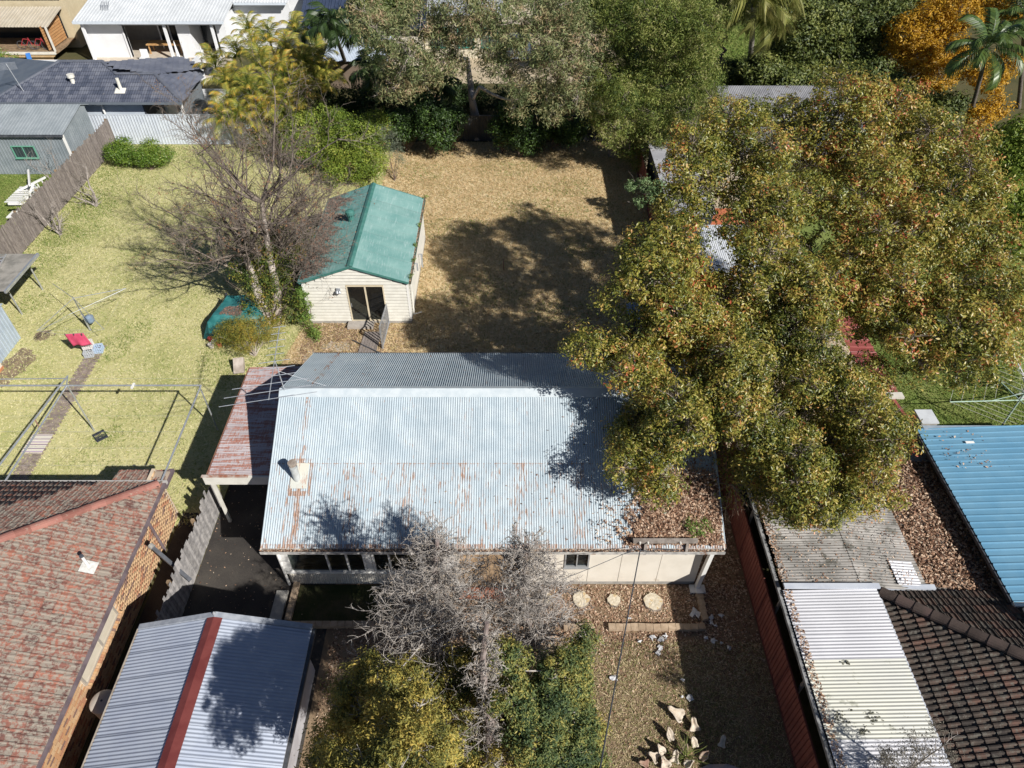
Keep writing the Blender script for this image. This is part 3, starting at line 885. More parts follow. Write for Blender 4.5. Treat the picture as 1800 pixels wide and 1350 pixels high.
# heap of leaves on the roof corner
HEAP = [(2.6, 12.55), (4.6, 12.55), (6.6, 12.55), (6.6, 15.6), (5.4, 15.8), (4.2, 15.0), (3.5, 14.0), (2.4, 13.3)]
def heapd(x, y):
    d = np.minimum((x - 3.2) / .9 - (y - 12.6) * .62, 3) + .35 * np.sin(x * 9) * np.cos(y * 7) + .2 * np.sin(x * 23 + y * 17)
    return np.clip(d * 1.1, .03, 1) * np.clip(1.15 - (y - 13.9) * 1.2, 0.05, 1)
def heapz(x, y): return roofz(x, y) + .05 + .10 * np.clip(1 - ((x - 5.2) / 1.9) ** 2 - ((y - 13.8) / 1.5) ** 2, 0, 1)
lo = scatter_leaves('leaf_heap', litter, HEAP, 24000, .095, 33, .0, .07, hfun=heapz, kind=None, tilt=.5, dens=heapd)
tag(lo, 'heap of brown fallen leaves on the right front corner of the iron roof', 'leaf litter', None, 'stuff')
scatter_leaves('roof_leaves', litter, [(-7, 12.7), (6.5, 12.7), (6.5, 17.2), (2, 17.2), (0, 14.5), (-7, 13.4)], 650, .07, 34, .02, .01, hfun=roofz, label='single leaves caught in the roof corrugations',
               dens=lambda x, y: np.clip((x + 1) / 6, .08, 1))
leafg = leaf_mat('fresh_weed', [(.08, .16, .03), (.16, .26, .05), (.30, .34, .08)], .5, .3)
shrub('roof_weed', 'bright green weed growing out of the leaves at the gutter', 'weed', (5.75, 12.9, 3.15), [(5.7, 12.95, 3.4, .3), (6.0, 13.0, 3.4, .28), (5.5, 13.1, 3.4, .25)], leafg, 700, .07, browntwig, 5, sub=.12)

# ================================================================== CARPORT
t = T('carport', 'carport with a rust-red corrugated roof and white fascia on the left side of the house', 'carport', (-9.3, 18.3, 0))
rust_roof = rusty('rusty_carport_iron', (.38, .33, .34), (.46, .42, .43), rust=(.20, .065, .035), thr=.47, stretch=(.6, 7, 1), orand=.12)
sheets(t, 'roof_sheet', rust_roof, (-10.55, 21.15, 2.72), (0, -1, 0), 5.55, (1, 0, .03), 2.65, amp=.011)
box('fascia', -10.68, -7.9, 15.48, 15.56, 2.36, 2.76, offwhite, t)
box('side_beam', -10.62, -10.57, 15.58, 21.15, 2.58, 2.69, M('rust_trim', (.2, .08, .05), (.3, .15, .1)), t)
for y in (15.62, 18.4, 20.9): MB().beam((-10.5, y, 0), (-10.5, y, 2.6), .1, .1).build('post', offwhite, t)
box('fascia_cap', -10.72, -9.1, 15.46, 15.58, 2.762, 2.775, M('rust_cap', (.5, .45, .4), (.3, .12, .07), 3), t)

# ================================================================== SMALL HOUSE (green roof)
t = T('garden_house', 'small weatherboard house with a green corrugated gable roof in the back yard', 'shed', (-7.4, 31.4, 0))
SX0, SX1, SY0, SY1, AX = -9.85, -4.95, 27.4, 35.0, -7.45
EzL, EzR, Az = 2.5, 2.5, 3.4
m = MB(); m.prism([(SX0 + .03, 0), (SX1 - .03, 0), (SX1 - .03, EzR - .06), (AX, Az - .09), (SX0 + .03, EzL - .06)], 'y', SY1 - .1, SY1)
m.box(SX0 + .03, SX0 + .1, SY0 + .1, SY1 - .1, 0, EzL - .08); m.box(SX1 - .1, SX1 - .03, SY0 + .1, SY1 - .1, 0, EzR - .08)
m.build('wall', M('green_house_wall', (.62, .57, .48), None, 2, .7), t)
wb = M('weatherboard_cream', (.58, .56, .50), (.64, .62, .56), 3, .55, orand=.03)
DX0, DX1, DZ1 = -7.78, -6.12, 2.2
row = 0; z = .16
while z < Az - .15:
    zt = z + .18
    def lim(zz):
        k = max(0, (zz - 2.42) / (Az - 2.42)); return SX0 + (AX - SX0) * k, SX1 + (AX - SX1) * k
    l, r_ = lim(zt)
    if r_ - l < .2: break
    spans = [(l, r_)] if z >= DZ1 else [(l, DX0 - .06), (DX1 + .06, r_)]
    for a, b in spans:
        m = MB(); m.add([(a, SY0, zt), (b, SY0, zt), (b, SY0 - .062, z), (a, SY0 - .062, z), (a, SY0 + .05, zt), (b, SY0 + .05, zt), (b, SY0 + .05, z), (a, SY0 + .05, z)],
                        [(0, 1, 2, 3), (4, 7, 6, 5), (0, 4, 5, 1), (3, 2, 6, 7), (0, 3, 7, 4), (1, 5, 6, 2)])
        m.build('weatherboard', wb, t)
    z += .18
z = .16
while z < 2.4:
    zt = z + .18
    m = MB(); m.add([(SX1, SY0 + .02, zt), (SX1, SY1, zt), (SX1 + .028, SY1, z), (SX1 + .028, SY0 + .02, z), (SX1 - .03, SY0 + .02, zt), (SX1 - .03, SY1, zt), (SX1 - .03, SY1, z), (SX1 - .03, SY0 + .02, z)],
                    [(0, 1, 2, 3), (4, 7, 6, 5), (0, 4, 5, 1), (3, 2, 6, 7), (0, 3, 7, 4), (1, 5, 6, 2)])
    m.build('side_board', wb, t); z += .18
box('footing', SX0 - .02, SX1 + .03, SY0 - .06, SY1, 0, .155, concrete, t)
m = MB(); m.box(SX1 - .04, SX1 + .05, SY0 - .05, SY0 + .03, .16, 2.36); m.box(SX0 - .05, SX0 + .04, SY0 - .05, SY0 + .03, .16, 2.36); m.build('corner_trim', white, t)
dm = M('cream_alloy', (.60, .52, .38), None, 3, .4)
m = MB(); m.box(DX0 - .06, DX0, SY0 - .06, SY0 + .05, .16, DZ1 + .06); m.box(DX1, DX1 + .06, SY0 - .06, SY0 + .05, .16, DZ1 + .06)
m.box(DX0, DX1, SY0 - .06, SY0 + .05, DZ1, DZ1 + .06); m.box(DX0, DX1, SY0 - .06, SY0 + .05, .16, .2)
cx = (DX0 + DX1) / 2; m.box(cx - .035, cx + .035, SY0 - .05, SY0 + .03, .2, DZ1)
d = m.build('sliding_door', dm, t)
box('pane', DX0, cx - .035, SY0 - .02, SY0 - .01, .2, DZ1, glass('door_glass', (.02, .02, .02), .6), d)
box('pane', cx + .035, DX1, SY0 + .0, SY0 + .01, .2, DZ1, MATS['door_glass'], d)
box('handle', DX0 + .04, DX0 + .07, SY0 - .05, SY0 - .02, 1.0, 1.2, galv, d)
box('floor', SX0 + .1, SX1 - .1, SY0 + .06, SY1 - .1, .16, .17, M('tan_carpet', (.30, .25, .19), (.36, .30, .23), 4, .95), t)
groof = rusty('green_roof_iron', (.085, .21, .20), (.15, .28, .265), rust=(.19, .10, .07), thr=.70, stretch=(3, 3, 3), orand=.05, rough=.4, dirt=(.34, .42, .42), base_scale=.8)  # dirt tone kept pale: whitish weathering, plus sky reflection put into the colour
L_ = math.hypot(SX1 + .12 - AX, Az - EzR)
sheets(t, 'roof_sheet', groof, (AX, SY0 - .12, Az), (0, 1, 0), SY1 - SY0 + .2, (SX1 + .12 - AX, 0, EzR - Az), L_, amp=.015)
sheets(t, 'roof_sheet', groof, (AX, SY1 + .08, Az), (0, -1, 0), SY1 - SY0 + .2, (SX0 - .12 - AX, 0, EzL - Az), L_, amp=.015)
gt = M('green_trim', (.05, .165, .145), (.08, .21, .185), 3, .4)
m = MB(); y0, y1 = SY0 - .14, SY1 + .1
m.slab([(AX, y0, Az + .05), (AX + .14, y0, Az - .0), (AX + .14, y1, Az - .0), (AX, y1, Az + .05)], .01)
m.slab([(AX - .14, y0, Az - .0), (AX, y0, Az + .05), (AX, y1, Az + .05), (AX - .14, y1, Az - .0)], .01)
m.build('ridge_cap', gt, t)
m = MB()
for sx, ez in ((SX0 - .12, EzL), (SX1 + .12, EzR)):
    for y in (SY0 - .14, SY1 + .09): MB().beam((AX, y, Az - .05), (sx, y, ez - .05), .03, .10).build('barge_board', gt, t)
m = MB(); m.box(SX1 + .12, SX1 + .22, SY0 - .1, SY1 + .08, EzR - .13, EzR - .03); m.build('gutter', M('gutter_green', (.035, .10, .085), (.12, .08, .05), 5, .7), t)
m = MB(); m.tube([(SX1 + .17, 27.9, 2.4), (SX1 + .12, 27.9, 2.1), (SX1 + .09, 27.9, .15), (SX1 + .45, 28.1, .12)], .04, 8); m.build('downpipe', offwhite, t, smooth_=True)
m = MB(); m.tube([(SX1 + .08, 29.7, 1.9), (SX1 + .22, 29.7, 1.9), (SX1 + .22, 29.7, 1.5)], .045, 8); m.tube([(SX1 + .08, 31.6, 1.2), (SX1 + .2, 31.6, 1.2), (SX1 + .2, 31.6, .4)], .045, 8); m.build('vent_pipe', galv, t, smooth_=True)
vt = MB(); vt.lathe((-8.15, 31.75, 3.2), [(.16, -.15), (.16, .16), (.12, .18), (.2, .24), (.24, .34), (.22, .44), (.14, .5), (.03, .53)], 20); v = vt.build('turbine_vent', gt, t, smooth_=True)
for k in range(14):
    a = k * math.pi / 7; m = MB(); m.beam((-8.15 + .24 * math.cos(a), 31.75 + .24 * math.sin(a), 3.44), (-8.15 + .23 * math.cos(a + .3), 31.75 + .23 * math.sin(a + .3), 3.66), .035, .008, (math.cos(a), math.sin(a), 0)); m.build('vane', gt, v)
box('step', -8.0, -6.75, 26.85, 27.3, .02, .19, M('pallet_grey', (.32, .29, .26), (.42, .38, .34), 4, .9), t)
m = MB(); m.box(-8.28, -8.1, SY0 - .14, SY0 - .03, 2.02, 2.14); m.lathe((-8.25, SY0 - .2, 1.92), [(.07, 0), (.08, .05), (.03, .14)], 10); m.lathe((-8.13, SY0 - .2, 1.92), [(.07, 0), (.08, .05), (.03, .14)], 10); m.build('flood_light', galv, t)
def shedz(x, y): return np.where(x < AX, Az + (x - AX) * (Az - EzL) / (AX - SX0 + .12), Az - (x - AX) * (Az - EzR) / (SX1 + .12 - AX))
needles = leaf_mat('needle_litter', [(.15, .085, .065), (.27, .16, .12), (.38, .26, .21)], .9, .05, shift=.05, spec=.1)
nl = scatter_leaves('needle_litter', needles, [(-9.95, 27.4), (-7.6, 27.4), (-7.6, 35), (-9.95, 35)], 13000, .13, 41, .015, .03, hfun=shedz, kind='stuff', asp=.12, dens=lambda x, y: np.clip((-8.75 - x) * 1.5 + .35 * np.sin(y * 4.3) + .3 * np.sin(y * 11 + x * 9) + .25, .03, 1))
tag(nl, 'carpet of fallen red-brown needles on the left slope of the green roof', 'leaf litter')
for i, y in enumerate((27.6, 29.0, 30.4, 32.2, 35.1)):
    shrub('gutter_weed', ['green weed at the front end of the green house gutter', 'small weed tuft a step back in the green house gutter', 'leafy weed halfway along the green house gutter', 'sparse weed in the rear half of the green house gutter', 'weed at the far end of the green house gutter'][i],
          'weed', (SX1 + .17, y, EzR - .05), [(SX1 + .17, y, EzR + .08, .12), (SX1 + .2, y + .15, EzR + .05, .1)], leafg, 70, .07, browntwig, i, sub=.06, per=10)
scatter_leaves('gutter_litter', litter, [(SX1 + .02, SY0), (SX1 + .2, SY0), (SX1 + .2, SY1), (SX1 + .02, SY1)], 1800, .05, 42, EzR - .04, .04, label='dead leaves along the green house gutter')

# ================================================================== TILE HELPERS
def plane_frame(poly, up):
    """poly: 3-D corners; up: rough up-slope direction. returns origin, across, slope, normal"""
    p = [Vector(q) for q in poly]
    n = Vector((0, 0, 0))
    for i in range(len(p)):
        a, b = p[i], p[(i + 1) % len(p)]
        n += Vector(((a.y - b.y) * (a.z + b.z), (a.z - b.z) * (a.x + b.x), (a.x - b.x) * (a.y + b.y)))
    n.normalize()
    if n.z < 0: n = -n
    V = Vector(up); V = (V - n * V.dot(n)).normalized(); U = V.cross(n).normalized()
    return p[0], U, V, n

def tile_mats(poly, up, w=.30, e=.32, jit=.004, seed=1, off=0):
    O, U, V, n = plane_frame(poly, up)
    q = [((Vector(p) - O).dot(U), (Vector(p) - O).dot(V)) for p in poly]
    u0, u1 = min(a for a, b in q), max(a for a, b in q); v0, v1 = min(b for a, b in q), max(b for a, b in q)
    R = random.Random(seed); out = []
    xs = []; ys = []
    nv = int((v1 - v0) / e) + 1; nu = int((u1 - u0) / w) + 2
    for j in range(nv):
        for i in range(nu):
            xs.append(u0 + (i + .5) * w - (w / 2 if off and j % 2 else 0)); ys.append(v0 + (j + .5) * e)
    ok = in_poly(np.array(xs), np.array(ys), q)
    tiltv = (V + n * -.0).normalized()
    for x, y, k in zip(xs, ys, ok):
        if not k: continue
        o = O + U * (x - w / 2 + R.uniform(-jit, jit)) + V * (y - e / 2 - .03) + n * (.012 + R.uniform(0, jit))
        # tiles tip slightly: the lower edge rides on the tile below
        vv = (V - n * .10).normalized(); nn = U.cross(vv)
        m = Matrix((U, vv, nn)).transposed().to_4x4(); m.translation = o + n * .022
        out.append(m)
    return out

def tile_mesh(name, mat, w=.30, l=.36, kind='roman', t=.022):
    if kind == 'roman': prof = [(0, .0), (.10, .034), (.22, .038), (.34, .004), (.5, .0), (.60, .034), (.74, .038), (.86, .004), (1.0, .0)]
    elif kind == 'flat': prof = [(0, .012), (.08, .03), (.18, .03), (.26, .006), (.62, .004), (.72, .02), (.84, .02), (.92, .006), (1, .006)]
    vs = []; fs = []
    n = len(prof)
    for y in (0, l):
        for x, z in prof: vs.append((x * w * .985, y, z))
    for x, z in prof: vs.append((x * w * .985, 0, z - t))
    for i in range(n - 1):
        fs.append((i, i + 1, i + n + 1, i + n)); fs.append((i + 1, i, i + 2 * n, i + 2 * n + 1))
    return local_mesh(name, vs, fs, mat)

def ridge_caps(parent, a, b, mat, r=.13, L=.4, name='ridge_tile'):
    a = Vector(a); b = Vector(b); d = (b - a); n = max(1, int(d.length / L)); l = d.length / n
    vs = []; fs = []
    for y, rr in ((0, r * 1.08), (l + .04, r * .95)):
        for k in range(8): vs.append((rr * math.cos(math.pi * k / 7), y, rr * .8 * math.sin(math.pi * k / 7)))
    for k in range(7): fs.append((k, k + 1, k + 9, k + 8))
    k0 = len(vs)
    fs.append(tuple(reversed(range(8))))
    me = local_mesh(name, vs, fs, mat, False)
    side = d.cross(Vector((0, 0, 1))).normalized()
    for i in range(n):
        piece(name, me, parent, frame(a + d * (i / n) - Vector((0, 0, .015)), side, d))

# ================================================================== BRICK HOUSE, LEFT FRONT
bh = T('brick_house', 'brick house with a weathered red tile roof at the lower left beside the paling fence', 'house', (-15, 8, 0))
GX, GY, GZ = -12.0, 15.3, 2.68
SL = .42
def tmat(name, c1, c2, c3, moss, **k):
    m, nt, b = new_mat(name)
    v = position(nt)
    oi = nt.nodes.new("ShaderNodeObjectInfo")
    at = nt.nodes.new("ShaderNodeAttribute"); at.attribute_name = 'rnd'
    r = mth(nt, 'MAXIMUM', at.outputs['Fac'], oi.outputs['Random'])
    a = noise(nt, v, k.get('sc', 1.2), 5, .65)
    col = ramp(nt, mth(nt, 'ADD', mth(nt, 'MULTIPLY', a, .7), mth(nt, 'MULTIPLY', r, .3)), [c1, c2, c3], pos=[.35, .5, .68])
    f = noise(nt, v, k.get('fs', 9), 6, .75)
    col = mix(nt, mth(nt, 'MULTIPLY', smooth(nt, f, k.get('mt', .46), k.get('mt', .46) + .12), .85), col, moss)
    nt.links.new(col, b.inputs['Base Color']); b.inputs['Roughness'].default_value = .9; b.inputs['Specular IOR Level'].default_value = .2
    bp = nt.nodes.new("ShaderNodeBump"); bp.inputs['Strength'].default_value = .5; bp.inputs['Distance'].default_value = .01
    nt.links.new(noise(nt, v, 40, 4), bp.inputs['Height']); nt.links.new(bp.outputs[0], b.inputs['Normal'])
    return m
redtile = tmat('lichened_red_tile', (.13, .07, .06), (.24, .105, .08), (.32, .13, .09), (.30, .27, .225), mt=.43, fs=7)
rt_me = tile_mesh('roof_tile', redtile, .32, .37, 'flat', .026)
D = 7.0
h0 = (GX, GY, GZ); ph = (GX - D, GY - D, GZ + SL * D)
# right-hand slope, rear slope
east = [(GX, -1, GZ), (GX, GY, GZ), (GX - D, GY - D, GZ + SL * D), (GX - D, -1, GZ + SL * D)]
rear = [(GX, GY, GZ), (GX - 14, GY, GZ), (GX - 14 + 2, GY - D, GZ + SL * D), (GX - D, GY - D, GZ + SL * D)]
for pl, nm in ((east, 'roof_deck'), (rear, 'roof_deck')):
    m = MB(); m.slab([(p[0], p[1], p[2] - .0) for p in pl], .04); m.build(nm, M('roof_battens', (.20, .10, .075), (.28, .14, .10), 5, .9), bh)
ms = tile_mats(east, (-1, 0, SL), .32, .33, seed=2) + tile_mats(rear, (0, -1, SL), .32, .33, seed=3)
lay(bh, 'roof_tile', rt_me, ms, redtile, 290)
hipm = tmat('hip_tile_red', (.22, .095, .075), (.30, .135, .11), (.36, .17, .135), (.33, .25, .2), mt=.55)
ridge_caps(bh, (GX - .1, GY - .1, GZ + .08), (GX - D, GY - D, GZ + SL * D + .06), hipm, .15, .42)
# small rear wing
m = MB(); m.slab([(-13.85, 15.28, 2.62), (-12.02, 15.28, 2.62), (-12.02, 16.05, 2.42), (-13.85, 16.05, 2.42)], .04); m.build('roof_deck', MATS['roof_battens'], bh)
lay(bh, 'wing_tile', tile_mesh('wing_tile', redtile, .32, .37, 'flat', .026), tile_mats([(-12.05, 16.02, 2.42), (-13.85, 16.02, 2.42), (-13.85, 15.3, 2.62), (-12.05, 15.3, 2.62)], (0, -1, .28), .3, .3, seed=8), redtile, 40)
MB().box(-12.6, -12.55, 15.3, 16.0, 0, 2.4).box(-13.8, -12.6, 15.95, 16.0, 0, 2.4).build('wing_wall', M('wing_brick', (.42, .22, .12)), bh)
wallm = M('mortar', (.52, .42, .31), (.60, .50, .38), 4, .95)
MB().box(-12.62, -12.52, -1, 15.95, 0, GZ - .02).build('wall', wallm, bh)
def brick_mat():
    m, nt, b = new_mat('mixed_brick')
    oi = nt.nodes.new("ShaderNodeObjectInfo"); at = nt.nodes.new("ShaderNodeAttribute"); at.attribute_name = 'rnd'
    r = mth(nt, 'MAXIMUM', at.outputs['Fac'], oi.outputs['Random'])
    col = ramp(nt, r, [(.56, .35, .18), (.50, .27, .13), (.58, .39, .22), (.43, .20, .11), (.20, .12, .10), (.48, .30, .17), (.52, .33, .19)], 'CONSTANT', [0, .18, .34, .52, .68, .78, .9])
    col = mix(nt, mth(nt, 'MULTIPLY', noise(nt, position(nt), 25, 3), .35), col, (.25, .15, .1))
    nt.links.new(col, b.inputs['Base Color']); b.inputs['Roughness'].default_value = .9
    MATS['mixed_brick'] = m; return m
bm_ = brick_mat()
bv = [(0, .0, 0), (0, .23, 0), (0, .23, .076), (0, 0, .076), (.022, .003, .003), (.022, .227, .003), (.022, .227, .073), (.022, .003, .073)]
bme = local_mesh('brick', bv, [(4, 5, 6, 7), (0, 1, 5, 4), (1, 2, 6, 5), (2, 3, 7, 6), (3, 0, 4, 7)], bm_)
bms = []
for c in range(30):
    z = .06 + c * .086
    y = 4.0 + (.12 if c % 2 else 0)
    while y < 15.75:
        if not (8.85 < y + .12 < 11.35 and 1.15 < z + .04 < 2.45): bms.append(Matrix.Translation((-12.52, y, z)))
        y += .24
lay(bh, 'brick', bme, bms, bm_, 290)
# window of the brick wall: two obscured panes with brick sill
fm = M('window_alloy', (.42, .38, .33), None, 3, .45, metal=.2)
def yz_window(parent, x, y0, y1, z0, z1, fm, panem, mull=None):
    m = MB(); f = .055
    m.box(x - .02, x + .05, y0, y1, z0, z0 + f); m.box(x - .02, x + .05, y0, y1, z1 - f, z1)
    m.box(x - .018, x + .048, y0, y0 + f, z0 + f, z1 - f); m.box(x - .018, x + .048, y1 - f, y1, z0 + f, z1 - f)
    ds = mull or []
    for d in ds: m.box(x - .016, x + .046, d - .04, d + .04, z0 + f, z1 - f)
    w = m.build('window', fm, parent)
    g = [y0 + f] + ds + [y1 - f]
    for a, b in zip(g[:-1], g[1:]): box('pane', x + .01, x + .02, a + .01, b - .01, z0 + f, z1 - f, panem, w)
    return w
blind = M('lowered_blind', (.56, .50, .40), (.62, .56, .46), 2, .5)
yz_window(bh, -12.5, 8.95, 11.25, 1.2, 2.45, fm, blind, [10.15])
sb = local_mesh('sill_brick', [(0, 0, 0), (.12, 0, -.03), (.12, .075, -.03), (0, .075, 0), (0, 0, .07), (.12, 0, .03), (.12, .075, .03), (0, .075, .07)], [(0, 3, 2, 1), (4, 5, 6, 7), (0, 1, 5, 4), (1, 2, 6, 5), (2, 3, 7, 6), (3, 0, 4, 7)], bm_)
for i in range(29): piece('sill_brick', sb, bh, Matrix.Translation((-12.5, 8.9 + i * .085, 1.12)))
gm = M('brown_gutter', (.13, .10, .11), (.19, .15, .16), 3, .45)
m = MB(); m.box(GX, GX + .11, -1, GY + .1, GZ - .1, GZ + .0); m.build('gutter', gm, bh)
m = MB(); m.box(GX - 12, GX + .12, GY + .0, GY + .1, GZ - .1, GZ + .02); m.build('rear_gutter', M('pale_gutter', (.42, .40, .38)), bh)
m = MB(); m.box(-12.52, GX, -1, 15.9, GZ - .16, GZ - .13); m.box(-12.52, GX - .02, -1, 15.9, GZ - .13, GZ - .11); m.build('eave_lining', M('eave_paint', (.35, .28, .22)), bh)
m = MB(); m.box(-12.14, -11.96, 15.3, 16.1, 2.34, 2.48); m.build('wing_gutter', gm, bh)
m = MB(); m.tube([(-12.02, 14.3, 2.58), (-12.2, 14.3, 2.4), (-12.44, 14.3, 2.2), (-12.44, 14.3, .1)], .05, 8); m.build('downpipe', gm, bh)
m = MB(); m.tube([(-15.2, 11.47, 3.9), (-15.25, 11.47, 4.3)], .05, 10)
VX, VY = (-12.84, 11.77)
v = MB().tube([(VX, VY, 3.05), (VX, VY, 3.62)], .045, 10).build('vent_pipe', white, bh)
MB().tube([(VX, VY, 3.62), (VX, VY, 3.68)], .06, 10).build('vent_cap', darkmetal, v)
fz = lambda x: GZ + SL * (GX - x) + .075
m = MB(); m.slab([(VX - .2, VY - .22, fz(VX - .2)), (VX + .2, VY - .22, fz(VX + .2)), (VX + .2, VY + .18, fz(VX + .2)), (VX - .2, VY + .18, fz(VX - .2))], .012); m.build('flashing', M('lead_flashing', (.50, .49, .46), (.66, .65, .62), 9, .5), v)
# hot-water cylinder
t = T('hot_water_cylinder', 'beige hot water cylinder standing between the brick wall and the garage roof', 'water heater', (-11.62, 8.35, 0))
hm = M('cylinder_enamel', (.48, .42, .37), (.54, .48, .42), 2, .4)
MB().lathe((-11.62, 8.35, 0), [(.33, .02), (.33, 1.5), (.345, 1.5), (.345, 1.56), (.30, 1.6), (.08, 1.63)], 28).build('tank', hm, t, smooth_=True)
MB().lathe((-11.62, 8.35, 1.62), [(.035, 0), (.03, .02)], 12).build('cap', darkmetal, t)
MB().tube([(-11.35, 8.2, .3), (-11.25, 8.05, .25), (-11.25, 7.9, .1)], .012, 6).build('hose', M('copper_pipe', (.35, .17, .09), None, 3, .4, metal=.7), t)

# ================================================================== GARAGE, LEFT FRONT
t = T('garage', 'garage with a grey corrugated gable roof and a dark red ridge cap beside the driveway', 'garage', (-8.4, 6, 0))
A0, A1, AR, E0, E1, AY, AZr, AE = -10.93, -5.86, -8.5, 0, 0, 10.12, 3.15, 2.42
gi = rusty('garage_iron', (.36, .40, .49), (.42, .46, .54), thr=.80, stretch=(1, 5, 1), rough=.36, orand=.025, metal=.15)
sheets(t, 'roof_sheet', gi, (AR, -1.2, AZr), (0, 1, 0), AY + 1.2, (A1 - AR, 0, AE - AZr), math.hypot(A1 - AR, AE - AZr), amp=.012, pitch=.1)
sheets(t, 'roof_sheet', gi, (AR, AY, AZr), (0, -1, 0), AY + 1.2, (A0 - AR, 0, AE - AZr), math.hypot(A0 - AR, AE - AZr), amp=.012, pitch=.1)
rm = M('dark_red_flashing', (.13, .03, .028), (.17, .045, .04), 2, .4)
k = (AZr - AE) / (A1 - AR)
m = MB(); m.slab([(AR, -1.2, AZr + .06), (AR + .23, -1.2, AZr + .06 - .23 * k), (AR + .23, AY - .06, AZr + .06 - .23 * k), (AR, AY - .06, AZr + .06)], .01)
m.slab([(AR - .2, -1.2, AZr + .06 - .2 * k), (AR - .002, -1.2, AZr + .06), (AR - .002, AY - .06, AZr + .06), (AR - .2, AY - .06, AZr + .06 - .2 * k)], .01); m.build('ridge_cap', rm, t)
gb = M('grey_flashing', (.26, .28, .32), (.36, .38, .42), 5, .5)
m = MB(); m.beam((AR, AY + .02, AZr + .04), (A1, AY + .02, AE + .04), .16, .05); m.beam((AR, AY + .02, AZr + .04), (A0, AY + .02, AE + .04), .16, .05); m.build('barge_flashing', gb, t)
MB().lathe((AR, AY + .02, AZr + .05), [(.05, 0), (.05, .08), (.01, .14)], 8).build('finial', galv, t)
m = MB(); m.box(A1, A1 + .1, -1.2, AY, AE - .13, AE - .02); m.build('gutter', M('dark_gutter', (.05, .055, .06), (.09, .09, .1), 4, .5), t)
m = MB(); m.box(A0 - .07, A0, -1.2, AY, AE - .12, AE - .02); m.build('gutter', M('bare_gutter', (.30, .25, .2), (.42, .36, .3), 4, .6), t)
gw = M('garage_cladding', (.36, .35, .37), (.44, .43, .45), 2, .6, orand=.04)
for i, (a, b) in enumerate(((4.2, 6.0), (6.01, 7.8), (7.81, 9.95))): box('wall_panel', -6.26, -6.2, a, b, 0, AE - .02, gw, t)
box('rear_wall', -10.75, -6.27, 9.9, 9.96, 0, AE - .05, gw, t); box('side_wall', -10.8, -10.76, -1, 9.96, 0, AE - .05, gw, t)
MB().add([(-10.75, 9.93, AE - .05), (-6.27, 9.93, AE - .05), (AR, 9.93, AZr - .1)], [(0, 1, 2)]).build('gable', gw, t)
box('window_opening', -6.21, -6.185, 5.2, 6.4, .9, 1.9, darkmetal, t)

# ================================================================== FENCES
def paling_fence(label, p0, p1, h, face, seed, mat, w=.1, gap=.008, lean=.02, notop=.08):
    a = Vector((*p0, 0)); b = Vector((*p1, 0)); d = (b - a); L = d.length; d.normalize(); n = Vector((-d.y, d.x, 0)) * face
    t = T('paling_fence', label, 'fence', tuple((a + b) / 2))
    me = local_mesh('paling', [(0, 0, 0), (w, 0, 0), (w, .016, 0), (0, .016, 0), (0, 0, h), (w, 0, h), (w, .016, h), (0, .016, h)],
                    [(4, 5, 6, 7), (0, 1, 5, 4), (1, 2, 6, 5), (2, 3, 7, 6), (3, 0, 4, 7)], mat)
    R = random.Random(seed); k = int(L / (w + gap)); ms = []
    for i in range(k):
        s = 1 + R.uniform(-notop, notop) * .6
        o = a + d * (i * (w + gap)) + n * R.uniform(0, .02)
        zx = Vector((0, 0, 1)) + d * R.uniform(-lean, lean)
        m = Matrix((d, d.cross(Vector((0, 0, 1))) * -1, zx * s)).transposed().to_4x4(); m.translation = o
        ms.append(m)
    lay(t, 'paling', me, ms, mat, 290)
    for z in (.35, h * .5, h - .3): MB().beam(a - n * .05 + Vector((0, 0, z)), b - n * .05 + Vector((0, 0, z)), .05, .08).build('rail', oldtimber, t)
    j = 0
    while j < L:
        q = a + d * j - n * .09; MB().box(q.x - .05, q.x + .05, q.y - .05, q.y + .05, 0, h + .03).build('post', oldtimber, t); j += 2.4
    return t
paling_fence('long grey timber paling fence at the left edge of the lawn', (-27.2, 27.5), (-27.2, 46.9), 1.92, -1, 3, weathered, w=.1)
paling_fence('weathered grey paling fence in the gap between the brick house and the driveway', (-11.03, 5.0), (-11.03, 16.6), 1.5, -1, 5, M('silver_paling', (.22, .21, .21), (.36, .34, .33), 5, .9, bump=.4, orand=.25), w=.125, lean=.05, notop=.2)
t = T('fence_brace', 'old timber post leaning across the grey paling fence by the brick wall', 'post', (-11.3, 13.0, 0))
MB().beam((-12.0, 13.35, 1.8), (-10.72, 12.6, .9), .12, .12).build('pole', darkmetal, t)
MB().tube([(-12.02, 13.36, 1.84), (-11.9, 13.3, 1.8)], .09, 8).build('cap', concrete, t)

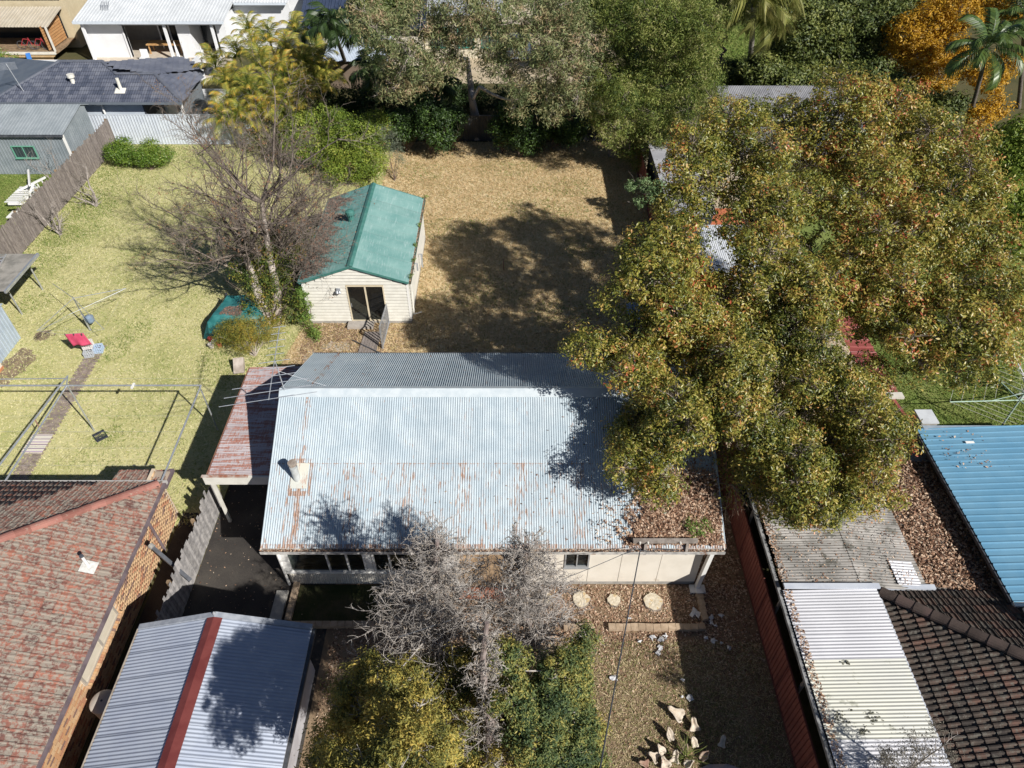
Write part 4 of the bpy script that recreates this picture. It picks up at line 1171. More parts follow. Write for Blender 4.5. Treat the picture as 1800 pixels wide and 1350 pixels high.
def steel_fence(name, label, p0, p1, h, mat, railm, n, side=1, pitch=.17, amp=.018, step=0.0, sw=.8, zf=None):
    a = Vector((*p0, 0)); b = Vector((*p1, 0)); d = (b - a); L = d.length; d.normalize(); nr = Vector((d.y, -d.x, 0)) * side
    t = T(name, label, 'fence', tuple((a + b) / 2))
    me = corr_mesh('fence_sheet', sw + .01, h - .06, mat, pitch=pitch, amp=amp, kind='trap')
    me2 = local_mesh('post', [(-.03, -.03, 0), (.03, -.03, 0), (.03, .03, 0), (-.03, .03, 0), (-.03, -.03, h + .02), (.03, -.03, h + .02), (.03, .03, h + .02), (-.03, .03, h + .02)],
                     [(4, 5, 6, 7), (0, 1, 5, 4), (1, 2, 6, 5), (2, 3, 7, 6), (3, 0, 4, 7)], railm)
    k = int(L / sw); R = random.Random(n)
    for i in range(k):
        dz = zf(i) if zf else 0
        o = a + d * (i * sw) + Vector((0, 0, .03 + dz)) + nr * R.uniform(0, .006)
        x = d
        piece('fence_sheet', me, t, frame(o if side > 0 else o, x, (0, 0, 1)))
        if i % 3 == 0:
            piece('post', me2, t, frame(a + d * (i * sw) + Vector((0, 0, dz)), d, (-d.y, d.x, 0)))
            e = min(L, (i + 3) * sw)
            for z in (.04, h - .01):
                MB().beam(a + d * (i * sw + .03) + Vector((0, 0, z + dz)), a + d * (e - .03) + Vector((0, 0, z + dz)), .05, .045).build('rail', railm, t)
    return t
redf = M('red_fence_paint', (.25, .085, .065), (.30, .105, .08), 2, .5, orand=.06)
redr = M('red_rail_paint', (.15, .05, .04), (.20, .07, .055), 2, .5)
steel_fence('steel_fence', 'dark red ribbed steel fence down the right side of the lot', (8.13, 4.6), (8.13, 47.0), 1.65, redf, redr, 4, zf=lambda i: .0 + .06 * math.floor(i / 3) * 0)
whitef = M('white_fence_paint', (.50, .54, .60), (.56, .60, .65), 2, .45, orand=.02)
steel_fence('steel_fence', 'white ribbed steel fence along the back of the green lawn', (-28.9, 47.05), (-17.5, 47.05), 2.1, whitef, whitef, 5, pitch=.2, amp=.02)
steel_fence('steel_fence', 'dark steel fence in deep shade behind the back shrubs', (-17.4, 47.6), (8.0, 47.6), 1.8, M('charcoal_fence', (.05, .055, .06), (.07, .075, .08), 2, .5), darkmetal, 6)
steel_fence('steel_fence', 'brown-red steel fence at the far right beyond the amber tree', (28.5, 45.2), (40, 45.2), 1.9, M('brown_fence', (.20, .07, .055), (.25, .09, .07), 2, .5), redr, 7, pitch=.3, amp=.03)

# leaning metal gate beside the small house
t = T('side_gate', 'narrow grey metal gate standing edge-on by the sliding door of the small house', 'gate', (-6.1, 26.2, 0))
m = MB()
G0, G1 = Vector((-6.08, 25.4, .05)), Vector((-6.02, 27.25, .05))
m.beam(G0, G0 + Vector((0, 0, 1.35)), .07, .07); m.beam(G1, G1 + Vector((0, 0, 1.2)), .05, .05)
m.beam(G0 + Vector((0, 0, 1.3)), G1 + Vector((0, 0, 1.2)), .05, .05); m.beam(G0 + Vector((0, 0, .1)), G1 + Vector((0, 0, .1)), .05, .05); m.build('gate_frame', galv, t)
for i in range(9): q = G0.lerp(G1, (i + .7) / 10); MB().beam(q + Vector((0, 0, .1)), q + Vector((0, 0, 1.24)), .02, .06).build('bar', galv, t)
t = T('timber_ramp', 'short ramp of grey boards lying beside the metal gate', 'ramp', (-6.8, 25.7, 0))
for i in range(6): MB().beam((-7.15 + i * .14, 25.1, .05), (-7.05 + i * .14, 26.6, .07), .125, .04).build('board', weathered, t)
MB().beam((-7.6, 25.95, .1), (-6.1, 24.95, .12), .04, .04).build('cross_rod', darkmetal, t)
t = T('garden_tap', 'rusty garden tap on a short standpipe in the dry grass', 'tap', (-.46, 31.9, 0))
MB().tube([(-.46, 31.9, 0), (-.46, 31.9, .62)], .03, 8).build('standpipe', M('rusty_pipe', (.16, .09, .06), (.25, .15, .1), 8, .8), t)
MB().tube([(-.46, 31.9, .62), (-.46, 31.75, .62), (-.46, 31.72, .55)], .025, 8).build('spout', MATS['rusty_pipe'], t); MB().beam((-.53, 31.9, .7), (-.39, 31.9, .7), .03, .03).build('handle', MATS['rusty_pipe'], t)

# ================================================================== LEFT YARD
t = T('garden_path', '', '', (-19.6, 20.5, 0)); del t['label']; del t['category']; t['kind'] = 'structure'
pm = M('brown_paver', (.21, .165, .14), (.30, .245, .21), 5, .95, orand=.18)
pv = local_mesh('paver', [(0, 0, 0), (.225, 0, 0), (.225, .105, 0), (0, .105, 0), (.004, .004, .03), (.221, .004, .03), (.221, .101, .03), (.004, .101, .03)], [(4, 5, 6, 7), (0, 1, 5, 4), (1, 2, 6, 5), (2, 3, 7, 6), (3, 0, 4, 7)], pm)
for j in range(96):
    for i in range(3):
        y = 15.3 + j * .108; sh = (.07 if j % 2 else 0); xx = -19.72 - .03 * (y - 17.8)
        if random.Random(j * 3 + i).random() < .985: piece('paver', pv, t, Matrix.Translation((xx + i * .23 + (sh - .03), y, .004)))
# line-drying frame
t = T('clothes_frame', 'large galvanised pipe clothesline frame standing over the lawn behind the brick house', 'clothesline', (-16, 18, 0))
Z = 2.62
MB().tube([(-24, 20.18, Z), (-12.25, 20.2, Z)], .036, 8).build('top_rail', galv, t)
MB().tube([(-17.8, 20.6, Z), (-24, 20.5, Z)], .02, 6).build('thin_rail', galv, t)
for a, b in (((-12.25, 20.2, Z), (-12.1, 15.1, Z)), ((-17.55, 20.2, Z - .01), (-17.5, 15.1, Z)), ((-17.75, 20.75, Z), (-18.15, 15.1, Z))): MB().tube([a, b], .034, 8).build('side_rail', galv, t)
MB().tube([(-17.75, 20.75, Z), (-17.55, 20.2, Z)], .025, 6).build('link', galv, t)
for x, y in ((-17.48, 20.15), (-12.33, 20.2), (-23.5, 20.2)): MB().tube([(x, y, 0), (x, y, Z)], .03, 8).build('post', galv, t)
for y in (20.55, 19.3, 18.5, 17.7, 16.9, 16.1): MB().tube([(-22, y, Z + .04), (-12.2, y, Z + .04)], .0035, 4).build('wire', galv, t)
for y, x in ((18.2, -17.75),): MB().beam((-17.9, 18.35, Z), (-17.5, 17.9, Z), .04, .02).build('strap', M('rust_strap', (.3, .17, .12)), t)
o = box('clip', -14.95, -14.88, 20.02, 20.3, Z - .02, Z + .05, white, t)
# rotary line
t = T('rotary_hoist', 'bare rotary clothes hoist with four drooping arms on the left lawn', 'clothesline', (-20.5, 26.8, 0))
MB().tube([(-20.5, 26.8, 0), (-20.5, 26.8, 1.0)], .05, 10).build('base_post', galv, t); MB().tube([(-20.5, 26.8, .9), (-20.48, 26.75, 2.05)], .03, 8).build('mast', galv, t)
hub = Vector((-20.48, 26.75, 1.98)); tips = [Vector((-18.3, 27.5, 2.0)), Vector((-21.1, 24.45, 1.9)), Vector((-18.5, 25.0, 1.55)), Vector((-22.3, 28.3, 1.7))]
for q in tips: MB().tube([hub, q], .014, 6).build('arm', galv, t)
for a, b in ((0, 1), ): MB().tube([tips[0], tips[0].lerp(tips[1], .5) - Vector((0, 0, .1)), tips[1]], .006, 5).build('wire', galv, t)
MB().tube([tips[1] + Vector((.1, 0, 0)), (-20.5, 26.0, 1.6), tips[0]], .01, 5).build('wire', galv, t)
MB().tube([tips[2], tips[0]], .003, 4).build('wire', galv, t); MB().tube([tips[1], tips[2]], .003, 4).build('wire', galv, t)
MB().lathe((-20.3, 26.85, .5), [(.16, 0), (.2, .1), (.2, .3), (.06, .38)], 16).build('winder', M('blue_grey_plastic', (.14, .20, .28), (.2, .26, .34)), t)
# towel
TP = [(-20.22, 24.74), (-19.37, 24.86)]
vs = []; fs = []
nx, nz = 12, 8
for j in range(nz + 1):
    for i in range(nx + 1):
        k = i / nx; q = j / nz
        x = TP[0][0] + (TP[1][0] - TP[0][0]) * (k * .92 + .08 * q); y = TP[0][1] + (TP[1][1] - TP[0][1]) * k + .05 * math.sin(k * 9) * q - .1 * q
        vs.append((x + .22 * q * .6, y, 1.45 - .62 * q * (1 - .05 * math.sin(k * 5))))
for j in range(nz):
    for i in range(nx): a = j * (nx + 1) + i; fs.append((a, a + 1, a + nx + 2, a + nx + 1))
o = MB().add(vs, fs).build('towel', M('crimson_towel', (.42, .045, .10), (.52, .07, .14), 3, .95, bump=.4), None, smooth_=True)
sm = o.modifiers.new('thick', 'SOLIDIFY'); sm.thickness = .012
tag(o, 'crimson towel pegged to a low wire beside the milk crates', 'towel')
t = T('towel_wire', 'thin low wire with pegs that carries the crimson towel', 'washing line', (-20, 25, 0))
MB().tube([(TP[0][0] - .15, TP[0][1], 1.46), (TP[1][0] + .25, TP[1][1], 1.46)], .006, 5).build('wire', galv, t)
MB().tube([(TP[0][0] - .15, TP[0][1], 1.46), tips[1]], .005, 5).build('wire', galv, t)
MB().tube([(TP[1][0] + .25, TP[1][1], 1.46), tips[2]], .005, 5).build('wire', galv, t)
for k in (.05, .5, .93):
    x = TP[0][0] + (TP[1][0] - TP[0][0]) * k; MB().box(x - .012, x + .012, TP[0][1] - .02, TP[0][1] + .02, 1.40, 1.50).build('peg', darkmetal, t)
# milk crates
def crate(name, label, x, y, z, mat, rz=0, s=.34, h=.28, group=None, rx=0):
    m = MB(); w = .022
    def slat(a0, a1, b0, b1, c0, c1): m.box(a0, a1, b0, b1, c0, c1)
    for zz in (0, h * .33, h * .66, h - .03):
        for y0 in (0, s - w): slat(0, s, y0, y0 + w, zz, zz + .03)
        for x0 in (0, s - w): slat(x0, x0 + w, w, s - w, zz + .001, zz + .029)
    for i in range(5):
        q = i * (s - .03) / 4
        for y0 in (.003, s - w + .003): m.box(q, q + .03, y0, y0 + w - .006, .03, h - .03)
        for x0 in (.003, s - w + .003): m.box(x0, x0 + w - .006, q, q + .03, .03, h - .03)
    for i in range(6): m.box(w, s - w, .03 + i * .05, .05 + i * .05, 0.003, .016); m.box(.03 + i * .05, .05 + i * .05, w, s - w, .017, .027)
    m.v = [(p[0] - s / 2, p[1] - s / 2, p[2]) for p in m.v]
    Rm = Matrix.Translation((x, y, z)) @ Matrix.Rotation(rz, 4, 'Z') @ Matrix.Rotation(rx, 4, 'X')
    m.v = [tuple(Rm @ Vector(p)) for p in m.v]
    o = m.build(name, mat); tag(o, label, 'crate', group); return o
crate('milk_crate', 'grey milk crate, front one of the two on the ground by the towel', -19.72, 24.95, .02, M('grey_crate', (.42, .44, .47)), .25, .4, .3)
crate('milk_crate', 'pale blue milk crate on the ground behind the grey one', -19.42, 25.25, .02, M('blue_crate', (.40, .50, .64)), .2, .4, .3)
crate('milk_crate', 'white milk crate stacked on top of the other crates', -19.78, 25.2, .33, M('white_crate', (.66, .62, .60)), .15, .4, .3)
crate('black_crate', 'black plastic crate lying on the lawn inside the clothesline frame', -17.08, 19.82, .03, M('black_crate_plastic', (.03, .035, .05)), .75, .46, .10)
# striped rug on the path
m, nt, b = new_mat('striped_rug')
g = nt.nodes.new("ShaderNodeNewGeometry"); sp = nt.nodes.new("ShaderNodeSeparateXYZ"); nt.links.new(g.outputs['Position'], sp.inputs[0])
fr = mth(nt, 'FRACT', mth(nt, 'MULTIPLY', sp.outputs[1], 1 / .52))
c = ramp(nt, fr, [(.62, .58, .50), (.20, .12, .20), (.64, .58, .50), (.40, .30, .42), (.66, .62, .52), (.24, .16, .24), (.62, .58, .5)], 'CONSTANT', [0, .22, .3, .48, .58, .8, .88])
nt.links.new(c, b.inputs['Base Color']); b.inputs['Roughness'].default_value = .95
rg = MB(); R0 = random.Random(4)
rg.slab([(-19.95, 18.95, .05), (-19.1, 18.95, .05), (-19.1, 19.95, .05), (-19.95, 19.95, .05)], .012)
for i in range(26): rg.box(-19.94 + i * .033, -19.93 + i * .033, 18.88, 18.95, .04, .045)
o = rg.build('rug', m); tag(o, 'cream and purple striped rug airing on the brick path', 'rug')
# patio roof on the left edge with ladders
t = T('patio_roof', 'flat grey patio roof on pipe posts against the paling fence, cut by the left edge of the picture', 'pergola', (-25, 28.5, 0))
pr = M('patio_iron', (.20, .19, .17), (.32, .30, .27), 2, .7, orand=.05)
sheets(t, 'roof_sheet', pr, (-27.0, 27.0, 2.2), (0, 1, 0), 3.1, (1, 0, 0), 3.3, kind='trap', pitch=.1, amp=.012)
MB().box(-23.72, -23.62, 26.95, 30.15, 2.1, 2.24).build('gutter', galv, t)
for x, y in ((-24.4, 30.4), (-24.42, 28.31)): MB().tube([(x, y - .3, 0), (x, y - .3, 2.18)], .04, 8).build('post', galv, t)
MB().beam((-27, 29.9, 2.08), (-23.7, 29.9, 2.08), .05, .1).build('beam', oldtimber, t)
def ladder(label, a, d, L, w, z):
    t = T('ladder', label, 'ladder', a); a = Vector(a); d = Vector(d).normalized(); n = Vector((-d.y, d.x, 0))
    for s in (0, w): MB().beam(a + n * s, a + n * s + d * L, .03, .07).build('rail', M('aluminium', (.6, .6, .6), None, 3, .35, metal=.6), t)
    k = .25
    while k < L: MB().beam(a + n * .02 + d * k, a + n * (w - .02) + d * k, .05, .03).build('rung', MATS['aluminium'], t); k += .3
ladder('aluminium ladder lying nearest the edge of the patio roof', (-24.65, 27.4, 2.28), (-.18, 1, 0), 2.6, .4, 0)
ladder('second aluminium ladder, further in on the patio roof', (-25.4, 27.8, 2.28), (-.18, 1, 0), 2.3, .38, 0)
o = MB().beam((-25.6, 27.5, 2.3), (-26.0, 29.7, 2.3), .14, .04).build('white_plank', white); tag(o, 'white plank lying on the patio roof beside the ladders', 'plank')
# metal sheds on the left edge
t = T('metal_shed', 'blue-grey ribbed metal shed at the left edge beside the bare earth', 'shed', (-25, 25.2, 0))
bs_ = M('blue_grey_iron', (.32, .38, .44), (.38, .44, .50), 1.5, .45, orand=.03)
sheets(t, 'wall_sheet', bs_, (-23.6, 24.2, .02), (0, 1, 0), 2.0, (0, 0, 1), 2.0, kind='trap', pitch=.2, amp=.016)
box('end_wall', -26.6, -23.62, 26.1, 26.16, 0, 2.0, bs_, t); box('front_wall', -26.6, -23.62, 24.2, 24.26, 0, 2.0, bs_, t)
sheets(t, 'roof_sheet', bs_, (-23.5, 24.1, 2.02), (0, 1, 0), 2.15, (-1, 0, .08), 3.1, kind='trap', pitch=.2, amp=.016)
t = T('outbuilding', 'cream rendered outbuilding just inside the left edge below the metal shed', 'shed', (-25, 22.3, 0))
box('wall', -26, -23.35, 20.6, 24.1, 0, 2.1, cream, t); box('roof', -26, -23.15, 20.5, 24.15, 2.1, 2.18, concrete, t)
box('base_course', -23.35, -23.3, 20.6, 24.1, 0, .12, M('orange_brick', (.45, .2, .1)), t)
# tarpaulin
t = T('covered_table', 'outdoor furniture under a green tarpaulin at the foot of the bare tree', 'tarpaulin', (-13.2, 27.6, 0))
R = random.Random(9); vs = []; fs = []; N_ = 14
for j in range(N_ + 1):
    for i in range(N_ + 1):
        u, v = i / N_, j / N_
        x = -14.5 + 2.7 * u + .25 * (v - .5); y = 26.25 + 2.5 * v + .2 * (u - .5)
        e = min(u, 1 - u, v, 1 - v); z = 1.05 + .12 * math.sin(u * 5) * math.cos(v * 4) - (.95 * (1 - e / .1) ** 1.3 if e < .1 else 0) + R.uniform(-.015, .015)
        k = 1 + (.10 if e < .08 else 0) * math.sin((u + v) * 22)
        vs.append((x + (.12 if u > .95 else -.12 if u < .05 else 0) * k, y + (.1 if v > .95 else -.12 if v < .05 else 0) * k, max(z, .12)))
for j in range(N_):
    for i in range(N_): a = j * (N_ + 1) + i; fs.append((a, a + 1, a + N_ + 2, a + N_ + 1))
MB().add(vs, fs).build('tarpaulin', M('green_tarp', (.02, .13, .13), (.04, .19, .19), 3, .45, bump=.2), t, smooth_=True)
for x, y in ((-14.3, 26.4), (-12.0, 26.5), (-14.2, 28.5), (-12.0, 28.6)): box('leg', x, x + .07, y, y + .07, 0, .95, darkmetal, t)
t = T('plastic_pots', 'red and white pots stacked by the corner of the green tarpaulin', 'pots', (-14.2, 25.7, 0))
for i, (x, y, c) in enumerate(((-14.35, 25.95, (.5, .08, .06)), (-14.1, 25.75, (.6, .55, .5)), (-13.85, 25.6, (.5, .1, .08)), (-14.2, 25.5, (.55, .5, .45)))):
    MB().lathe((x, y, 0), [(.09, 0), (.13, .22), (.14, .22), (.14, .25), (.11, .24)], 12).build('pot', M('pot_%s' % 'abcd'[i], c), t)
needpatch = scatter_leaves('tarp_litter', needles, [(-13.9, 26.6), (-12.8, 26.5), (-12.9, 27.3), (-13.7, 27.2)], 900, .1, 51, 1.12, .03, label='brown needles on the green tarpaulin', asp=.15)

# ================================================================== NEIGHBOURS ON THE LEFT AND BEHIND
t = T('grey_shed', 'grey ribbed steel garden shed with a small green-framed window at the upper left', 'shed', (-32, 44.4, 0))
gs = M('slate_steel', (.20, .23, .25), (.25, .28, .30), 1.5, .5, orand=.03)
sheets(t, 'wall_sheet', gs, (-40, 42.7, 0.02), (1, 0, 0), 12.0, (0, 0, 1), 2.68, sw=.8, kind='trap', pitch=.2, amp=.018)
sheets(t, 'wall_sheet', gs, (-28.0, 42.7, 0.02), (0, 1, 0), 3.5, (0, 0, 1), 2.68, sw=.8, kind='trap', pitch=.2, amp=.018)
MB().prism([(42.72, 2.68), (46.2, 2.68), (46.2, 3.1), (45.5, 3.3)], 'x', -28.03, -28.0).build('gable', gs, t)
sheets(t, 'roof_sheet', M('shed_roof_steel', (.24, .27, .29), (.30, .33, .35), 1, .42, orand=.05), (-40, 42.55, 2.72), (1, 0, 0), 12.1, (0, 3.1, .62), 3.2, sw=.8, kind='trap', pitch=.2, amp=.012)
sheets(t, 'roof_sheet', MATS['shed_roof_steel'], (-40, 45.62, 3.34), (1, 0, 0), 12.1, (0, .9, -.35), .97, sw=.8, kind='trap', pitch=.2, amp=.012)
MB().box(-40, -27.9, 42.45, 42.55, 2.6, 2.7).build('gutter', darkmetal, t)
MB().box(-28.06, -27.94, 42.62, 42.74, 0, 2.66).build('corner_trim', white, t)
MB().lathe((-33.6, 45.3, 3.2), [(.22, 0), (.22, .2), (.34, .28), (.36, .42), (.2, .52)], 16).build('roof_vent', offwhite, t, smooth_=True)
w = window(t, -31.55, -30.1, 42.66, 1.15, 1.95, M('green_frame', (.12, .30, .22)), (-30.85,))
box('stored_box', -30.8, -30.3, 42.9, 43.3, 1.1, 1.7, M('cardboard', (.42, .25, .1)), w)
# white garden seat and lattice behind the paling fence
t = T('garden_swing', 'white slatted garden seat frame behind the paling fence, at the left edge', 'garden seat', (-28.8, 38.5, 0))
for a, b in (((-30.2, 41.2, 0), (-28.2, 38.4, 1.1)), ((-29.4, 38.0, 0), (-28.2, 38.4, 1.6)), ((-29.9, 40.9, 1.2), (-28.9, 39.0, 1.2)), ((-30.3, 39.5, .5), (-28.3, 39.8, 1.3))): MB().beam(a, b, .1, .12).build('frame', white, t)
for i in range(9): MB().beam((-30.3, 38.2 + i * .22, .55), (-28.9, 38.2 + i * .22, .55), .12, .03).build('slat', white, t)
MB().box(-29.4, -28.5, 37.2, 37.4, .9, 1.0).build('back', white, t); MB().box(-29.3, -28.5, 36.4, 37.15, .5, .56).build('seat', white, t)
for i in range(5): MB().beam((-28.2, 37.3 + i * .5, 0), (-28.25, 37.3 + i * .5, 1.4), .05, .05).build('paling', white, t)
# grey-tiled house
t = T('tiled_house', 'low house with a blue-grey tiled hip roof behind the white fence', 'house', (-28, 51, 0))
greytile = tmat('blue_grey_tile', (.055, .065, .095), (.09, .10, .135), (.13, .14, .175), (.18, .17, .17), sc=.7, fs=3, mt=.6)
gme = tile_mesh('roof_tile', greytile, .33, .4, 'roman', .04)
ez = 2.75
pts = dict(eL=(-40, 47.5, ez), eR=(-22.15, 47.5, ez), r2R=(-24.56, 50.0, 3.66), r2L=(-27.18, 50.0, 3.66), r1R=(-28.45, 51.1, 4.1), r1L=(-31.41, 51.1, 4.1), hl=(-40, 47.6, 2.8), bR=(-22.3, 53.0, ez), bL=(-26.0, 56.0, ez), bLL=(-38, 56, ez))
F1 = [pts['eR'], pts['r2R'], pts['r2L'], pts['r1R'], pts['r1L'], (-34.9, 47.6, ez)]
F2 = [pts['eR'], pts['bR'], pts['r2R']]
F3 = [pts['r1R'], pts['r2L'], pts['r2R'], pts['bR'], (-24.6, 55.3, ez + .0)]
deckm = M('slate_deck', (.09, .10, .13), (.12, .13, .16), 2, .8)
for f, up in ((F1, (0, 1, .4)), (F2, (-1, 0, .5)), (F3, (-1, .2, .4))):
    m = MB(); m.slab([(p[0], p[1], p[2] - .03) for p in f], .03); m.build('roof_deck', deckm, t)
tm = tile_mats(F1, (0, 1, .4), .33, .36, seed=4) 
lay(t, 'roof_tile', gme, tm, greytile, 290)
merge_pieces('side_tile_field', gme, tile_mats(F2, (-1, .1, .5), .33, .36, seed=5) + tile_mats(F3, (-1, -.3, .4), .33, .36, seed=6), t, greytile)
for a, b in (('eR', 'r2R'), ('r2R', 'r2L'), ('r2L', 'r1R'), ('r1R', 'r1L')): ridge_caps(t, Vector(pts[a]) + Vector((0, 0, .04)), Vector(pts[b]) + Vector((0, 0, .04)), deckm, .13, .45)
ridge_caps(t, Vector(pts['r1L']) + Vector((0, 0, .04)), (-34.9, 47.7, ez + .05), deckm, .13, .45)
m = MB(); m.slab([(-40, 47.6, 2.78), (-34.9, 47.6, 2.78), (pts['r1L'][0], 51.1, 4.08), (-38, 56, 2.7), (-44, 56, 2.7)], .05); m.build('flat_roof', M('slate_sheet', (.10, .12, .155), (.13, .15, .18), 1, .5), t)
bw = M('pale_blue_render', (.44, .49, .56), (.50, .55, .62), 1.5, .7)
MB().box(-40, -25.2, 48.1, 48.2, 0, 2.7).build('wall', bw, t); MB().box(-25.25, -25.15, 48.2, 53, 0, 2.7).build('wall', bw, t)
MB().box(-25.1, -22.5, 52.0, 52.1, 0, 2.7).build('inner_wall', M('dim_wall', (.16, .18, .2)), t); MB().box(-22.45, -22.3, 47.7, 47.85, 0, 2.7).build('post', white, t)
MB().box(-25.2, -25.1, 48.1, 50.8, 1.2, 2.7).build('screen', darkmetal, t)
MB().box(-40, -22.1, 47.38, 47.5, 2.62, 2.76).build('gutter', M('slate_gutter', (.12, .14, .17)), t)
for x in (-31.4, -28.0): MB().tube([(x, 47.45, 2.65), (x + .15, 47.9, 2.4), (x + .15, 48.05, .1)], .07, 8).build('downpipe', white, t)
window(t, -37.6, -35.8, 48.08, 1.5, 2.2, white, (-36.7,), sill=False); window(t, -31.1, -30.2, 48.08, 1.5, 2.2, white, (), sill=False)
v = MB().tube([(-29.9, 49.2, 3.3), (-29.9, 49.2, 3.75)], .14, 12); v.tube([(-29.9, 49.2, 3.75), (-29.9, 49.2, 3.95)], .24, 12); v.build('roof_vent', offwhite, t)
v = MB().tube([(-26.45, 48.5, 3.1), (-26.45, 48.5, 3.95)], .11, 12); v.build('flue', offwhite, t); MB().slab([(-26.8, 48.15, 3.08), (-26.1, 48.15, 3.08), (-26.1, 48.6, 3.27), (-26.8, 48.6, 3.27)], .01).build('flashing', offwhite, t)
a = T('antenna', 'grid television antenna on the slate coloured roof at the upper left', 'antenna', (-33.0, 48.4, 3.0))
MB().tube([(-33.0, 48.4, 3.0), (-33.4, 48.5, 4.9)], .03, 6).build('mast', galv, a)
for i in range(7): MB().tube([(-34.0, 48.4, 4.5 + i * .07), (-32.9, 48.7, 4.5 + i * .07)], .012, 5).build('element', galv, a)
# white house
t = T('white_house', 'new white house with a ribbed white roof and two wide openings at the top left', 'house', (-30, 65, 0))
wr = M('bright_white_paint', (.68, .69, .71), (.74, .75, .77), 1, .5)
sheets(t, 'roof_sheet', M('white_roof_steel', (.52, .54, .56), (.58, .60, .62), 1, .4, orand=.03), (-35.8, 62.2, 3.35), (1, 0, 0), 12.3, (0, 1, .17), 11, sw=.8, kind='trap', pitch=.27, amp=.03)
sheets(t, 'roof_sheet', MATS['white_roof_steel'], (-23.5, 65.3, 3.9), (1, 0, 0), 4.6, (0, 1, .17), 8, sw=.8, kind='trap', pitch=.27, amp=.03)
m = MB()
for a, b in ((-35.6, -32.3), (-27.9, -26.8), (-24.6, -23.8)): m.box(a, b, 63.0, 63.3, 0, 3.2)
m.box(-32.3, -27.9, 63.0, 63.3, 2.85, 3.2); m.box(-26.8, -24.6, 63.0, 63.3, 2.85, 3.2); m.box(-26.9 + 0, -26.8, 63.3, 68, 0, 3.2)
m.box(-35.6, -35.5, 63.3, 70, 0, 3.2); m.box(-23.9, -23.8, 63.3, 66, 0, 3.3); m.box(-23.8, -19, 66, 66.2, 0, 3.8); m.build('wall', wr, t)
m = MB(); m.box(-24.8, -24.6, 62.4, 62.6, 0, 3.2); m.box(-28.7, -28.5, 62.4, 62.6, 0, 3.2); m.box(-35.4, -35.2, 62.4, 62.6, 0, 3.2); m.box(-32.4, -32.3, 62.9, 63.35, 0, 2.85); m.build('column', wr, t)
MB().box(-35.8, -23.5, 62.08, 62.2, 3.2, 3.38).build('gutter', M('grey_white_gutter', (.55, .60, .66)), t); MB().box(-23.4, -19, 65.2, 65.3, 3.75, 3.92).build('gutter', MATS['grey_white_gutter'], t)
box('back_wall', -35.5, -23.8, 67.4, 67.5, 0, 3.2, M('inside_wall', (.35, .33, .31), (.4, .38, .36)), t)
box('dark_doors', -31.2, -28.6, 66.8, 66.9, 0, 2.8, M('dark_glazing', (.02, .025, .03), None, 2, .15), t); box('dark_doors', -26.7, -24.8, 65.2, 65.3, 0, 2.8, MATS['dark_glazing'], t)
for x in (-30.4, -29.5, -25.8): box('door_stile', x, x + .1, 65.1, 65.18, 0, 2.8, wr, t)
box('deck', -35.5, -23.8, 58.5, 67.4, .0, .3, M('pale_deck', (.48, .42, .34), (.55, .48, .4), 2, .7), t)
box('rendered_wall', -24.9, -24.7, 50.5, 58.5, 0, 2.0, wr, t); box('rendered_wall', -24.6, -19.8, 52.6, 52.75, 0, 1.6, wr, t); box('rendered_wall', -38.5, -34.0, 58.2, 58.4, 0, 1.7, wr, t)
t2 = T('dining_table', 'long timber dining table in the left opening of the white house', 'table', (-29.4, 64.2, .3))
tm_ = M('golden_timber', (.42, .23, .09), (.5, .3, .13), 3, .5)
box('tabletop', -31.2, -28.2, 63.7, 64.8, 1.02, 1.1, tm_, t2)
for x in (-31.1, -28.4):
    for y in (63.8, 64.6): box('leg', x, x + .1, y, y + .1, .3, 1.02, tm_, t2)
for i, (x, y, l) in enumerate(((-27.6, 61.2, 'furled white parasol, leftmost of the group before the white house'), (-26.9, 61.0, 'furled white parasol second from the left of the group'), (-25.2, 60.3, 'furled white parasol standing apart at the right of the group'))):
    p = T('parasol', l, 'parasol', (x, y, .3)); MB().tube([(x, y, .3), (x, y, 2.2)], .03, 6).build('pole', offwhite, p); MB().lathe((x, y, .75), [(.05, 0), (.17, .1), (.12, .6), (.04, 1.35)], 10).build('canopy', wr, p, smooth_=True)
for i, (x, y, l) in enumerate(((-31.0, 61.4, 'white slatted chair at the left of the terrace'), (-27.3, 59.6, 'white chair between the parasols'), (-26.3, 61.3, 'white chair by the dark doors'))):
    p = T('terrace_chair', l, 'chair', (x, y, .3)); box('seat', x, x + .6, y, y + .6, .72, .78, wr, p); box('backrest', x, x + .6, y + .55, y + .62, .78, 1.3, wr, p)
    for a in (0, .54):
        for b in (0, .54): box('leg', x + a, x + a + .06, y + b, y + b + .06, .3, .72, wr, p)
p = T('bean_bag', 'black round chair beside the dark doors of the white house', 'chair', (-24.9, 61.8, .3)); MB().lathe((-24.6, 59.2, .3), [(.3, 0), (.42, .2), (.4, .45), (.15, .6)], 12).build('cushion', darkmetal, p, smooth_=True)
a = T('whirlybird_frame', 'small wire rack on the left corner of the white roof', 'rack', (-33.8, 64.3, 3.7))
for i in range(5): MB().beam((-34.1 + i * .15, 64.0, 3.72), (-34.1 + i * .15, 64.6, 4.2), .05, .04).build('bar', galv, a)
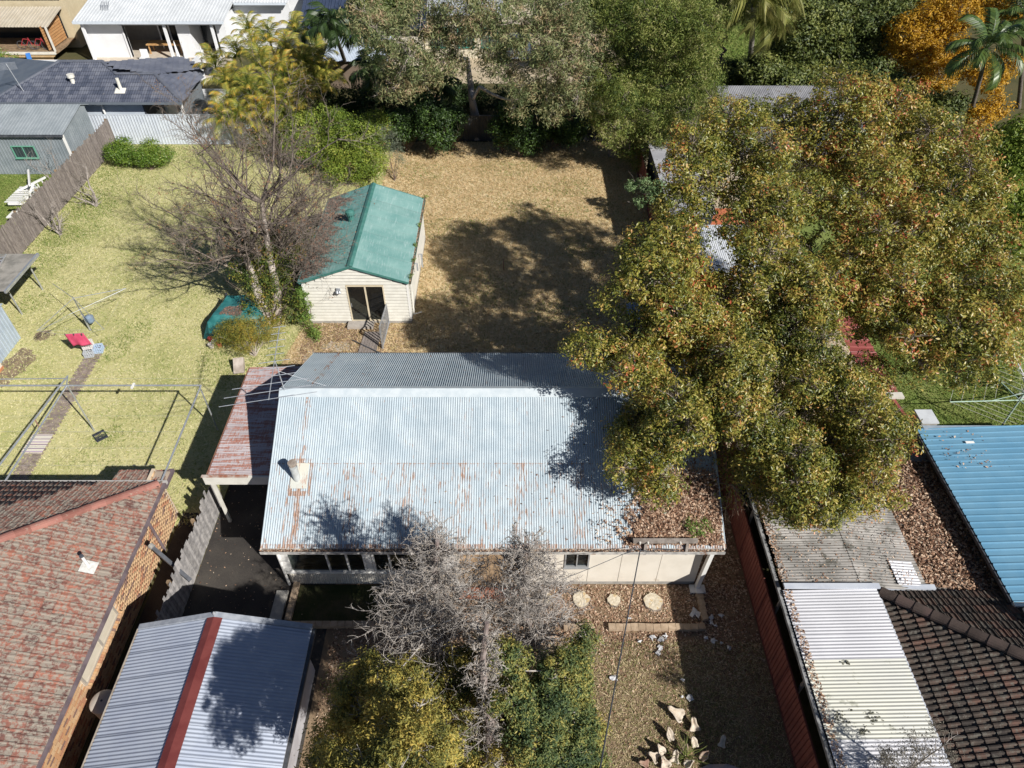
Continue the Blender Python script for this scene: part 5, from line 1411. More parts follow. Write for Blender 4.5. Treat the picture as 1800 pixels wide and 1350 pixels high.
# far left house with deck
t = T('far_house', 'house with a blue roof, beige awning and timber-screened deck at the top left corner', 'house', (-40, 66, 0))
sheets(t, 'roof_sheet', M('blue_grey_roof', (.20, .27, .34), (.26, .33, .4), 1, .45, orand=.04), (-52, 66.2, 3.9), (1, 0, 0), 13.5, (0, 1, .3), 6, sw=.8, kind='trap', pitch=.3, amp=.03)
sheets(t, 'awning_sheet', M('beige_awning', (.42, .37, .29), (.47, .42, .34), 1, .6, orand=.03), (-50, 62.8, 2.75), (1, 0, 0), 11.6, (0, 1, .2), 3.3, sw=.8, kind='trap', pitch=.3, amp=.025)
box('wall', -50, -38.2, 66.3, 66.4, 0, 4.2, M('yellow_brick', (.5, .42, .28), (.55, .47, .32), 2), t); MB().box(-38.3, -38.2, 66.4, 75, 0, 4.2).build('wall', MATS['yellow_brick'], t)
box('dark_opening', -46, -39.0, 66.2, 66.25, .8, 3, MATS['dark_glazing'], t)
box('deck', -50, -38.4, 62.6, 66.2, .7, .85, oldtimber, t)
for i in range(9): box('screen_board', -39.0, -38.94, 62.7 + i * .0, 65.9, .95 + i * .21, 1.12 + i * .21, M('orange_timber', (.40, .20, .08), (.48, .27, .12), 3, .7, orand=.1), t)
for i in range(4): box('stair_tread', -44 , -38.5, 60.9 + i * .4, 61.25 + i * .4, .15 + i * .15, .2 + i * .15, M('tan_board', (.42, .28, .14), (.5, .36, .2), 3), t)
for x in (-49, -43.5, -38.6): box('post', x, x + .12, 62.7, 62.82, .8, 2.8, offwhite, t)
box('deck_edge', -46, -38.4, 62.4, 62.55, .72, .9, offwhite, t)
s = T('bicycle_rack', 'tangle of red bicycle frames on the deck of the far left house', 'bicycle', (-40.2, 63.2, .85))
for dx in (0, 1.1):
    for cx_ in (0, .95): MB().tube([(-41.4 + dx + cx_ + .33 * math.cos(a), 63.1, 1.25 + .33 * math.sin(a)) for a in np.linspace(0, 6.28, 14)], .025, 5, False).build('wheel', darkmetal, s)
    q = Vector((-41.4 + dx, 63.1, 1.25)); rd = M('bike_red', (.35, .03, .04))
    for a, b in (((0, 0), (.35, .5)), ((.35, .5), (.8, .45)), ((.8, .45), (.45, 0)), ((.45, 0), (0, 0)), ((.95, 0), (.78, .6))): MB().tube([q + Vector((a[0], 0, a[1])), q + Vector((b[0], 0, b[1]))], .03, 5).build('frame', rd, s)
o = MB().beam((-40.6, 62.2, .9), (-39.6, 60.4, .05), .35, .05).build('slide', M('blue_plastic', (.05, .18, .5), None, 2, .35)); tag(o, 'blue plastic slide leaning on the deck edge', 'slide')

# houses behind the trees
t = T('two_storey_house', 'white two-storey house wall behind the golden palms', 'house', (-19.5, 68, 0))
box('wall', -21.4, -17.6, 66.5, 74, 0, 6.5, wr, t); box('window', -19.9, -19.1, 66.42, 66.5, 3.6, 4.8, MATS['dark_glazing'], t); box('side_panel', -17.6, -17.5, 66.6, 74, 0, 6.5, wr, t)
t = T('cream_house', 'cream house with a navy roof glimpsed between the dark palms', 'house', (-12, 63, 0))
box('wall', -16.6, -7.5, 61.6, 70, 0, 3.2, M('cream_render', (.52, .48, .40), (.58, .54, .45), 1.5), t)
sheets(t, 'roof_sheet', M('navy_roof', (.035, .05, .09), (.05, .065, .11), 1, .45, orand=.05), (-17.2, 60.9, 3.2), (1, 0, 0), 10.2, (0, 1, .35), 8, sw=.8, kind='trap', pitch=.3, amp=.03)
window(t, -13.6, -12.1, 61.58, 1.0, 2.4, darkmetal, (-12.85,)); sheets(t, 'window_awning', wr, (-13.9, 60.7, 2.5), (1, 0, 0), 2.1, (0, 1, .5), 1, sw=.8, kind='trap', pitch=.2, amp=.02)
t = T('low_shed', 'low bluish iron shed roof in front of the cream house', 'shed', (-12, 58.5, 0))
sheets(t, 'roof_sheet', M('bluish_iron', (.42, .48, .58), (.5, .56, .65), 1, .45, orand=.04), (-14.6, 56.6, 2.2), (1, 0, 0), 5.0, (0, 1, .12), 4.2, sw=.8, kind='sine', pitch=.12, amp=.015)
box('wall', -14.5, -9.7, 56.9, 60.6, 0, 2.15, M('brown_wall', (.16, .12, .09)), t)
t = T('yellow_house', 'pale yellow house with dark windows and green frames behind the gum tree', 'house', (-4, 66, 0))
yw = M('pale_yellow_render', (.56, .51, .40), (.62, .57, .46), 1.5)
box('wall', -7.4, -1.2, 63.6, 72, 0, 3.6, yw, t)
gf = M('teal_frame', (.05, .22, .18))
for x in (-6.8, -4.6, -2.6): window(t, x, x + 1.4, 63.58, .9, 2.5, gf, (x + .7,))
sheets(t, 'roof_sheet', M('grey_far_roof', (.34, .36, .40), (.42, .44, .47), 1, .5, orand=.05), (-8, 63, 3.6), (1, 0, 0), 7.2, (0, 1, .35), 8, sw=.8, kind='trap', pitch=.3, amp=.03)
t = T('tan_roof_house', 'house with a tan tiled roof beyond the gum crown', 'house', (1.5, 74, 0))
box('wall', -1.0, 3.6, 73, 80, 0, 2.8, yw, t); m = MB(); m.slab([(-1.6, 71.6, 2.8), (4.2, 72.4, 2.8), (2.4, 77, 4.8), (-.2, 77, 4.8)], .1); m.build('roof', M('tan_tile', (.38, .28, .2), (.45, .34, .25), 4, .9, bump=.5), t)
m = MB(); m.slab([(4.2, 72.4, 2.8), (4.2, 80, 2.8), (2.4, 77, 4.8)], .1); m.build('roof_hip', MATS['tan_tile'], t)
c = T('parked_car', 'white and blue car half hidden by the gum foliage behind the back fence', 'car', (.6, 64.5, 0))
cw = M('car_white', (.55, .6, .68), None, 2, .25); 
MB().prism([(-1.0, .3), (1.0, .3), (1.05, .75), (.8, .95), (-.8, .95), (-1.05, .75)], 'y', 62.6, 66.9).add([], []).build('body', cw, c, bevel=.05)
c0 = c; off0 = ORG[c.name]
MB().prism([(63.3, .96), (66.3, .96), (65.6, 1.45), (64.0, 1.45)], 'x', -.75, .75).build('cabin', MATS['dark_glazing'], c)
for x in (-1.0, 1.0):
    for y in (63.5, 66.0): MB().tube([(x - .1, y, .32), (x + .1, y, .32)], .32, 14).build('wheel', darkmetal, c)
box('roof_panel', -.7, .7, 64.1, 65.5, 1.452, 1.48, cw, c); box('sunshade', -.5, .4, 63.35, 63.7, 1.0, 1.15, M('yellow_paint', (.6, .5, .05)), c)
for ch in c.children: ch.location.x += .55
t = T('long_grey_shed', 'long shed with a grey corrugated roof behind the big autumn tree', 'shed', (19, 48, 0))
lg = M('mid_grey_iron', (.24, .24, .26), (.32, .32, .34), 1, .5, orand=.06, c3=(.14, .11, .09), s3=1.2, t3=.6)
sheets(t, 'roof_sheet', lg, (13.9, 45.0, 2.7), (1, 0, 0), 9.6, (0, 1, .12), 4.2, pitch=.12, amp=.016)
box('wall', 14.1, 23.3, 45.5, 49.0, 0, 2.65, M('shed_grey_wall', (.14, .15, .17)), t); MB().box(13.9, 23.5, 44.9, 45.0, 2.58, 2.72).build('gutter', galv, t)

# ================================================================== RIGHT NEIGHBOUR
rn = T('right_house', 'neighbouring house at the lower right with a dark weathered tile roof', 'house', (14, 6, 0))
TX, TY, TZ = 11.08, 11.15, 2.62
dk = tmat('mossy_dark_tile', (.05, .042, .038), (.09, .07, .058), (.14, .08, .062), (.145, .135, .115), sc=2.0, fs=6, mt=.5)
dme = tile_mesh('roof_tile', dk, .30, .40, 'roman', .035)
Ld = 5.5
west = [(TX, -1, TZ), (TX, TY, TZ), (TX + Ld, TY - Ld, TZ + .42 * Ld), (TX + Ld, -1, TZ + .42 * Ld)]
north = [(TX, TY, TZ), (TX + 12, TY, TZ), (TX + 12, TY - Ld, TZ + .42 * Ld), (TX + Ld, TY - Ld, TZ + .42 * Ld)]
for pl in (west, north): m = MB(); m.slab(pl, .04); m.build('roof_deck', M('dark_deck', (.04, .035, .03)), rn)
lay(rn, 'roof_tile', dme, tile_mats(west, (1, 0, .42), .32, .34, seed=12) + tile_mats(north, (0, -1, .42), .32, .34, seed=13), dk, 295)
ridge_caps(rn, (TX + .02, TY - .02, TZ + .10), (TX + Ld, TY - Ld, TZ + .42 * Ld + .1), tmat('dark_hip_tile', (.06, .045, .04), (.10, .075, .065), (.15, .10, .09), (.16, .14, .12), mt=.6), .17, .45)
box('wall', 11.6, 25, -1, 10.7, 0, 2.6, M('right_wall', (.35, .3, .25)), rn)
m = MB(); m.box(TX - .2, TX - .02, -1, TY + .1, TZ - .05, TZ + .06); m.box(TX - .2, TX + 1.75, TY + .1, TY + .25, TZ - .02, TZ + .07); m.build('gutter', M('pale_lilac_gutter', (.46, .49, .56), (.54, .57, .63), 2, .45), rn)
m = MB(); m.box(14.6, 18, 9.75, 10.25, 3.3, 3.42); m.build('skylight_curb', white, rn)
# awning
t = T('side_awning', 'lean-to awning of pale translucent corrugated sheets beside the dark tile roof', 'awning', (9.5, 7, 0))
aw = M('yellowed_fibreglass', (.47, .47, .435), (.53, .525, .46), .55, .45, orand=.05, c3=(.34, .34, .28), s3=2.6, t3=.62)
aw2 = M('clean_fibreglass', (.48, .48, .51), (.54, .54, .57), .8, .4, orand=.03, c3=(.55, .4, .33), s3=1.2, t3=.7)
AX0, AX1, AZ0, AZ1 = 8.12, 10.9, 2.78, 2.9
def aw_rows(y0, y1, mat):
    sheets(t, 'awning_sheet', mat, (AX0, y1, AZ0), (0, -1, 0), y1 - y0, (AX1 - AX0, 0, AZ1 - AZ0), AX1 - AX0, sw=.8, pitch=.1, amp=.014)
aw_rows(9.0, 11.15, aw2); aw_rows(6.9, 9.0, aw); aw_rows(3.0, 6.9, aw2)
m = MB()
for y in (4.2, 6.6, 8.9, 11.1): m.beam((8.25, y, 2.68), (10.9, y, 2.8), .05, .1)
m.build('rafter', oldtimber, t)
MB().box(AX0 - .12, AX0 - .02, 3, 16.3, 2.62, 2.74).build('gutter', M('old_gutter', (.14, .14, .14), (.3, .3, .3), 3, .6), t)
for y in (5.5, 8.7, 11.2, 14.6): MB().box(8.26, 8.34, y, y + .08, 0, 2.66).build('post', weathered, t)
MB().box(AX0 + .02, AX1 + .1, 11.12, 11.28, 2.9, 2.97).build('flashing', MATS['pale_lilac_gutter'], t)
g2 = T('grey_lean_to', 'flat lean-to roof of mossy grey corrugated iron under the autumn foliage', 'roof', (10.4, 14, 0))
gr = M('mossy_grey_iron', (.21, .20, .185), (.34, .32, .30), 1.4, .8, orand=.12, c3=(.12, .115, .10), s3=2.2, t3=.56)
sheets(g2, 'roof_sheet', gr, (8.2, 16.6, 2.80), (0, -1, 0), 5.35, (2.35, 0, .05), 2.35, pitch=.1, amp=.014)
sheets(g2, 'roof_sheet', gr, (10.5, 16.6, 2.865), (0, -1, 0), 5.35, (2.0, 0, -.25), 2.15, pitch=.1, amp=.014)
piece('clear_sheet', corr_mesh('clear_sheet', .85, .75, aw2, pitch=.1, amp=.014), g2, frame((11.7, 12.2, 2.77), (0, -1, 0), (2, 0, -.25)))
box('valley_roof', 12.3, 15.0, 11.2, 18.4, 2.35, 2.42, M('valley_iron', (.14, .13, .12)), g2)
box('wall', 12.4, 12.5, 11.3, 16.5, 0, 2.34, M('right_wall', (.35, .3, .25)), g2); box('end_wall', 8.5, 12.4, 16.3, 16.4, 0, 2.7, darkmetal, g2)
scatter_leaves('valley_leaves', litter, [(11.9, 11.5), (12.5, 11.5), (14.9, 11.2), (14.9, 18.3), (13.4, 18.3), (12.5, 16.0), (12.0, 13.2)], 14000, .10, 61, 2.44, .12, label='brown leaves heaped in the valley below the blue roof', tilt=.5)
scatter_leaves('leanto_leaves', litter, [(8.3, 11.3), (12.4, 11.3), (12.4, 16.5), (8.3, 16.5)], 1700, .06, 62, 2.83, .05, label='leaves lying on the grey lean-to roof')
scatter_leaves('awning_leaves', litter, [(8.15, 3.5), (8.35, 3.5), (8.4, 16.2), (8.15, 16.2)], 1500, .07, 63, 2.79, .05, label='leaves caught along the lean-to gutter')
moss = leaf_mat('moss_clump', [(.07, .07, .055), (.13, .13, .10), (.2, .19, .15)], .95, .05, spec=.05)
def mossd(x, y): return np.clip(np.sin(x * 7 + y) * np.sin(y * 9.1), 0, 1) * (np.sin(y * 2.1) > -.3)
scatter_leaves('awning_moss', moss, [(8.4, 6.95), (10.4, 6.95), (10.6, 9.0), (8.5, 9.0)], 2600, .06, 64, 2.83, .03, label='dark moss specks on the pale awning sheets', asp=.9, dens=mossd)
# blue roof
t = T('blue_roof_room', 'room with a bright blue ribbed steel roof at the right edge', 'building', (18, 14, 0))
blue = M('blue_roof_steel', (.12, .275, .41), (.15, .31, .44), .8, .38, orand=.03)
sheets(t, 'roof_sheet', blue, (14.68, 17.5, 3.02), (0, -1, 0), 6.85, (1, 0, .05), 9, sw=.76, kind='trap', pitch=.253, amp=.02)
box('wall', 15.2, 24, 11.0, 17.2, 0, 2.95, M('blue_room_wall', (.3, .32, .36)), t); MB().box(14.9, 24, 17.44, 17.62, 2.98, 3.08).build('flashing', M('slate_flashing', (.24, .3, .37), (.3, .36, .43)), t)
MB().box(14.68, 18.5, 10.5, 10.66, 2.9, 3.0).build('gutter', white, t); MB().box(14.62, 14.68, 10.66, 17.5, 2.88, 3.0).build('edge_trim', darkmetal, t)
scatter_leaves('blue_roof_leaves', litter, [(15, 15.6), (20, 15.6), (20, 17.3), (15, 17.3)], 160, .09, 65, 3.1, .04, label='few dead leaves on the blue roof')
o = box('paper_scrap', 16.05, 16.35, 16.7, 16.8, 3.13, 3.15, white); tag(o, 'white scrap lying on the blue roof near its back edge', 'scrap')
t = T('masonry_pier', 'pale rendered pier standing behind the corner of the blue roof', 'pier', (15.8, 18.7, 0)); box('shaft', 15.55, 16.15, 18.45, 19.1, 0, 2.3, concrete, t); box('cap', 15.52, 16.18, 18.42, 19.13, 2.3, 2.36, M('pier_cap', (.50, .52, .55)), t)
o = box('grey_sheet', 14.19, 15.19, 16.4, 17.1, 2.5, 2.55, M('grey_ply', (.22, .23, .25))); tag(o, 'flat grey sheet in the shade left of the blue roof', 'sheet')
t = T('red_lean_to', 'narrow dark red ribbed roof under the autumn tree above the side lawn', 'roof', (15, 22, 0))
sheets(t, 'roof_sheet', M('maroon_steel', (.23, .055, .05), (.28, .075, .065), 1, .45, orand=.04), (14.35, 25.2, 2.15), (0, -1, 0), 5.0, (1, 0, -.03), 1.1, sw=.8, kind='trap', pitch=.4, amp=.025)
for y in (20.4, 22.8, 25.0): MB().box(14.45, 14.55, y, y + .1, 0, 2.1).build('post', darkmetal, t)
MB().beam((14.0, 20.05, 2.2), (15.5, 20.05, 2.2), .3, .1).build('end_board', M('pale_end_board', (.55, .52, .46)), t); MB().beam((15.1, 19.9, 2.1), (15.3, 18.2, 2.1), .12, .1).build('red_beam', MATS['maroon_steel'], t)
scatter_leaves('red_roof_leaves', litter, [(14.4, 20.2), (15.4, 20.2), (15.4, 21.2), (14.4, 21.2)], 160, .09, 66, 2.2, .03, label='dead leaves on the end of the maroon roof')
# second rotary hoist
hx = T('umbrella_hoist', 'pale green umbrella clothes hoist on the grass behind the blue roof', 'clothesline', (20.2, 20.0, 0))
gm2 = M('pale_green_enamel', (.36, .50, .42), (.42, .55, .47), 2, .4)
MB().tube([(20.2, 20.0, 0), (20.2, 20.0, 2.45)], .035, 8).build('mast', gm2, hx)
c_ = Vector((20.2, 20.0, 2.0)); tp = [Vector((17.25, 19.75, 2.15)), Vector((19.35, 23.0, 2.15)), Vector((23.1, 20.3, 2.15)), Vector((20.9, 17.2, 2.15))]
for q in tp:
    MB().tube([c_, q], .022, 6).build('arm', gm2, hx); MB().tube([(20.2, 20.0, 2.4), c_.lerp(q, .42)], .014, 6).build('brace', gm2, hx)
for k in (1, .84, .68, .52, .36):
    for i in range(4): a, b = c_.lerp(tp[i], k), c_.lerp(tp[(i + 1) % 4], k); MB().tube([a, (a + b) / 2 - Vector((0, 0, .05)), b], .006, 4).build('wire', offwhite, hx)
# things glimpsed below the autumn tree
t = T('yard_shed', 'dark grey shed roof edge showing above the red fence near the back', 'shed', (9.3, 38, 0))
sheets(t, 'roof_sheet', lg, (8.35, 33.0, 2.6), (0, 1, 0), 9.0, (1, 0, .05), 2.4, pitch=.1, amp=.014)
box('wall', 8.5, 10.6, 33.2, 41.8, 0, 2.55, darkmetal, t)
t = T('pale_shed', 'pale corrugated shed roof seen through gaps in the autumn foliage', 'shed', (10.6, 30.5, 0))
sheets(t, 'roof_sheet', M('pale_patch_iron', (.50, .52, .56), (.58, .60, .63), 1, .45, orand=.05), (9.0, 28.8, 2.0), (1, 0, 0), 3.2, (0, 1, .06), 4.0, pitch=.1, amp=.014)
box('wall', 9.1, 12.1, 29, 32.6, 0, 1.95, concrete, t)
t = T('orange_awning', 'orange-red flat awning glimpsed through the autumn foliage', 'awning', (11.8, 34, 0))
box('roof', 10.55, 13.2, 33.0, 34.8, 2.0, 2.06, M('orange_paint', (.46, .13, .06), (.52, .17, .08)), t)
for x in (10.6, 13.1):
    for y in (33.1, 34.65): box('post', x, x + .08, y, y + .08, 0, 2.0, darkmetal, t)
for i, (x, y, l) in enumerate(((9.6, 26.4, 'white upturned table under the left of the autumn tree'), (12.6, 36.2, 'white table behind the orange awning'))):
    p = T('plastic_table', l, 'table', (x, y, 0)); box('tabletop', x, x + 1.4, y, y + .8, .7, .74, wr, p)
    for a in (.05, 1.3):
        for b in (.05, .7): box('leg', x + a, x + a + .05, y + b, y + b + .05, 0, .7, wr, p)
t = T('weathered_bin_shelter', 'low shelter of greyed corrugated sheets in the yard corner beside the tree', 'shelter', (6.2, 25.6, 0))
gx0, gy0 = (5.36, 25.7)
sheets(t, 'roof_sheet', M('faded_blue_iron', (.22, .26, .33), (.34, .38, .44), 2, .6, orand=.08), (gx0, gy0, 1.55), (1, 0, 0), 1.7, (0, 1, .15), 1.1, pitch=.1, amp=.014)
box('wall', gx0 + .1, gx0 + 1.6, gy0 + .1, gy0 + 1.0, 0, 1.5, darkmetal, t)

# ================================================================== FRONT YARD
brickm = M('edging_brick', (.34, .25, .17), (.45, .34, .24), 5, .9, orand=.14)
t = T('garden_edging', 'row of tan edging bricks round the leaf-strewn bed before the cream wall', 'edging', (4.2, 11.4, 0))
x = 1.7; i = 0
R = random.Random(2)
while x < 6.35:
    if not 2.62 < x < 2.95: MB().beam((x, 11.36 + R.uniform(-.015, .015), .085), (x + .235, 11.36 + R.uniform(-.015, .015), .085), .2, .15).build('brick', brickm, t)
    x += .245
for k in range(5): MB().beam((6.42, 11.62 + k * .245, .085), (6.37, 11.85 + k * .245, .085), .2, .15).build('brick', brickm, t)
t = T('left_edging', 'brick edging along the shaded bed at the corner of the sunroom', 'edging', (-5.8, 11.4, 0))
for k in range(15): MB().beam((-7.45 + k * .245, 11.45, .085), (-7.22 + k * .245, 11.45, .085), .2, .15).build('brick', brickm, t)
for k in range(6): MB().beam((-7.42, 11.6 + k * .245, .085), (-7.42, 11.83 + k * .245, .085), .2, .15).build('brick', brickm, t)
o = MB().box(-8.05, -7.65, 11.2, 12.7, .0, .1).build('drain_cover', concrete); tag(o, 'concrete drain surround at the corner of the driveway', 'drain')
# sawn stumps
stm = M('sawn_wood', (.46, .40, .30), (.60, .54, .43), 9, .85, c3=(.48, .36, .2), s3=6, t3=.55)
for i, (x, y, r, l) in enumerate(((4.77, 12.3, .31, 'largest and rightmost pale sawn stump in front of the cream wall'), (3.45, 12.35, .22, 'crumbling sawn stump in the middle of the row'), (2.35, 12.38, .29, 'round sawn stump left of the crumbling one'), (1.15, 12.4, .22, 'small pale stump beside the dead twigs'))):
    t = T('tree_stump', l, 'stump', (x, y, 0)); R = random.Random(i)
    n = 22; rr = [r * R.uniform(.9, 1.08) for _ in range(n)]
    ring = lambda s, z: [(x + s * rr[k] * math.cos(6.283 * k / n), y + s * rr[k] * math.sin(6.283 * k / n), z + R.uniform(-.006, .006)) for k in range(n)]
    m = MB(); m.add(ring(1.12, 0) + ring(1.0, .09), [(k, (k + 1) % n, (k + 1) % n + n, k + n) for k in range(n)]); m.build('bark', bark, t)
    a, b, c = ring(1.0, .092), ring(.55, .10), ring(.15, .095)
    m = MB(); m.add(a + b + c, [(k, (k + 1) % n, (k + 1) % n + n, k + n) for k in range(n)] + [(k + n, (k + 1) % n + n, (k + 1) % n + 2 * n, k + 2 * n) for k in range(n)] + [tuple(range(2 * n, 3 * n))]); m.build('cut_face', stm, t)
scatter_leaves('sawdust', leaf_mat('sawdust_chip', [(.45, .37, .22), (.6, .5, .33), (.7, .62, .45)], .95, .05, spec=.05), [(1.9, 12.0), (5.3, 11.9), (5.4, 12.7), (1.9, 12.75)], 1500, .04, 71, .02, .03, label='pale wood chips round the stumps', dens=lambda x, y: np.clip(np.sin(x * 5.4 + 1.2), .05, 1))
# torn paper and plaster scraps
scr = M('torn_white_sheet', (.50, .50, .52), (.62, .62, .63), 6, .8)
def scrap(x, y, r, lab, seed, mat=scr, z=.05):
    R = random.Random(seed); n = 11; r *= .85
    p = [(x + r * R.uniform(.2, 1.25) * math.cos(6.283 * k / n), y + r * R.uniform(.2, 1.25) * math.sin(6.283 * k / n), z + R.uniform(0, .05)) for k in range(n)]
    o = MB().add(p + [(x, y, z + .05)] + [(q[0], q[1], q[2] - .008) for q in p], [(k, (k + 1) % n, n) for k in range(n)] + [(k, k + n + 1, (k + 1) % n + n + 1, (k + 1) % n) for k in range(n)]).build('torn_scrap', mat); tag(o, lab, 'litter', 'torn pale scraps on the front yard')
LS = 'torn pale scrap lying on the litter '
for i, (x, y, r, l) in enumerate((
    (6.12, 11.88, 0.24, 'against the corner of the brick edging'),
    (6.66, 11.73, 0.13, 'just right of the brick corner'),
    (6.98, 11.79, 0.12, 'furthest right beside the corner'),
    (6.59, 11.53, 0.12, 'below the corner in shade'),
    (6.72, 11.43, 0.08, 'lowest of those by the corner'),
    (6.29, 11.0, 0.1, 'in shade under the brick row'),
    (6.55, 10.92, 0.14, 'broad, in shade under the brick row'),
    (6.78, 10.84, 0.09, 'small, in shade under the brick row'),
    (6.98, 10.67, 0.13, 'isolated, furthest right in the shade'),
    (4.13, 10.9, 0.12, 'single white one in the sun by the cable'),
    (4.58, 11.03, 0.15, 'at the upper left of the sunny group'),
    (4.84, 10.96, 0.17, 'in the middle of the sunny group'),
    (5.01, 11.07, 0.13, 'touching the shadow edge'),
    (4.77, 10.69, 0.15, 'lower in the sunny group'),
    (4.66, 10.5, 0.12, 'at the bottom of the sunny group'),
    (3.9, 11.69, 0.08, 'small white one inside the bed'),
    (3.19, 9.69, 0.16, 'pale and long, in the sunny dirt'),
    (5.31, 9.62, 0.1, 'in shade mid yard'),
    (5.48, 9.06, 0.16, 'bluish, in deep shade'),
    (5.19, 9.12, 0.07, 'tiny, in deep shade'))):
    scrap(x, y, r, LS + l, i)
# split trunk pieces and dead leaf bases
palew = M('split_wood', (.42, .35, .27), (.56, .49, .41), 5, .8, c3=(.25, .13, .09), s3=3, t3=.6)
brownw = M('brown_husk', (.20, .11, .08), (.42, .32, .24), 3, .8)
def shard(x, y, L, W, rz, lean, lab, seed, mat, curl=.35, tw=.0):
    """curled woody shard: wide at one end, pointed at the other, standing or lying"""
    L *= .72; W *= .8
    R = random.Random(seed); vs = []; fs = []; n, k = 8, 6
    for i in range(n + 1):
        t_ = i / n; w = W * (1 - .7 * t_ ** 1.5) * (1 + .22 * math.sin(t_ * 7 + seed)) * (1 if i not in (0, n) else .65)
        for j in range(k + 1):
            s = j / k * 2 - 1
            vs.append((L * t_ + R.uniform(-.01, .01), w * s * .5, curl * W * (s * s) * .8 + .25 * L * t_ * t_ * tw + R.uniform(-.008, .008)))
    for i in range(n):
        for j in range(k): a = i * (k + 1) + j; fs.append((a, a + 1, a + k + 2, a + k + 1))
    Mx = Matrix.Translation((x, y, .04)) @ Matrix.Rotation(rz, 4, 'Z') @ Matrix.Rotation(-lean, 4, 'Y')
    o = MB().add([tuple(Mx @ Vector(v)) for v in vs], fs).build('palm_husk', mat, smooth_=True)
    sd = o.modifiers.new('thick', 'SOLIDIFY'); sd.thickness = .03
    tag(o, lab, 'palm husk', 'dead palm husks heaped in the front yard')
items = [[(5.1, 8.46, 0.75, 0.5, 2.6, 0.25, 'large pale cone-shaped palm husk standing apart above the heap'), (5.41, 8.1, 0.55, 0.4, 1.7, 0.4, 'pale husk just inside the shadow, right of the large one'), (6.09, 7.66, 0.5, 0.3, 1.2, 0.5, 'small two-tone husk furthest right in the shadow'), (5.33, 7.66, 0.45, 0.34, 1.9, 0.6, 'grey husk in shadow above the grass tuft'), (4.66, 7.85, 0.6, 0.34, 1.9, 0.7, 'tall narrow pale husk at the top of the heap'), (4.37, 7.46, 0.5, 0.35, 2.3, 0.6, 'curled husk at the left middle of the heap'), (4.17, 7.31, 0.5, 0.4, 2.7, 0.5, 'broad pale husk on the left of the heap'), (3.9, 7.15, 0.45, 0.36, 3.0, 0.3, 'red-brown husk at the lower left of the heap'), (4.65, 7.26, 0.55, 0.36, 1.3, 0.8, 'upright husk in the middle of the heap'), (4.93, 7.46, 0.5, 0.3, 1.0, 0.7, 'brown husk right of the middle'), (5.43, 7.31, 0.5, 0.34, 0.6, 0.5, 'dark husk at the right end of the heap'), (4.96, 7.15, 0.45, 0.3, 0.3, 0.6, 'small husk at the foot of the heap'), (4.41, 7.08, 0.5, 0.4, 2.0, 0.4, 'pale husk at the bottom edge of the heap')]]
for i, it in enumerate(items[0]):
    shard(*it[:6], it[6], i, palew if i not in (7, 9, 10) else brownw, tw=.3)
t = T('fallen_sheath', 'long pinkish palm sheath lying at the bottom edge in shadow', 'palm husk', (*(6.03, 7.17), 0))
sx, sy = (5.28, 7.06)
MB().add([(sx, sy, .03), (sx + .35, sy + .12, .10), (sx + .9, sy + .12, .12), (sx + 1.25, sy + .02, .04), (sx + .8, sy - .16, .05), (sx + .3, sy - .2, .04), (sx + .6, sy, .16)],
         [(0, 1, 6), (1, 2, 6), (2, 3, 6), (3, 4, 6), (4, 5, 6), (5, 0, 6)]).build('sheath', M('pink_sheath', (.38, .30, .30), (.46, .38, .37), 4, .8), t)
gx, gy = (5.01, 7.4)
tb = grow([(gx, gy, 0)] * 34, np.random.RandomState(1).normal(size=(34, 3)) * .5 + np.array([0, 0, 1.0]), np.full(34, .75), np.full(34, .012), [dict(nseg=5, wob=.12, up=-.12)], 1)[0]
t = T('strappy_plant', 'small strappy green plant beside the heap of husks', 'plant', (gx, gy, 0)); segs_mesh('blade', tb, M('strap_leaf', (.12, .16, .04), (.22, .24, .07), 5, .5), t, 3)

# ================================================================== VEGETATION
# ---- bare shrubs on the lawn
def bare_shrub(name, label, base, starts, seed, mat, group=None, cat='tree', lv=None, n=4):
    t = T(name, label, cat, base, group)
    P = [base] * len(starts)
    S, tips_ = grow(P, [s[0] for s in starts], [s[1] for s in starts], [s[2] for s in starts],
                lv or [dict(nseg=6, wob=.16, up=.05, kids=1, ang=45, lr=.55, rr=.6, rmin=.012), dict(nseg=5, wob=.2, up=.05, kids=2, ang=50, lr=.5, rr=.6, rmin=.007), dict(nseg=4, wob=.25, up=.04)], seed)
    o = segs_mesh('branches', S, mat, t, n)
    return t, tips_
gtw = M('pale_grey_twig', (.22, .19, .17), (.36, .32, .29), 5, .95)
bare_shrub('fruit_tree', 'leafless fruit tree nearest the citrus bushes by the paling fence', (-25.2, 38.6, 0), [((-.05, .1, 1), 2.6, .10), ((-.7, .2, .8), 1.8, .07)], 3, gtw, 'bare fruit trees by the paling fence')
bare_shrub('fruit_tree', 'leafless fruit tree in the middle of the paling fence, with many low branches', (-25.9, 35.4, 0), [((.2, .2, 1), 2.0, .09), ((-.8, .1, .9), 2.3, .07), ((-.3, .6, .8), 1.9, .06)], 5, gtw, 'bare fruit trees by the paling fence')
bare_shrub('fruit_tree', 'thin leafless tree standing behind the paling fence before the grey shed', (-28.6, 41.0, 0), [((.1, 0, 1), 2.6, .05), ((-.3, 0, 1), 2.4, .04)], 8, gtw, None)
flower = leaf_mat('blossom_leaf', [(.22, .30, .06), (.42, .40, .12), (.75, .66, .66)], .6, .3)
shrub('flowering_bush', 'small bush with white and pink blossom behind the paling fence', 'bush', (-28.3, 37.6, 0), [(-28.2, 38.4, .9, .5), (-28.2, 37.4, .8, .5)], flower, 1500, .09, browntwig, 4)
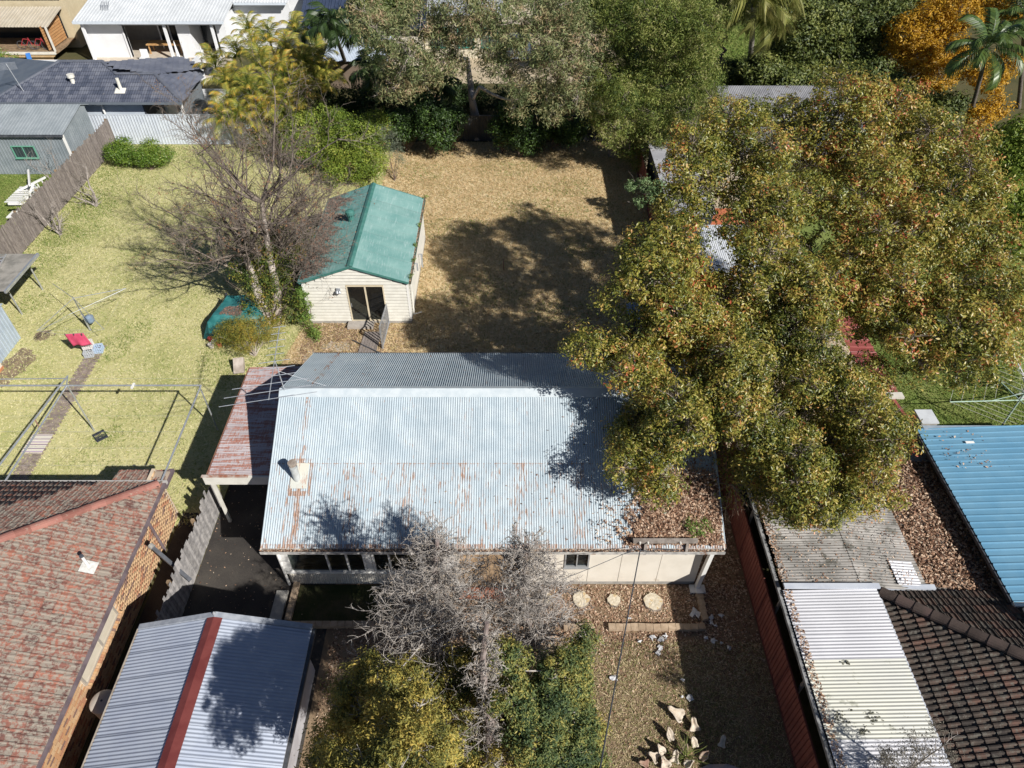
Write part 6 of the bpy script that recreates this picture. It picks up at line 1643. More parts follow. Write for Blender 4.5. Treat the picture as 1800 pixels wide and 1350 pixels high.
citrus = leaf_mat('citrus_leaf', [(.05, .11, .015), (.11, .20, .025), (.20, .29, .04), (.33, .36, .07)], .38, .3, spec=.5)
shrub('citrus_bush', 'bushy green citrus nearest the corner of the white fence', 'bush', (-25.6, 43.9, 0), [(-25.8, 44.0, .9, .75), (-25.1, 43.8, .8, .7), (-26.2, 44.4, .8, .5), (-25.4, 44.4, 1.3, .5)], citrus, 9000, .10, browntwig, 11, sub=.2)
shrub('citrus_bush', 'wider green citrus with a reddish branch, right of the first', 'bush', (-23.6, 43.3, 0), [(-23.8, 43.5, .9, .75), (-23.1, 43.5, .9, .75), (-23.5, 44.0, 1.3, .55), (-22.7, 43.9, .8, .55), (-24.3, 43.6, .7, .5)], citrus, 10000, .10, browntwig, 12, sub=.2)
shrub('green_bush', 'rounded green bush on the deck side at the top left corner', 'bush', (-38.6, 56.5, 0), [(-39, 56.6, 1.6, 1.3), (-40.2, 56.6, 2.6, 1.3), (-41.2, 57, 1.8, 1.4), (-38.2, 56, .9, 1.0)], citrus, 8000, .16, browntwig, 13, sub=.3)

# ---- big leafless tree with vine
bt = T('bare_tree', 'large leafless tree with a fan of fine twigs between the lawn and the green roof', 'tree', (-11.9, 27.3, 0))
R = random.Random(5)
trunks = [[(-11.9, 27.2, 0), (-12.1, 27.5, 1.2), (-12.3, 27.9, 2.4), (-12.5, 28.3, 3.4)], [(-11.6, 27.3, 0), (-11.3, 27.8, 1.6), (-11.3, 28.0, 3.0), (-11.2, 28.1, 4.6), (-11.0, 28.1, 6.2)]]
mb = MB()
mb.tube(trunks[0], [.34, .25, .2, .15], 10); mb.tube(trunks[1], [.26, .2, .16, .12, .08], 10); mb.build('trunk', palebark, bt, smooth_=True)
Pn, Dn, Ln, Rn = [], [], [], []
for j, (p, n_) in enumerate(((trunks[0][3], 8), (trunks[0][2], 4), (trunks[1][3], 6), (trunks[1][2], 5), (trunks[1][4], 6))):
    for i in range(n_):
        a = 2 * math.pi * (i + R.random() * .6) / n_ + j
        el = R.uniform(.25, 1.2)
        Pn.append(p); Dn.append((math.cos(a) * 1.0 - .1, math.sin(a) * .9 + .1, el)); Ln.append(R.uniform(3.5, 5.3)); Rn.append(.085)
for p in (trunks[1][2], trunks[1][3], trunks[1][1]):
    for q in ((1, .3, .5), (1, .8, .7), (.9, -.1, .6), (.7, 1, .4)): Pn.append(p); Dn.append(q); Ln.append(R.uniform(3.2, 4.4)); Rn.append(.06)
S, tips_ = grow(Pn, Dn, Ln, Rn, [dict(nseg=7, wob=.12, up=.05, kids=1, ang=42, lr=.55, rr=.6, rmin=.02, skip=2), dict(nseg=5, wob=.15, up=.05, kids=2, ang=40, lr=.55, rr=.6, rmin=.011, prob=.85),
                                  dict(nseg=4, wob=.18, up=.03, kids=1, ang=42, lr=.6, rr=.6, rmin=.007), dict(nseg=3, wob=.2, up=.02)], 6)
segs_mesh('branches', S, M('grey_brown_twig', (.12, .095, .08), (.25, .205, .17), 2, .95), bt, 3)
seed_ = np.array([[*p, .12] for p in tips_[::9]])
leaves('seed_pods', leaf_mat('rusty_pod', [(.22, .11, .06), (.32, .17, .10), (.36, .24, .14)], .8, .2, spec=.1), bt, seed_, 5000, .07, sub=.08, per=3)
vine = leaf_mat('vine_leaf', [(.025, .05, .012), (.06, .10, .02), (.13, .17, .03), (.28, .24, .04), (.35, .22, .05)], .5, .25)
vc = [(-12.3, 27.4, 1.2, .7), (-11.4, 27.2, .9, .7), (-11.9, 27.3, 2.2, .8), (-12.6, 27.9, 2.9, .7), (-11.1, 27.6, 2.4, .7), (-11.4, 28.2, 3.6, .7), (-12.9, 28.4, 2.2, .6), (-10.7, 28.6, 3.2, .6), (-10.5, 27.1, .8, .5), (-11.9, 29.2, 2.5, .9), (-10.8, 29.5, 3.0, .8), (-11.6, 29.6, 1.6, 1.0), (-12.6, 30.0, 2.0, .9), (-10.9, 31.0, 2.6, .9), (-10.4, 27.0, 1.6, .4), (-11.6, 30.6, 3.0, .8), (-12.0, 31.6, 2.0, .9), (-10.9, 29.0, 4.2, .5), (-12.4, 28.8, 3.8, .5)]
shrub('trunk_vine', 'dark green and yellow vine climbing over the foot of the leafless tree', 'vine', (-11.8, 27.0, 0), vc, vine, 22000, .10, browntwig, 21, sub=.2)
feather = leaf_mat('feathery_leaf', [(.10, .14, .03), (.20, .22, .04), (.36, .30, .05), (.46, .28, .05)], .6, .3)
FY = [(-12.6, 25.4, 1.2, .7), (-11.7, 25.3, 1.3, .7), (-13.2, 25.6, .9, .6), (-11.2, 25.6, 1.0, .6), (-12.2, 25.0, 1.6, .6), (-12.2, 24.6, 1.0, .5), (-13.6, 25.3, .7, .4)]
shrub('feathery_shrub', 'small feathery yellow-green shrub in front of the tarpaulin', 'shrub', (-12.0, 24.9, 0), FY, feather, 16000, .075, palebark, 22, sub=.16, asp=.22)
shrub('door_shrub', 'straggly green plant at the left corner of the weatherboard wall', 'shrub', (-9.9, 26.9, 0), [(-10.0, 27.0, .7, .35), (-9.8, 27.0, 1.4, .3), (-9.9, 27.1, 2.0, .3), (-9.6, 26.6, .3, .35), (-9.4, 26.2, .2, .3)], leafg, 2600, .09, browntwig, 23, sub=.15)
o = MB().beam((-12.4, 23.7, 0), (-12.5, 24.3, .4), .45, .25).build('rough_log', palebark); tag(o, 'pale split log at the rear corner of the carport', 'log')

# ---- shrubs along the back
lime = leaf_mat('lime_leaf', [(.07, .12, .02), (.15, .22, .03), (.26, .33, .05), (.40, .40, .08)], .5, .35)
HC = [[(-12.99, 43.81, 2.6, 1.2), (-11.77, 44.2, 2.8, 1.3), (-10.69, 42.64, 2.2, 1.2), (-12.2, 42.69, 1.8, 1.1), (-9.47, 43.01, 2.4, 1.2), (-8.86, 41.57, 1.4, 1.0), (-9.96, 41.59, 1.2, 1.0), (-10.63, 43.28, 3.2, 1.0), (-8.87, 45.12, 2.4, 1.0), (-8.94, 43.52, 1.6, 1.0), (-13.68, 43.07, 2.0, 1.0), (-11.0, 41.24, 1.0, 0.9), (-9.26, 41.25, 0.8, 0.7)]][0]
shrub('lime_shrub', 'sprawling lime-green shrub between the leafless tree and the dry lawn', 'shrub', (HC[0][0] + 1.5, HC[0][1], 0), HC, lime, 36000, .13, browntwig, 31, sub=.26)
HD = [[(-16.63, 49.3, 2, 1.4), (-15.15, 45.85, 1.5, 1.2), (-16.25, 45.22, 1.0, 1.0), (-14.18, 47.6, 2.5, 1.3), (-17.68, 46.52, 1.2, 1.0)]][0]
olive = leaf_mat('olive_leaf', [(.06, .08, .025), (.13, .15, .05), (.24, .23, .09), (.36, .30, .15)], .55, .3)
shrub('twiggy_shrub', 'olive twiggy shrub behind the leafless tree at the end of the white fence', 'shrub', (HD[0][0], HD[0][1], 0), HD, olive, 9000, .14, browntwig, 32, sub=.4)
deep = leaf_mat('deep_green_leaf', [(.012, .028, .01), (.028, .055, .015), (.055, .10, .022), (.13, .22, .04)], .45, .25)
groups = [[[(-7.52, 45.61, 1.8, 1.1), (-6.99, 45.22, 1.0, 0.9), (-6.2, 45.21, 1.4, 0.9)], [(-5.17, 45.12, 2.4, 1.2), (-4.9, 45.22, 1.2, 1.0), (-5.52, 45.47, 3, 1.1)], [(-4.42, 45.6, 2.0, 1.0), (-4.18, 45.65, 1.0, 0.8), (-3.87, 45.09, 2.6, 0.8)], [(-0.45, 45.61, 1.8, 1.0), (0.0, 46.08, 1.0, 0.9), (-0.37, 45.76, 2.5, 0.8)], [(0.75, 45.58, 2.2, 1.2), (1.52, 45.65, 1.2, 1.0)], [(2.65, 46.05, 1.8, 1.1), (3.45, 46.08, 1.0, 0.9), (4.38, 46.07, 1.4, 1.0)]]][0]
labs = ['dark green shrub just right of the pale sapling', 'dense dark shrub beneath the drooping gum branches', 'glossy green shrub at the left foot of the gum trunk', 'dark shrub at the right foot of the gum trunk', 'shaded shrub in the middle of the back fence', 'low dark shrub beside the willowy tree']
for i, g in enumerate(groups):
    rs = random.Random(i)
    g = [(a + rs.uniform(-.5, .5), b_ + rs.uniform(-.6, .6), c_ + rs.uniform(-.3, .9), d_ * rs.uniform(.55, .95)) for a, b_, c_, d_ in g for _ in (0, 1)]
    shrub('back_shrub', labs[i], 'shrub', (g[0][0], g[0][1], 0), g, deep, 8000, .15, browntwig, 40 + i, 'dark shrubs along the back fence', sub=.25)
greyl = leaf_mat('silver_leaf', [(.10, .13, .09), (.18, .22, .15), (.30, .33, .24)], .6, .3)
S1 = [[(-7.91, 43.42, 2.4, 0.7), (-7.54, 43.12, 1.6, 0.6), (-7.01, 42.21, 1.2, 0.4)]][0]
shrub('pale_sapling', 'slender grey-leaved sapling behind the green roof', 'sapling', (*(-7.49, 41.82), 0), S1, greyl, 2600, .09, browntwig, 47, sub=.25, asp=.2)
LQ = [[(7.63, 37.17, 2.2, 0.5), (6.86, 37.34, 2.0, 0.3), (7.96, 35.91, 2.0, 0.45), (7.2, 35.95, 1.8, 0.3), (8.22, 36.09, 2.6, 0.5)]][0]
shrub('pale_green_bush', 'pale green open bush leaning over the red fence below the willowy tree', 'bush', (*(9.05, 38.01), 0), LQ, leaf_mat('sage_leaf', [(.12, .2, .08), (.22, .32, .14), (.34, .42, .22)], .5, .35), 2400, .14, palebark, 48, sub=.16)

# ---- golden cane palms
gold = leaf_mat('golden_frond', [(.06, .11, .02), (.15, .21, .035), (.32, .34, .06), (.50, .42, .08), (.60, .32, .05)], .5, .4, shift=.2, spec=.4)
gm_ = [frond_mesh('g%d' % i, 2.6, gold, 26, .5, .032, 1.1, .55, i) for i in range(3)]
cane = M('cane_stem', (.22, .24, .08), (.34, .30, .12), 4, .6)
gp = [[(-19.14, 55.24, 4.6), (-17.03, 52.81, 4.8), (-15.67, 51.73, 4.4), (-19.32, 52.33, 4.0), (-16.96, 49.6, 4.2), (-15.41, 49.15, 3.8), (-14.04, 50.16, 4.0), (-19.45, 49.23, 3.2), (-17.5, 47.75, 3.2), (-15.73, 47.31, 3.0), (-14.08, 47.75, 3.2), (-13.58, 51.78, 4.0), (-18.75, 47.37, 2.4), (-13.56, 49.75, 3.0), (-12.83, 50.25, 3.2), (-21.4, 52.94, 3.0), (-17.91, 46.04, 2.0), (-16.46, 46.47, 2.2), (-14.95, 46.47, 2.2), (-19.23, 46.5, 1.8), (-17.85, 51.73, 4.4), (-15.81, 55.24, 4.6), (-16.28, 49.21, 3.4)]][0]
gl_ = ['tallest, at the back left', 'tall, beside the white wall', 'tall, in the middle rear', 'left, facing the tiled house', 'in the centre of the left half', 'in the very centre', 'right rear, before the dark palms', 'left edge, half height', 'front left, orange-tinged', 'front centre', 'front right of centre', 'right rear edge', 'lowest at the front left by the white fence', 'right, half in shade', 'rightmost, small', 'leftmost, low', 'lowest centre, behind the leafless twigs', 'low, right of the lowest centre', 'low right, above the lime shrub', 'lowest left, over the white fence', 'upper centre', 'top right, by the two-storey wall', 'middle, just below the centre']
for i, (x, y, z) in enumerate(gp):
    palm('golden_palm', 'golden cane palm of the yellow-green clump: ' + gl_[i], (x + .2, y + .3, 0), (x, y, z), .06, 17, gm_, cane, 60 + i, 'golden cane palms behind the white fence', tilt=(-15, 80), sc=(.75, 1.15))
# dark palms
dkf = leaf_mat('dark_frond', [(.015, .03, .01), (.035, .065, .02), (.07, .11, .03)], .45, .2, spec=.4)
dm_ = [frond_mesh('d%d' % i, 2.4, dkf, 26, .7, .06, 1.1, .8, 10 + i) for i in range(2)]
dtr = M('dark_palm_trunk', (.09, .075, .065), (.15, .13, .11), 6, .95, bump=.5)
dp = [[(-13.55, 60.28, -11.49, 48.18, 7.5), (-12.38, 62.88, -9.63, 49.21, 6.5), (-16.48, 63.96, -14.06, 55.2, 5), (-10.39, 55.32, -9.64, 49.6, 4.2), (-8.37, 53.17, -7.37, 48.11, 4.0), (-6.01, 53.17, -4.95, 48.18, 3.6)]][0]
dl = ['tallest dark palm with a thick trunk before the cream house', 'slim dark palm right of the tallest one', 'dark palm against the white two-storey wall', 'short dark palm in the shade below the cream house', 'low shaded palm left of the gum tree', 'small shaded palm at the foot of the gum crown']
for i, (x, y, a, b, z) in enumerate(dp): palm('dark_palm', dl[i], (x, y, 0), (a, b, z), .15 if i < 2 else .1, 16, dm_, dtr, 80 + i, tilt=(-50, 60), sc=(.8, 1.1))
# tall queen palm, right palm
qf = leaf_mat('queen_frond', [(.07, .10, .02), (.16, .18, .04), (.28, .28, .08), (.36, .32, .12)], .45, .3, spec=.4)
qm = [frond_mesh('q%d' % i, 6.0, qf, 64, 1.1, .055, 1.5, 1.2, 20 + i) for i in range(3)]
palm('queen_palm', 'tall palm with long drooping yellow-green fronds above the grey shed roof', (*(18.48, 56.45), 0), (*(15.95, 51.09), 7.6), .2, 24, qm, M('palm_trunk', (.2, .18, .16), (.3, .27, .24), 5, .95, bump=.4), 90, tilt=(-35, 62), sc=(.85, 1.1))
rf = [frond_mesh('r%d' % i, 4.2, leaf_mat('rich_frond', [(.03, .06, .02), (.07, .12, .03), (.16, .22, .05)], .4, .25, spec=.5), 36, .8, .07, 1.1, .6, 30 + i) for i in range(2)]
palm('leaning_palm', 'palm with dark glossy fronds and a thin dark trunk in front of the amber tree', (*(32.1, 48.74), 0), (*(29.66, 46.55), 6.5), .14, 20, rf, dtr, 91, tilt=(-45, 60), sc=(.8, 1.1))
palm('leaning_palm', 'dark glossy palm at the top right corner', (*(38.22, 53.17), 0), (*(34.18, 51.09), 6.8), .14, 18, rf, dtr, 92, tilt=(-45, 60), sc=(.8, 1.1))

# ---- gum tree
gum = leaf_mat('gum_leaf', [(.07, .10, .035), (.16, .20, .08), (.28, .31, .14), (.40, .34, .18), (.46, .30, .2)], .5, .3, shift=.3)
GC = [(-6.49, 43.06, 8.44, 1.47), (-5.04, 42.52, 9.5, 1.47), (-7.32, 43.28, 7.11, 1.29), (-5.75, 41.57, 7.7, 1.29), (-4.6, 43.21, 7.77, 1.38), (-3.16, 42.37, 9.25, 1.47), (-1.62, 42.98, 8.46, 1.29), (0.0, 41.84, 9.41, 1.47), (1.6, 42.3, 8.37, 1.56), (2.9, 42.09, 7.83, 1.47), (3.63, 42.26, 6.51, 1.38), (2.03, 43.29, 6.14, 1.38), (0.67, 42.63, 5.72, 1.29), (2.81, 43.9, 4.54, 1.2), (-0.66, 42.92, 6.92, 1.2), (-6.63, 41.98, 5.97, 0.92), (-5.24, 42.99, 5.92, 1.01), (4.21, 42.77, 8.22, 1.38), (2.37, 41.77, 4.55, 0.83), (2.87, 42.77, 9.13, 1.38), (-7.45, 41.43, 9.24, 1.29), (-1.24, 42.37, 10.12, 1.38), (-3.97, 42.79, 6.96, 1.01), (1.27, 43.18, 9.6, 1.29), (-3.35, 43.5, 6.88, 0.9), (-2.03, 42.0, 9.5, 1.1), (-3.64, 44.0, 8.3, 0.8), (-0.98, 42.5, 7.54, 0.8), (-2.58, 41.5, 10.5, 1.2), (-8.14, 43.5, 4.87, 0.6), (3.78, 41.0, 5.53, 0.7), (0.17, 42.2, 4.54, 0.6), (-8.25, 43.0, 9.65, 1.2), (2.65, 42.5, 10.08, 1.2)]
tree('gum_tree', 'tall gum tree with forked trunk and sparse grey-green leaves at the back', 'tree', (-2.45, 48.0, 0), (-2.9, 48.6, 5.2), .36, GC, gum, 44000, .24, palebark, 101, lean=.08, extra=6, sub=.34, asp=.2, droop=.3, per=34, flat=.2, start=.35)
# ---- willowy green tree
wil = leaf_mat('willowy_leaf', [(.04, .07, .015), (.10, .145, .03), (.21, .26, .055), (.36, .37, .11), (.40, .35, .2)], .55, .35, shift=.3)
WC = [(6.38, 42.79, 9.12, 1.53), (7.51, 42.4, 9.82, 1.53), (9.13, 42.23, 9.29, 1.53), (6.08, 44.18, 7.13, 1.35), (7.58, 43.3, 7.74, 1.44), (9.39, 43.59, 7.01, 1.44), (10.69, 43.24, 7.76, 1.35), (5.89, 42.8, 5.99, 1.26), (7.55, 43.7, 5.65, 1.35), (9.24, 43.3, 5.46, 1.35), (11.37, 43.83, 5.6, 1.35), (5.5, 42.52, 4.41, 1.08), (6.98, 42.98, 3.86, 1.26), (8.52, 41.94, 4.3, 1.26), (10.32, 41.2, 4.95, 1.26), (11.52, 41.19, 5.62, 0.9), (7.47, 42.68, 2.37, 0.99), (6.12, 41.24, 3.74, 0.99), (7.93, 42.5, 1.32, 0.72), (10.1, 42.41, 3.4, 0.99), (11.13, 40.95, 3.86, 0.99), (5.42, 43.84, 6.6, 1.08), (10.62, 41.89, 9.39, 1.26), (6.11, 44.05, 9.94, 1.44), (9.64, 43.99, 9.96, 1.44), (8.91, 41.36, 3.33, 0.81), (8.22, 42.69, 0.65, 0.45), (5.01, 43.7, 5.31, 0.9), (8.41, 42.13, 8.73, 1.17), (10.72, 43.54, 6.04, 1.08), (6.41, 41.12, 5.65, 0.99), (8.41, 43.17, 2.51, 0.81), (12.32, 42.59, 3.85, 0.72), (7.31, 43.35, 1.3, 0.63)]
tree('willowy_tree', 'dense willowy green tree hanging over the back corner of the red fence', 'tree', (7.0, 45.4, 0), (7.0, 44.6, 6.5), .4, WC, wil, 95000, .17, bark, 102, lean=.2, extra=5, sub=.33, asp=.24, droop=.2, per=44, flat=.3, start=.3)
# ---- autumn trees
aut = leaf_mat('autumn_leaf', [(.03, .055, .015), (.09, .12, .025), (.20, .215, .04), (.37, .335, .06), (.52, .40, .11), (.54, .26, .08), (.50, .10, .05)], .38, .35, pos=[0, .2, .42, .62, .8, .92, 1.0], shift=.16, spec=.55, nscale=.28)
TB = [(15.46, 26.33, 10.81, 0.76), (12.05, 25.53, 11.77, 1.09), (16.72, 22.86, 9.74, 0.77), (7.04, 23.47, 9.18, 0.92), (6.23, 19.96, 7.81, 0.73), (10.43, 22.52, 9.65, 0.78), (8.32, 24.46, 10.13, 1.07), (8.34, 19.94, 9.04, 1.11), (9.37, 21.6, 9.65, 0.82), (5.65, 19.99, 7.69, 1.01), (14.73, 26.06, 10.69, 0.96), (12.44, 20.98, 8.38, 1.05), (9.18, 23.71, 10.71, 0.76), (9.05, 21.74, 8.74, 0.97), (5.44, 20.27, 9.06, 1.07), (15.37, 21.35, 8.18, 0.99), (11.96, 22.81, 8.71, 0.7), (12.09, 24.73, 9.55, 0.92), (8.56, 23.59, 8.93, 0.92), (9.0, 23.73, 9.39, 1.07), (14.85, 23.72, 10.33, 0.77), (11.24, 19.98, 7.93, 0.97), (14.53, 23.13, 9.55, 0.85), (5.66, 18.59, 7.79, 0.86), (12.18, 16.64, 8.09, 0.81), (14.68, 17.48, 8.33, 1.05), (16.5, 24.91, 10.28, 1.13), (14.03, 25.9, 11.47, 1.11), (8.64, 25.98, 10.93, 0.72), (4.95, 17.79, 7.96, 1.04), (15.38, 19.29, 8.3, 1.06), (14.27, 16.92, 6.63, 0.9), (15.11, 19.06, 7.7, 0.96), (13.25, 20.52, 9.19, 0.71), (11.45, 20.54, 8.51, 0.74), (4.54, 18.73, 8.66, 1.12), (3.73, 18.89, 8.01, 0.94), (16.17, 17.98, 6.81, 0.8), (15.05, 22.17, 9.83, 0.74), (13.63, 18.86, 7.02, 0.99), (11.99, 24.29, 10.34, 0.86), (10.88, 25.95, 10.75, 0.9), (16.3, 19.86, 8.3, 0.9), (10.97, 22.44, 8.8, 0.81), (7.51, 24.95, 9.67, 1.08), (14.16, 16.77, 7.42, 0.76), (14.17, 18.59, 8.61, 0.78), (11.83, 18.41, 8.09, 0.73), (14.1, 23.73, 9.11, 0.82), (12.34, 18.59, 7.29, 0.87), (6.43, 23.93, 9.79, 1.1), (13.32, 17.4, 7.77, 0.85), (13.76, 21.04, 9.55, 0.81), (7.98, 19.02, 8.66, 0.83), (13.11, 25.9, 11.68, 0.91), (11.98, 21.4, 9.05, 0.91), (7.87, 19.35, 7.77, 1.06), (7.05, 19.03, 7.45, 1.12), (4.15, 19.32, 8.81, 0.74), (14.66, 24.41, 9.66, 0.98), (16.42, 21.13, 7.91, 0.78), (13.94, 19.65, 7.29, 0.91), (12.62, 24.85, 11.16, 0.92), (12.65, 20.38, 8.23, 1.11), (13.79, 16.83, 8.11, 1.14), (15.21, 18.39, 8.42, 0.89), (8.73, 24.86, 10.49, 1.11), (13.74, 18.02, 8.25, 0.72), (10.2, 18.84, 8.22, 1.03), (11.96, 20.12, 7.53, 1.11), (6.0, 23.11, 8.89, 0.76), (13.06, 22.73, 8.98, 0.93), (9.5, 18.96, 8.57, 0.79), (12.45, 24.05, 10.49, 0.7), (13.43, 24.51, 10.5, 0.9), (15.1, 21.09, 9.42, 0.97), (12.31, 27.47, 11.62, 0.88), (5.33, 19.43, 8.83, 1.0), (7.24, 25.17, 10.35, 0.91), (6.79, 19.72, 7.43, 0.96), (12.33, 18.52, 8.64, 0.84), (11.3, 22.46, 9.49, 0.84), (14.67, 24.48, 10.33, 0.94), (11.86, 18.98, 7.28, 1.09), (9.22, 19.64, 7.78, 0.95), (4.84, 20.01, 8.98, 0.81), (14.91, 17.35, 7.77, 1.02), (12.9, 20.07, 8.83, 0.8), (10.28, 26.28, 10.62, 1.12), (12.34, 23.05, 10.35, 0.75), (12.94, 22.7, 10.31, 0.97), (12.25, 20.58, 9.32, 0.78), (10.56, 21.33, 8.01, 0.76), (10.88, 24.35, 9.76, 0.87), (8.14, 21.35, 8.99, 1.11), (16.31, 21.75, 8.89, 0.95), (9.09, 22.53, 9.38, 1.13), (14.33, 20.74, 9.12, 1.06), (11.77, 25.23, 10.0, 0.92), (6.22, 21.86, 8.56, 0.83), (13.46, 17.56, 6.91, 0.94), (15.42, 17.88, 8.41, 0.99), (9.3, 20.31, 8.09, 0.98), (13.46, 22.21, 8.98, 0.77), (6.5, 24.53, 10.52, 1.08), (11.99, 22.2, 9.76, 0.9), (11.29, 25.34, 10.68, 0.72), (12.73, 16.49, 7.16, 0.71), (9.44, 18.03, 8.46, 0.79), (15.96, 23.09, 10.37, 0.83), (16.56, 22.66, 9.18, 0.85), (14.8, 24.35, 11.12, 0.9), (14.3, 16.18, 7.58, 0.93), (4.42, 20.73, 8.59, 0.9), (10.5, 25.21, 10.1, 0.76), (16.19, 20.94, 8.7, 1.1), (8.01, 25.94, 10.83, 1.01), (11.7, 25.47, 11.08, 0.81)]
TA = [(7.97, 14.88, 6.13, 0.77), (9.03, 15.72, 7.01, 0.69), (3.9, 16.42, 6.93, 0.83), (11.38, 16.58, 5.82, 0.84), (3.98, 13.87, 4.76, 0.5), (10.73, 13.06, 5.19, 0.79), (8.13, 15.75, 6.46, 0.53), (3.12, 17.31, 6.79, 0.55), (10.99, 13.98, 6.4, 0.83), (4.86, 15.03, 7.02, 0.78), (4.81, 18.43, 7.01, 0.7), (8.85, 12.29, 5.4, 0.66), (3.3, 15.9, 7.28, 0.54), (7.05, 17.71, 7.14, 0.72), (8.32, 14.59, 4.48, 0.55), (11.0, 15.74, 5.0, 0.53), (8.83, 14.83, 5.79, 0.63), (9.89, 13.76, 4.86, 0.78), (10.61, 14.04, 4.71, 0.66), (2.52, 17.21, 7.12, 0.78), (10.29, 16.34, 5.2, 0.72), (6.67, 16.43, 7.6, 0.79), (8.87, 13.15, 5.21, 0.84), (7.86, 17.95, 7.14, 0.71), (5.34, 17.78, 6.09, 0.67), (5.85, 16.57, 6.62, 0.53), (8.96, 16.31, 5.41, 0.58), (8.12, 12.79, 5.95, 0.77), (9.93, 16.95, 6.62, 0.71), (6.36, 15.58, 6.47, 0.82), (5.7, 17.61, 7.31, 0.54), (9.92, 16.29, 6.57, 0.61), (6.4, 16.94, 6.55, 0.69), (4.75, 14.53, 6.01, 0.83), (3.3, 13.52, 5.63, 0.51), (6.64, 15.41, 5.65, 0.6), (3.67, 14.37, 5.37, 0.68), (8.79, 13.04, 4.5, 0.72), (6.0, 18.0, 7.99, 0.71), (5.65, 15.49, 6.33, 0.63), (7.26, 18.64, 7.03, 0.52), (9.62, 17.09, 7.59, 0.8), (6.25, 17.65, 6.78, 0.54), (6.66, 14.56, 6.86, 0.6), (11.42, 14.61, 4.34, 0.82), (7.55, 14.04, 5.93, 0.76), (8.87, 17.07, 6.66, 0.82), (8.39, 18.63, 7.16, 0.81), (7.48, 15.95, 6.89, 0.57), (10.0, 18.17, 7.61, 0.54), (3.9, 15.59, 4.96, 0.75), (5.99, 14.72, 6.0, 0.56), (11.48, 16.9, 6.29, 0.8), (11.47, 14.84, 6.21, 0.7), (9.82, 12.45, 5.64, 0.53), (6.36, 18.36, 7.06, 0.61), (3.89, 17.48, 6.94, 0.83), (5.42, 18.06, 6.63, 0.65), (4.18, 15.84, 6.77, 0.81), (10.12, 14.97, 4.46, 0.63), (10.1, 15.03, 5.12, 0.73), (7.4, 16.44, 7.4, 0.63), (4.44, 17.12, 6.67, 0.71), (8.94, 17.77, 7.47, 0.78), (7.71, 14.35, 4.71, 0.73), (5.13, 17.74, 8.36, 0.77), (7.14, 16.35, 7.02, 0.62), (4.75, 15.88, 5.11, 0.78), (10.15, 15.17, 6.65, 0.77), (6.62, 15.67, 6.93, 0.64), (8.31, 13.48, 6.3, 0.75), (10.43, 14.49, 6.94, 0.68), (10.63, 14.11, 5.67, 0.79), (7.35, 14.19, 6.45, 0.5), (4.22, 16.09, 5.05, 0.66), (8.27, 13.09, 4.56, 0.79), (5.15, 14.32, 6.87, 0.81), (4.22, 14.52, 5.46, 0.84), (10.64, 13.14, 6.34, 0.55), (8.91, 13.49, 5.73, 0.66), (9.04, 15.41, 5.89, 0.72), (8.75, 17.36, 7.12, 0.84), (4.31, 13.26, 5.34, 0.77), (6.22, 16.22, 6.54, 0.66), (9.6, 12.71, 5.2, 0.69), (9.57, 18.63, 7.29, 0.85), (10.37, 15.96, 6.68, 0.81), (7.68, 18.74, 7.38, 0.8)]
tree('autumn_tree', 'huge spreading autumn tree with rust-tipped leaves on the right, its far half', 'tree', (11.0, 23.5, 0), (10.8, 23.8, 7.0), .48, TB, aut, 235000, .12, bark, 111, 'autumn trees at the right', lean=.35, extra=10, sub=.25, asp=.42, per=60, rbias=.045, start=.4)
tree('autumn_tree', 'huge spreading autumn tree with yellow-green leaves overhanging the iron roof, its near half', 'tree', (8.9, 18.2, 0), (8.9, 18.8, 4.4), .42, TA, aut, 190000, .105, bark, 112, 'autumn trees at the right', lean=.35, extra=12, sub=.21, asp=.42, per=54, rbias=.0, start=.4)
# hanging twigs between house and fence
HT = [(x, y, z) for x, y, z in ((7.2, 14.5, 3.6), (7.6, 15.2, 4.0), (7.8, 16.4, 4.4), (8.6, 15.4, 4.2), (7.3, 16.8, 4.6), (8.9, 16.4, 4.8), (6.9, 15.6, 4.3))]
S, _ = grow([h for h in HT for _ in range(9)], np.random.RandomState(4).normal(size=(63, 3)) * np.array([.6, .6, .3]) + np.array([0, -.2, -.5]), np.full(63, 1.5), np.full(63, .02), [dict(nseg=6, wob=.2, up=-.04, kids=1, ang=40, lr=.5, rr=.6), dict(nseg=4, wob=.2, up=-.02)], 9)
t = T('hanging_twigs', 'mass of bare hanging twigs between the roof edge and the red fence', 'branches', (7.9, 15.8, 3.6)); segs_mesh('twigs', S, M('warm_twig', (.20, .14, .10), (.34, .26, .19), 4, .9), t, 3)
leaves('leaves', aut, t, [(*h, .8) for h in HT], 4500, .10, sub=.3, per=8, seed=5)

# ---- amber tree and background trees
amb = leaf_mat('amber_leaf', [(.22, .15, .02), (.48, .27, .02), (.62, .36, .03), (.66, .42, .06)], .5, .4, shift=.12)
AC = [[(27.61, 52.38, 5.5, 1.5), (28.92, 52.71, 6.5, 1.5), (30.43, 52.22, 7, 1.5), (28.4, 51.43, 4.5, 1.4), (29.86, 51.62, 5, 1.4), (27.47, 50.21, 3.6, 1.2), (29.43, 50.21, 3.6, 1.3), (31.69, 51.23, 4, 1.2), (32.81, 49.71, 3.4, 1.0), (34.84, 51.8, 3.8, 1.0), (33.09, 48.33, 2.2, 0.9), (31.86, 47.41, 1.8, 0.8), (33.57, 52.92, 6.8, 1.3), (27.51, 52.88, 4.2, 1.0)]][0]
tree('amber_tree', 'bright amber autumn tree behind the palm at the upper right', 'tree', (AC[4][0], AC[4][1], 0), (AC[4][0], AC[4][1] + .5, 4.0), .22, AC, amb, 32000, .2, bark, 121, sub=.34, per=36, extra=6)
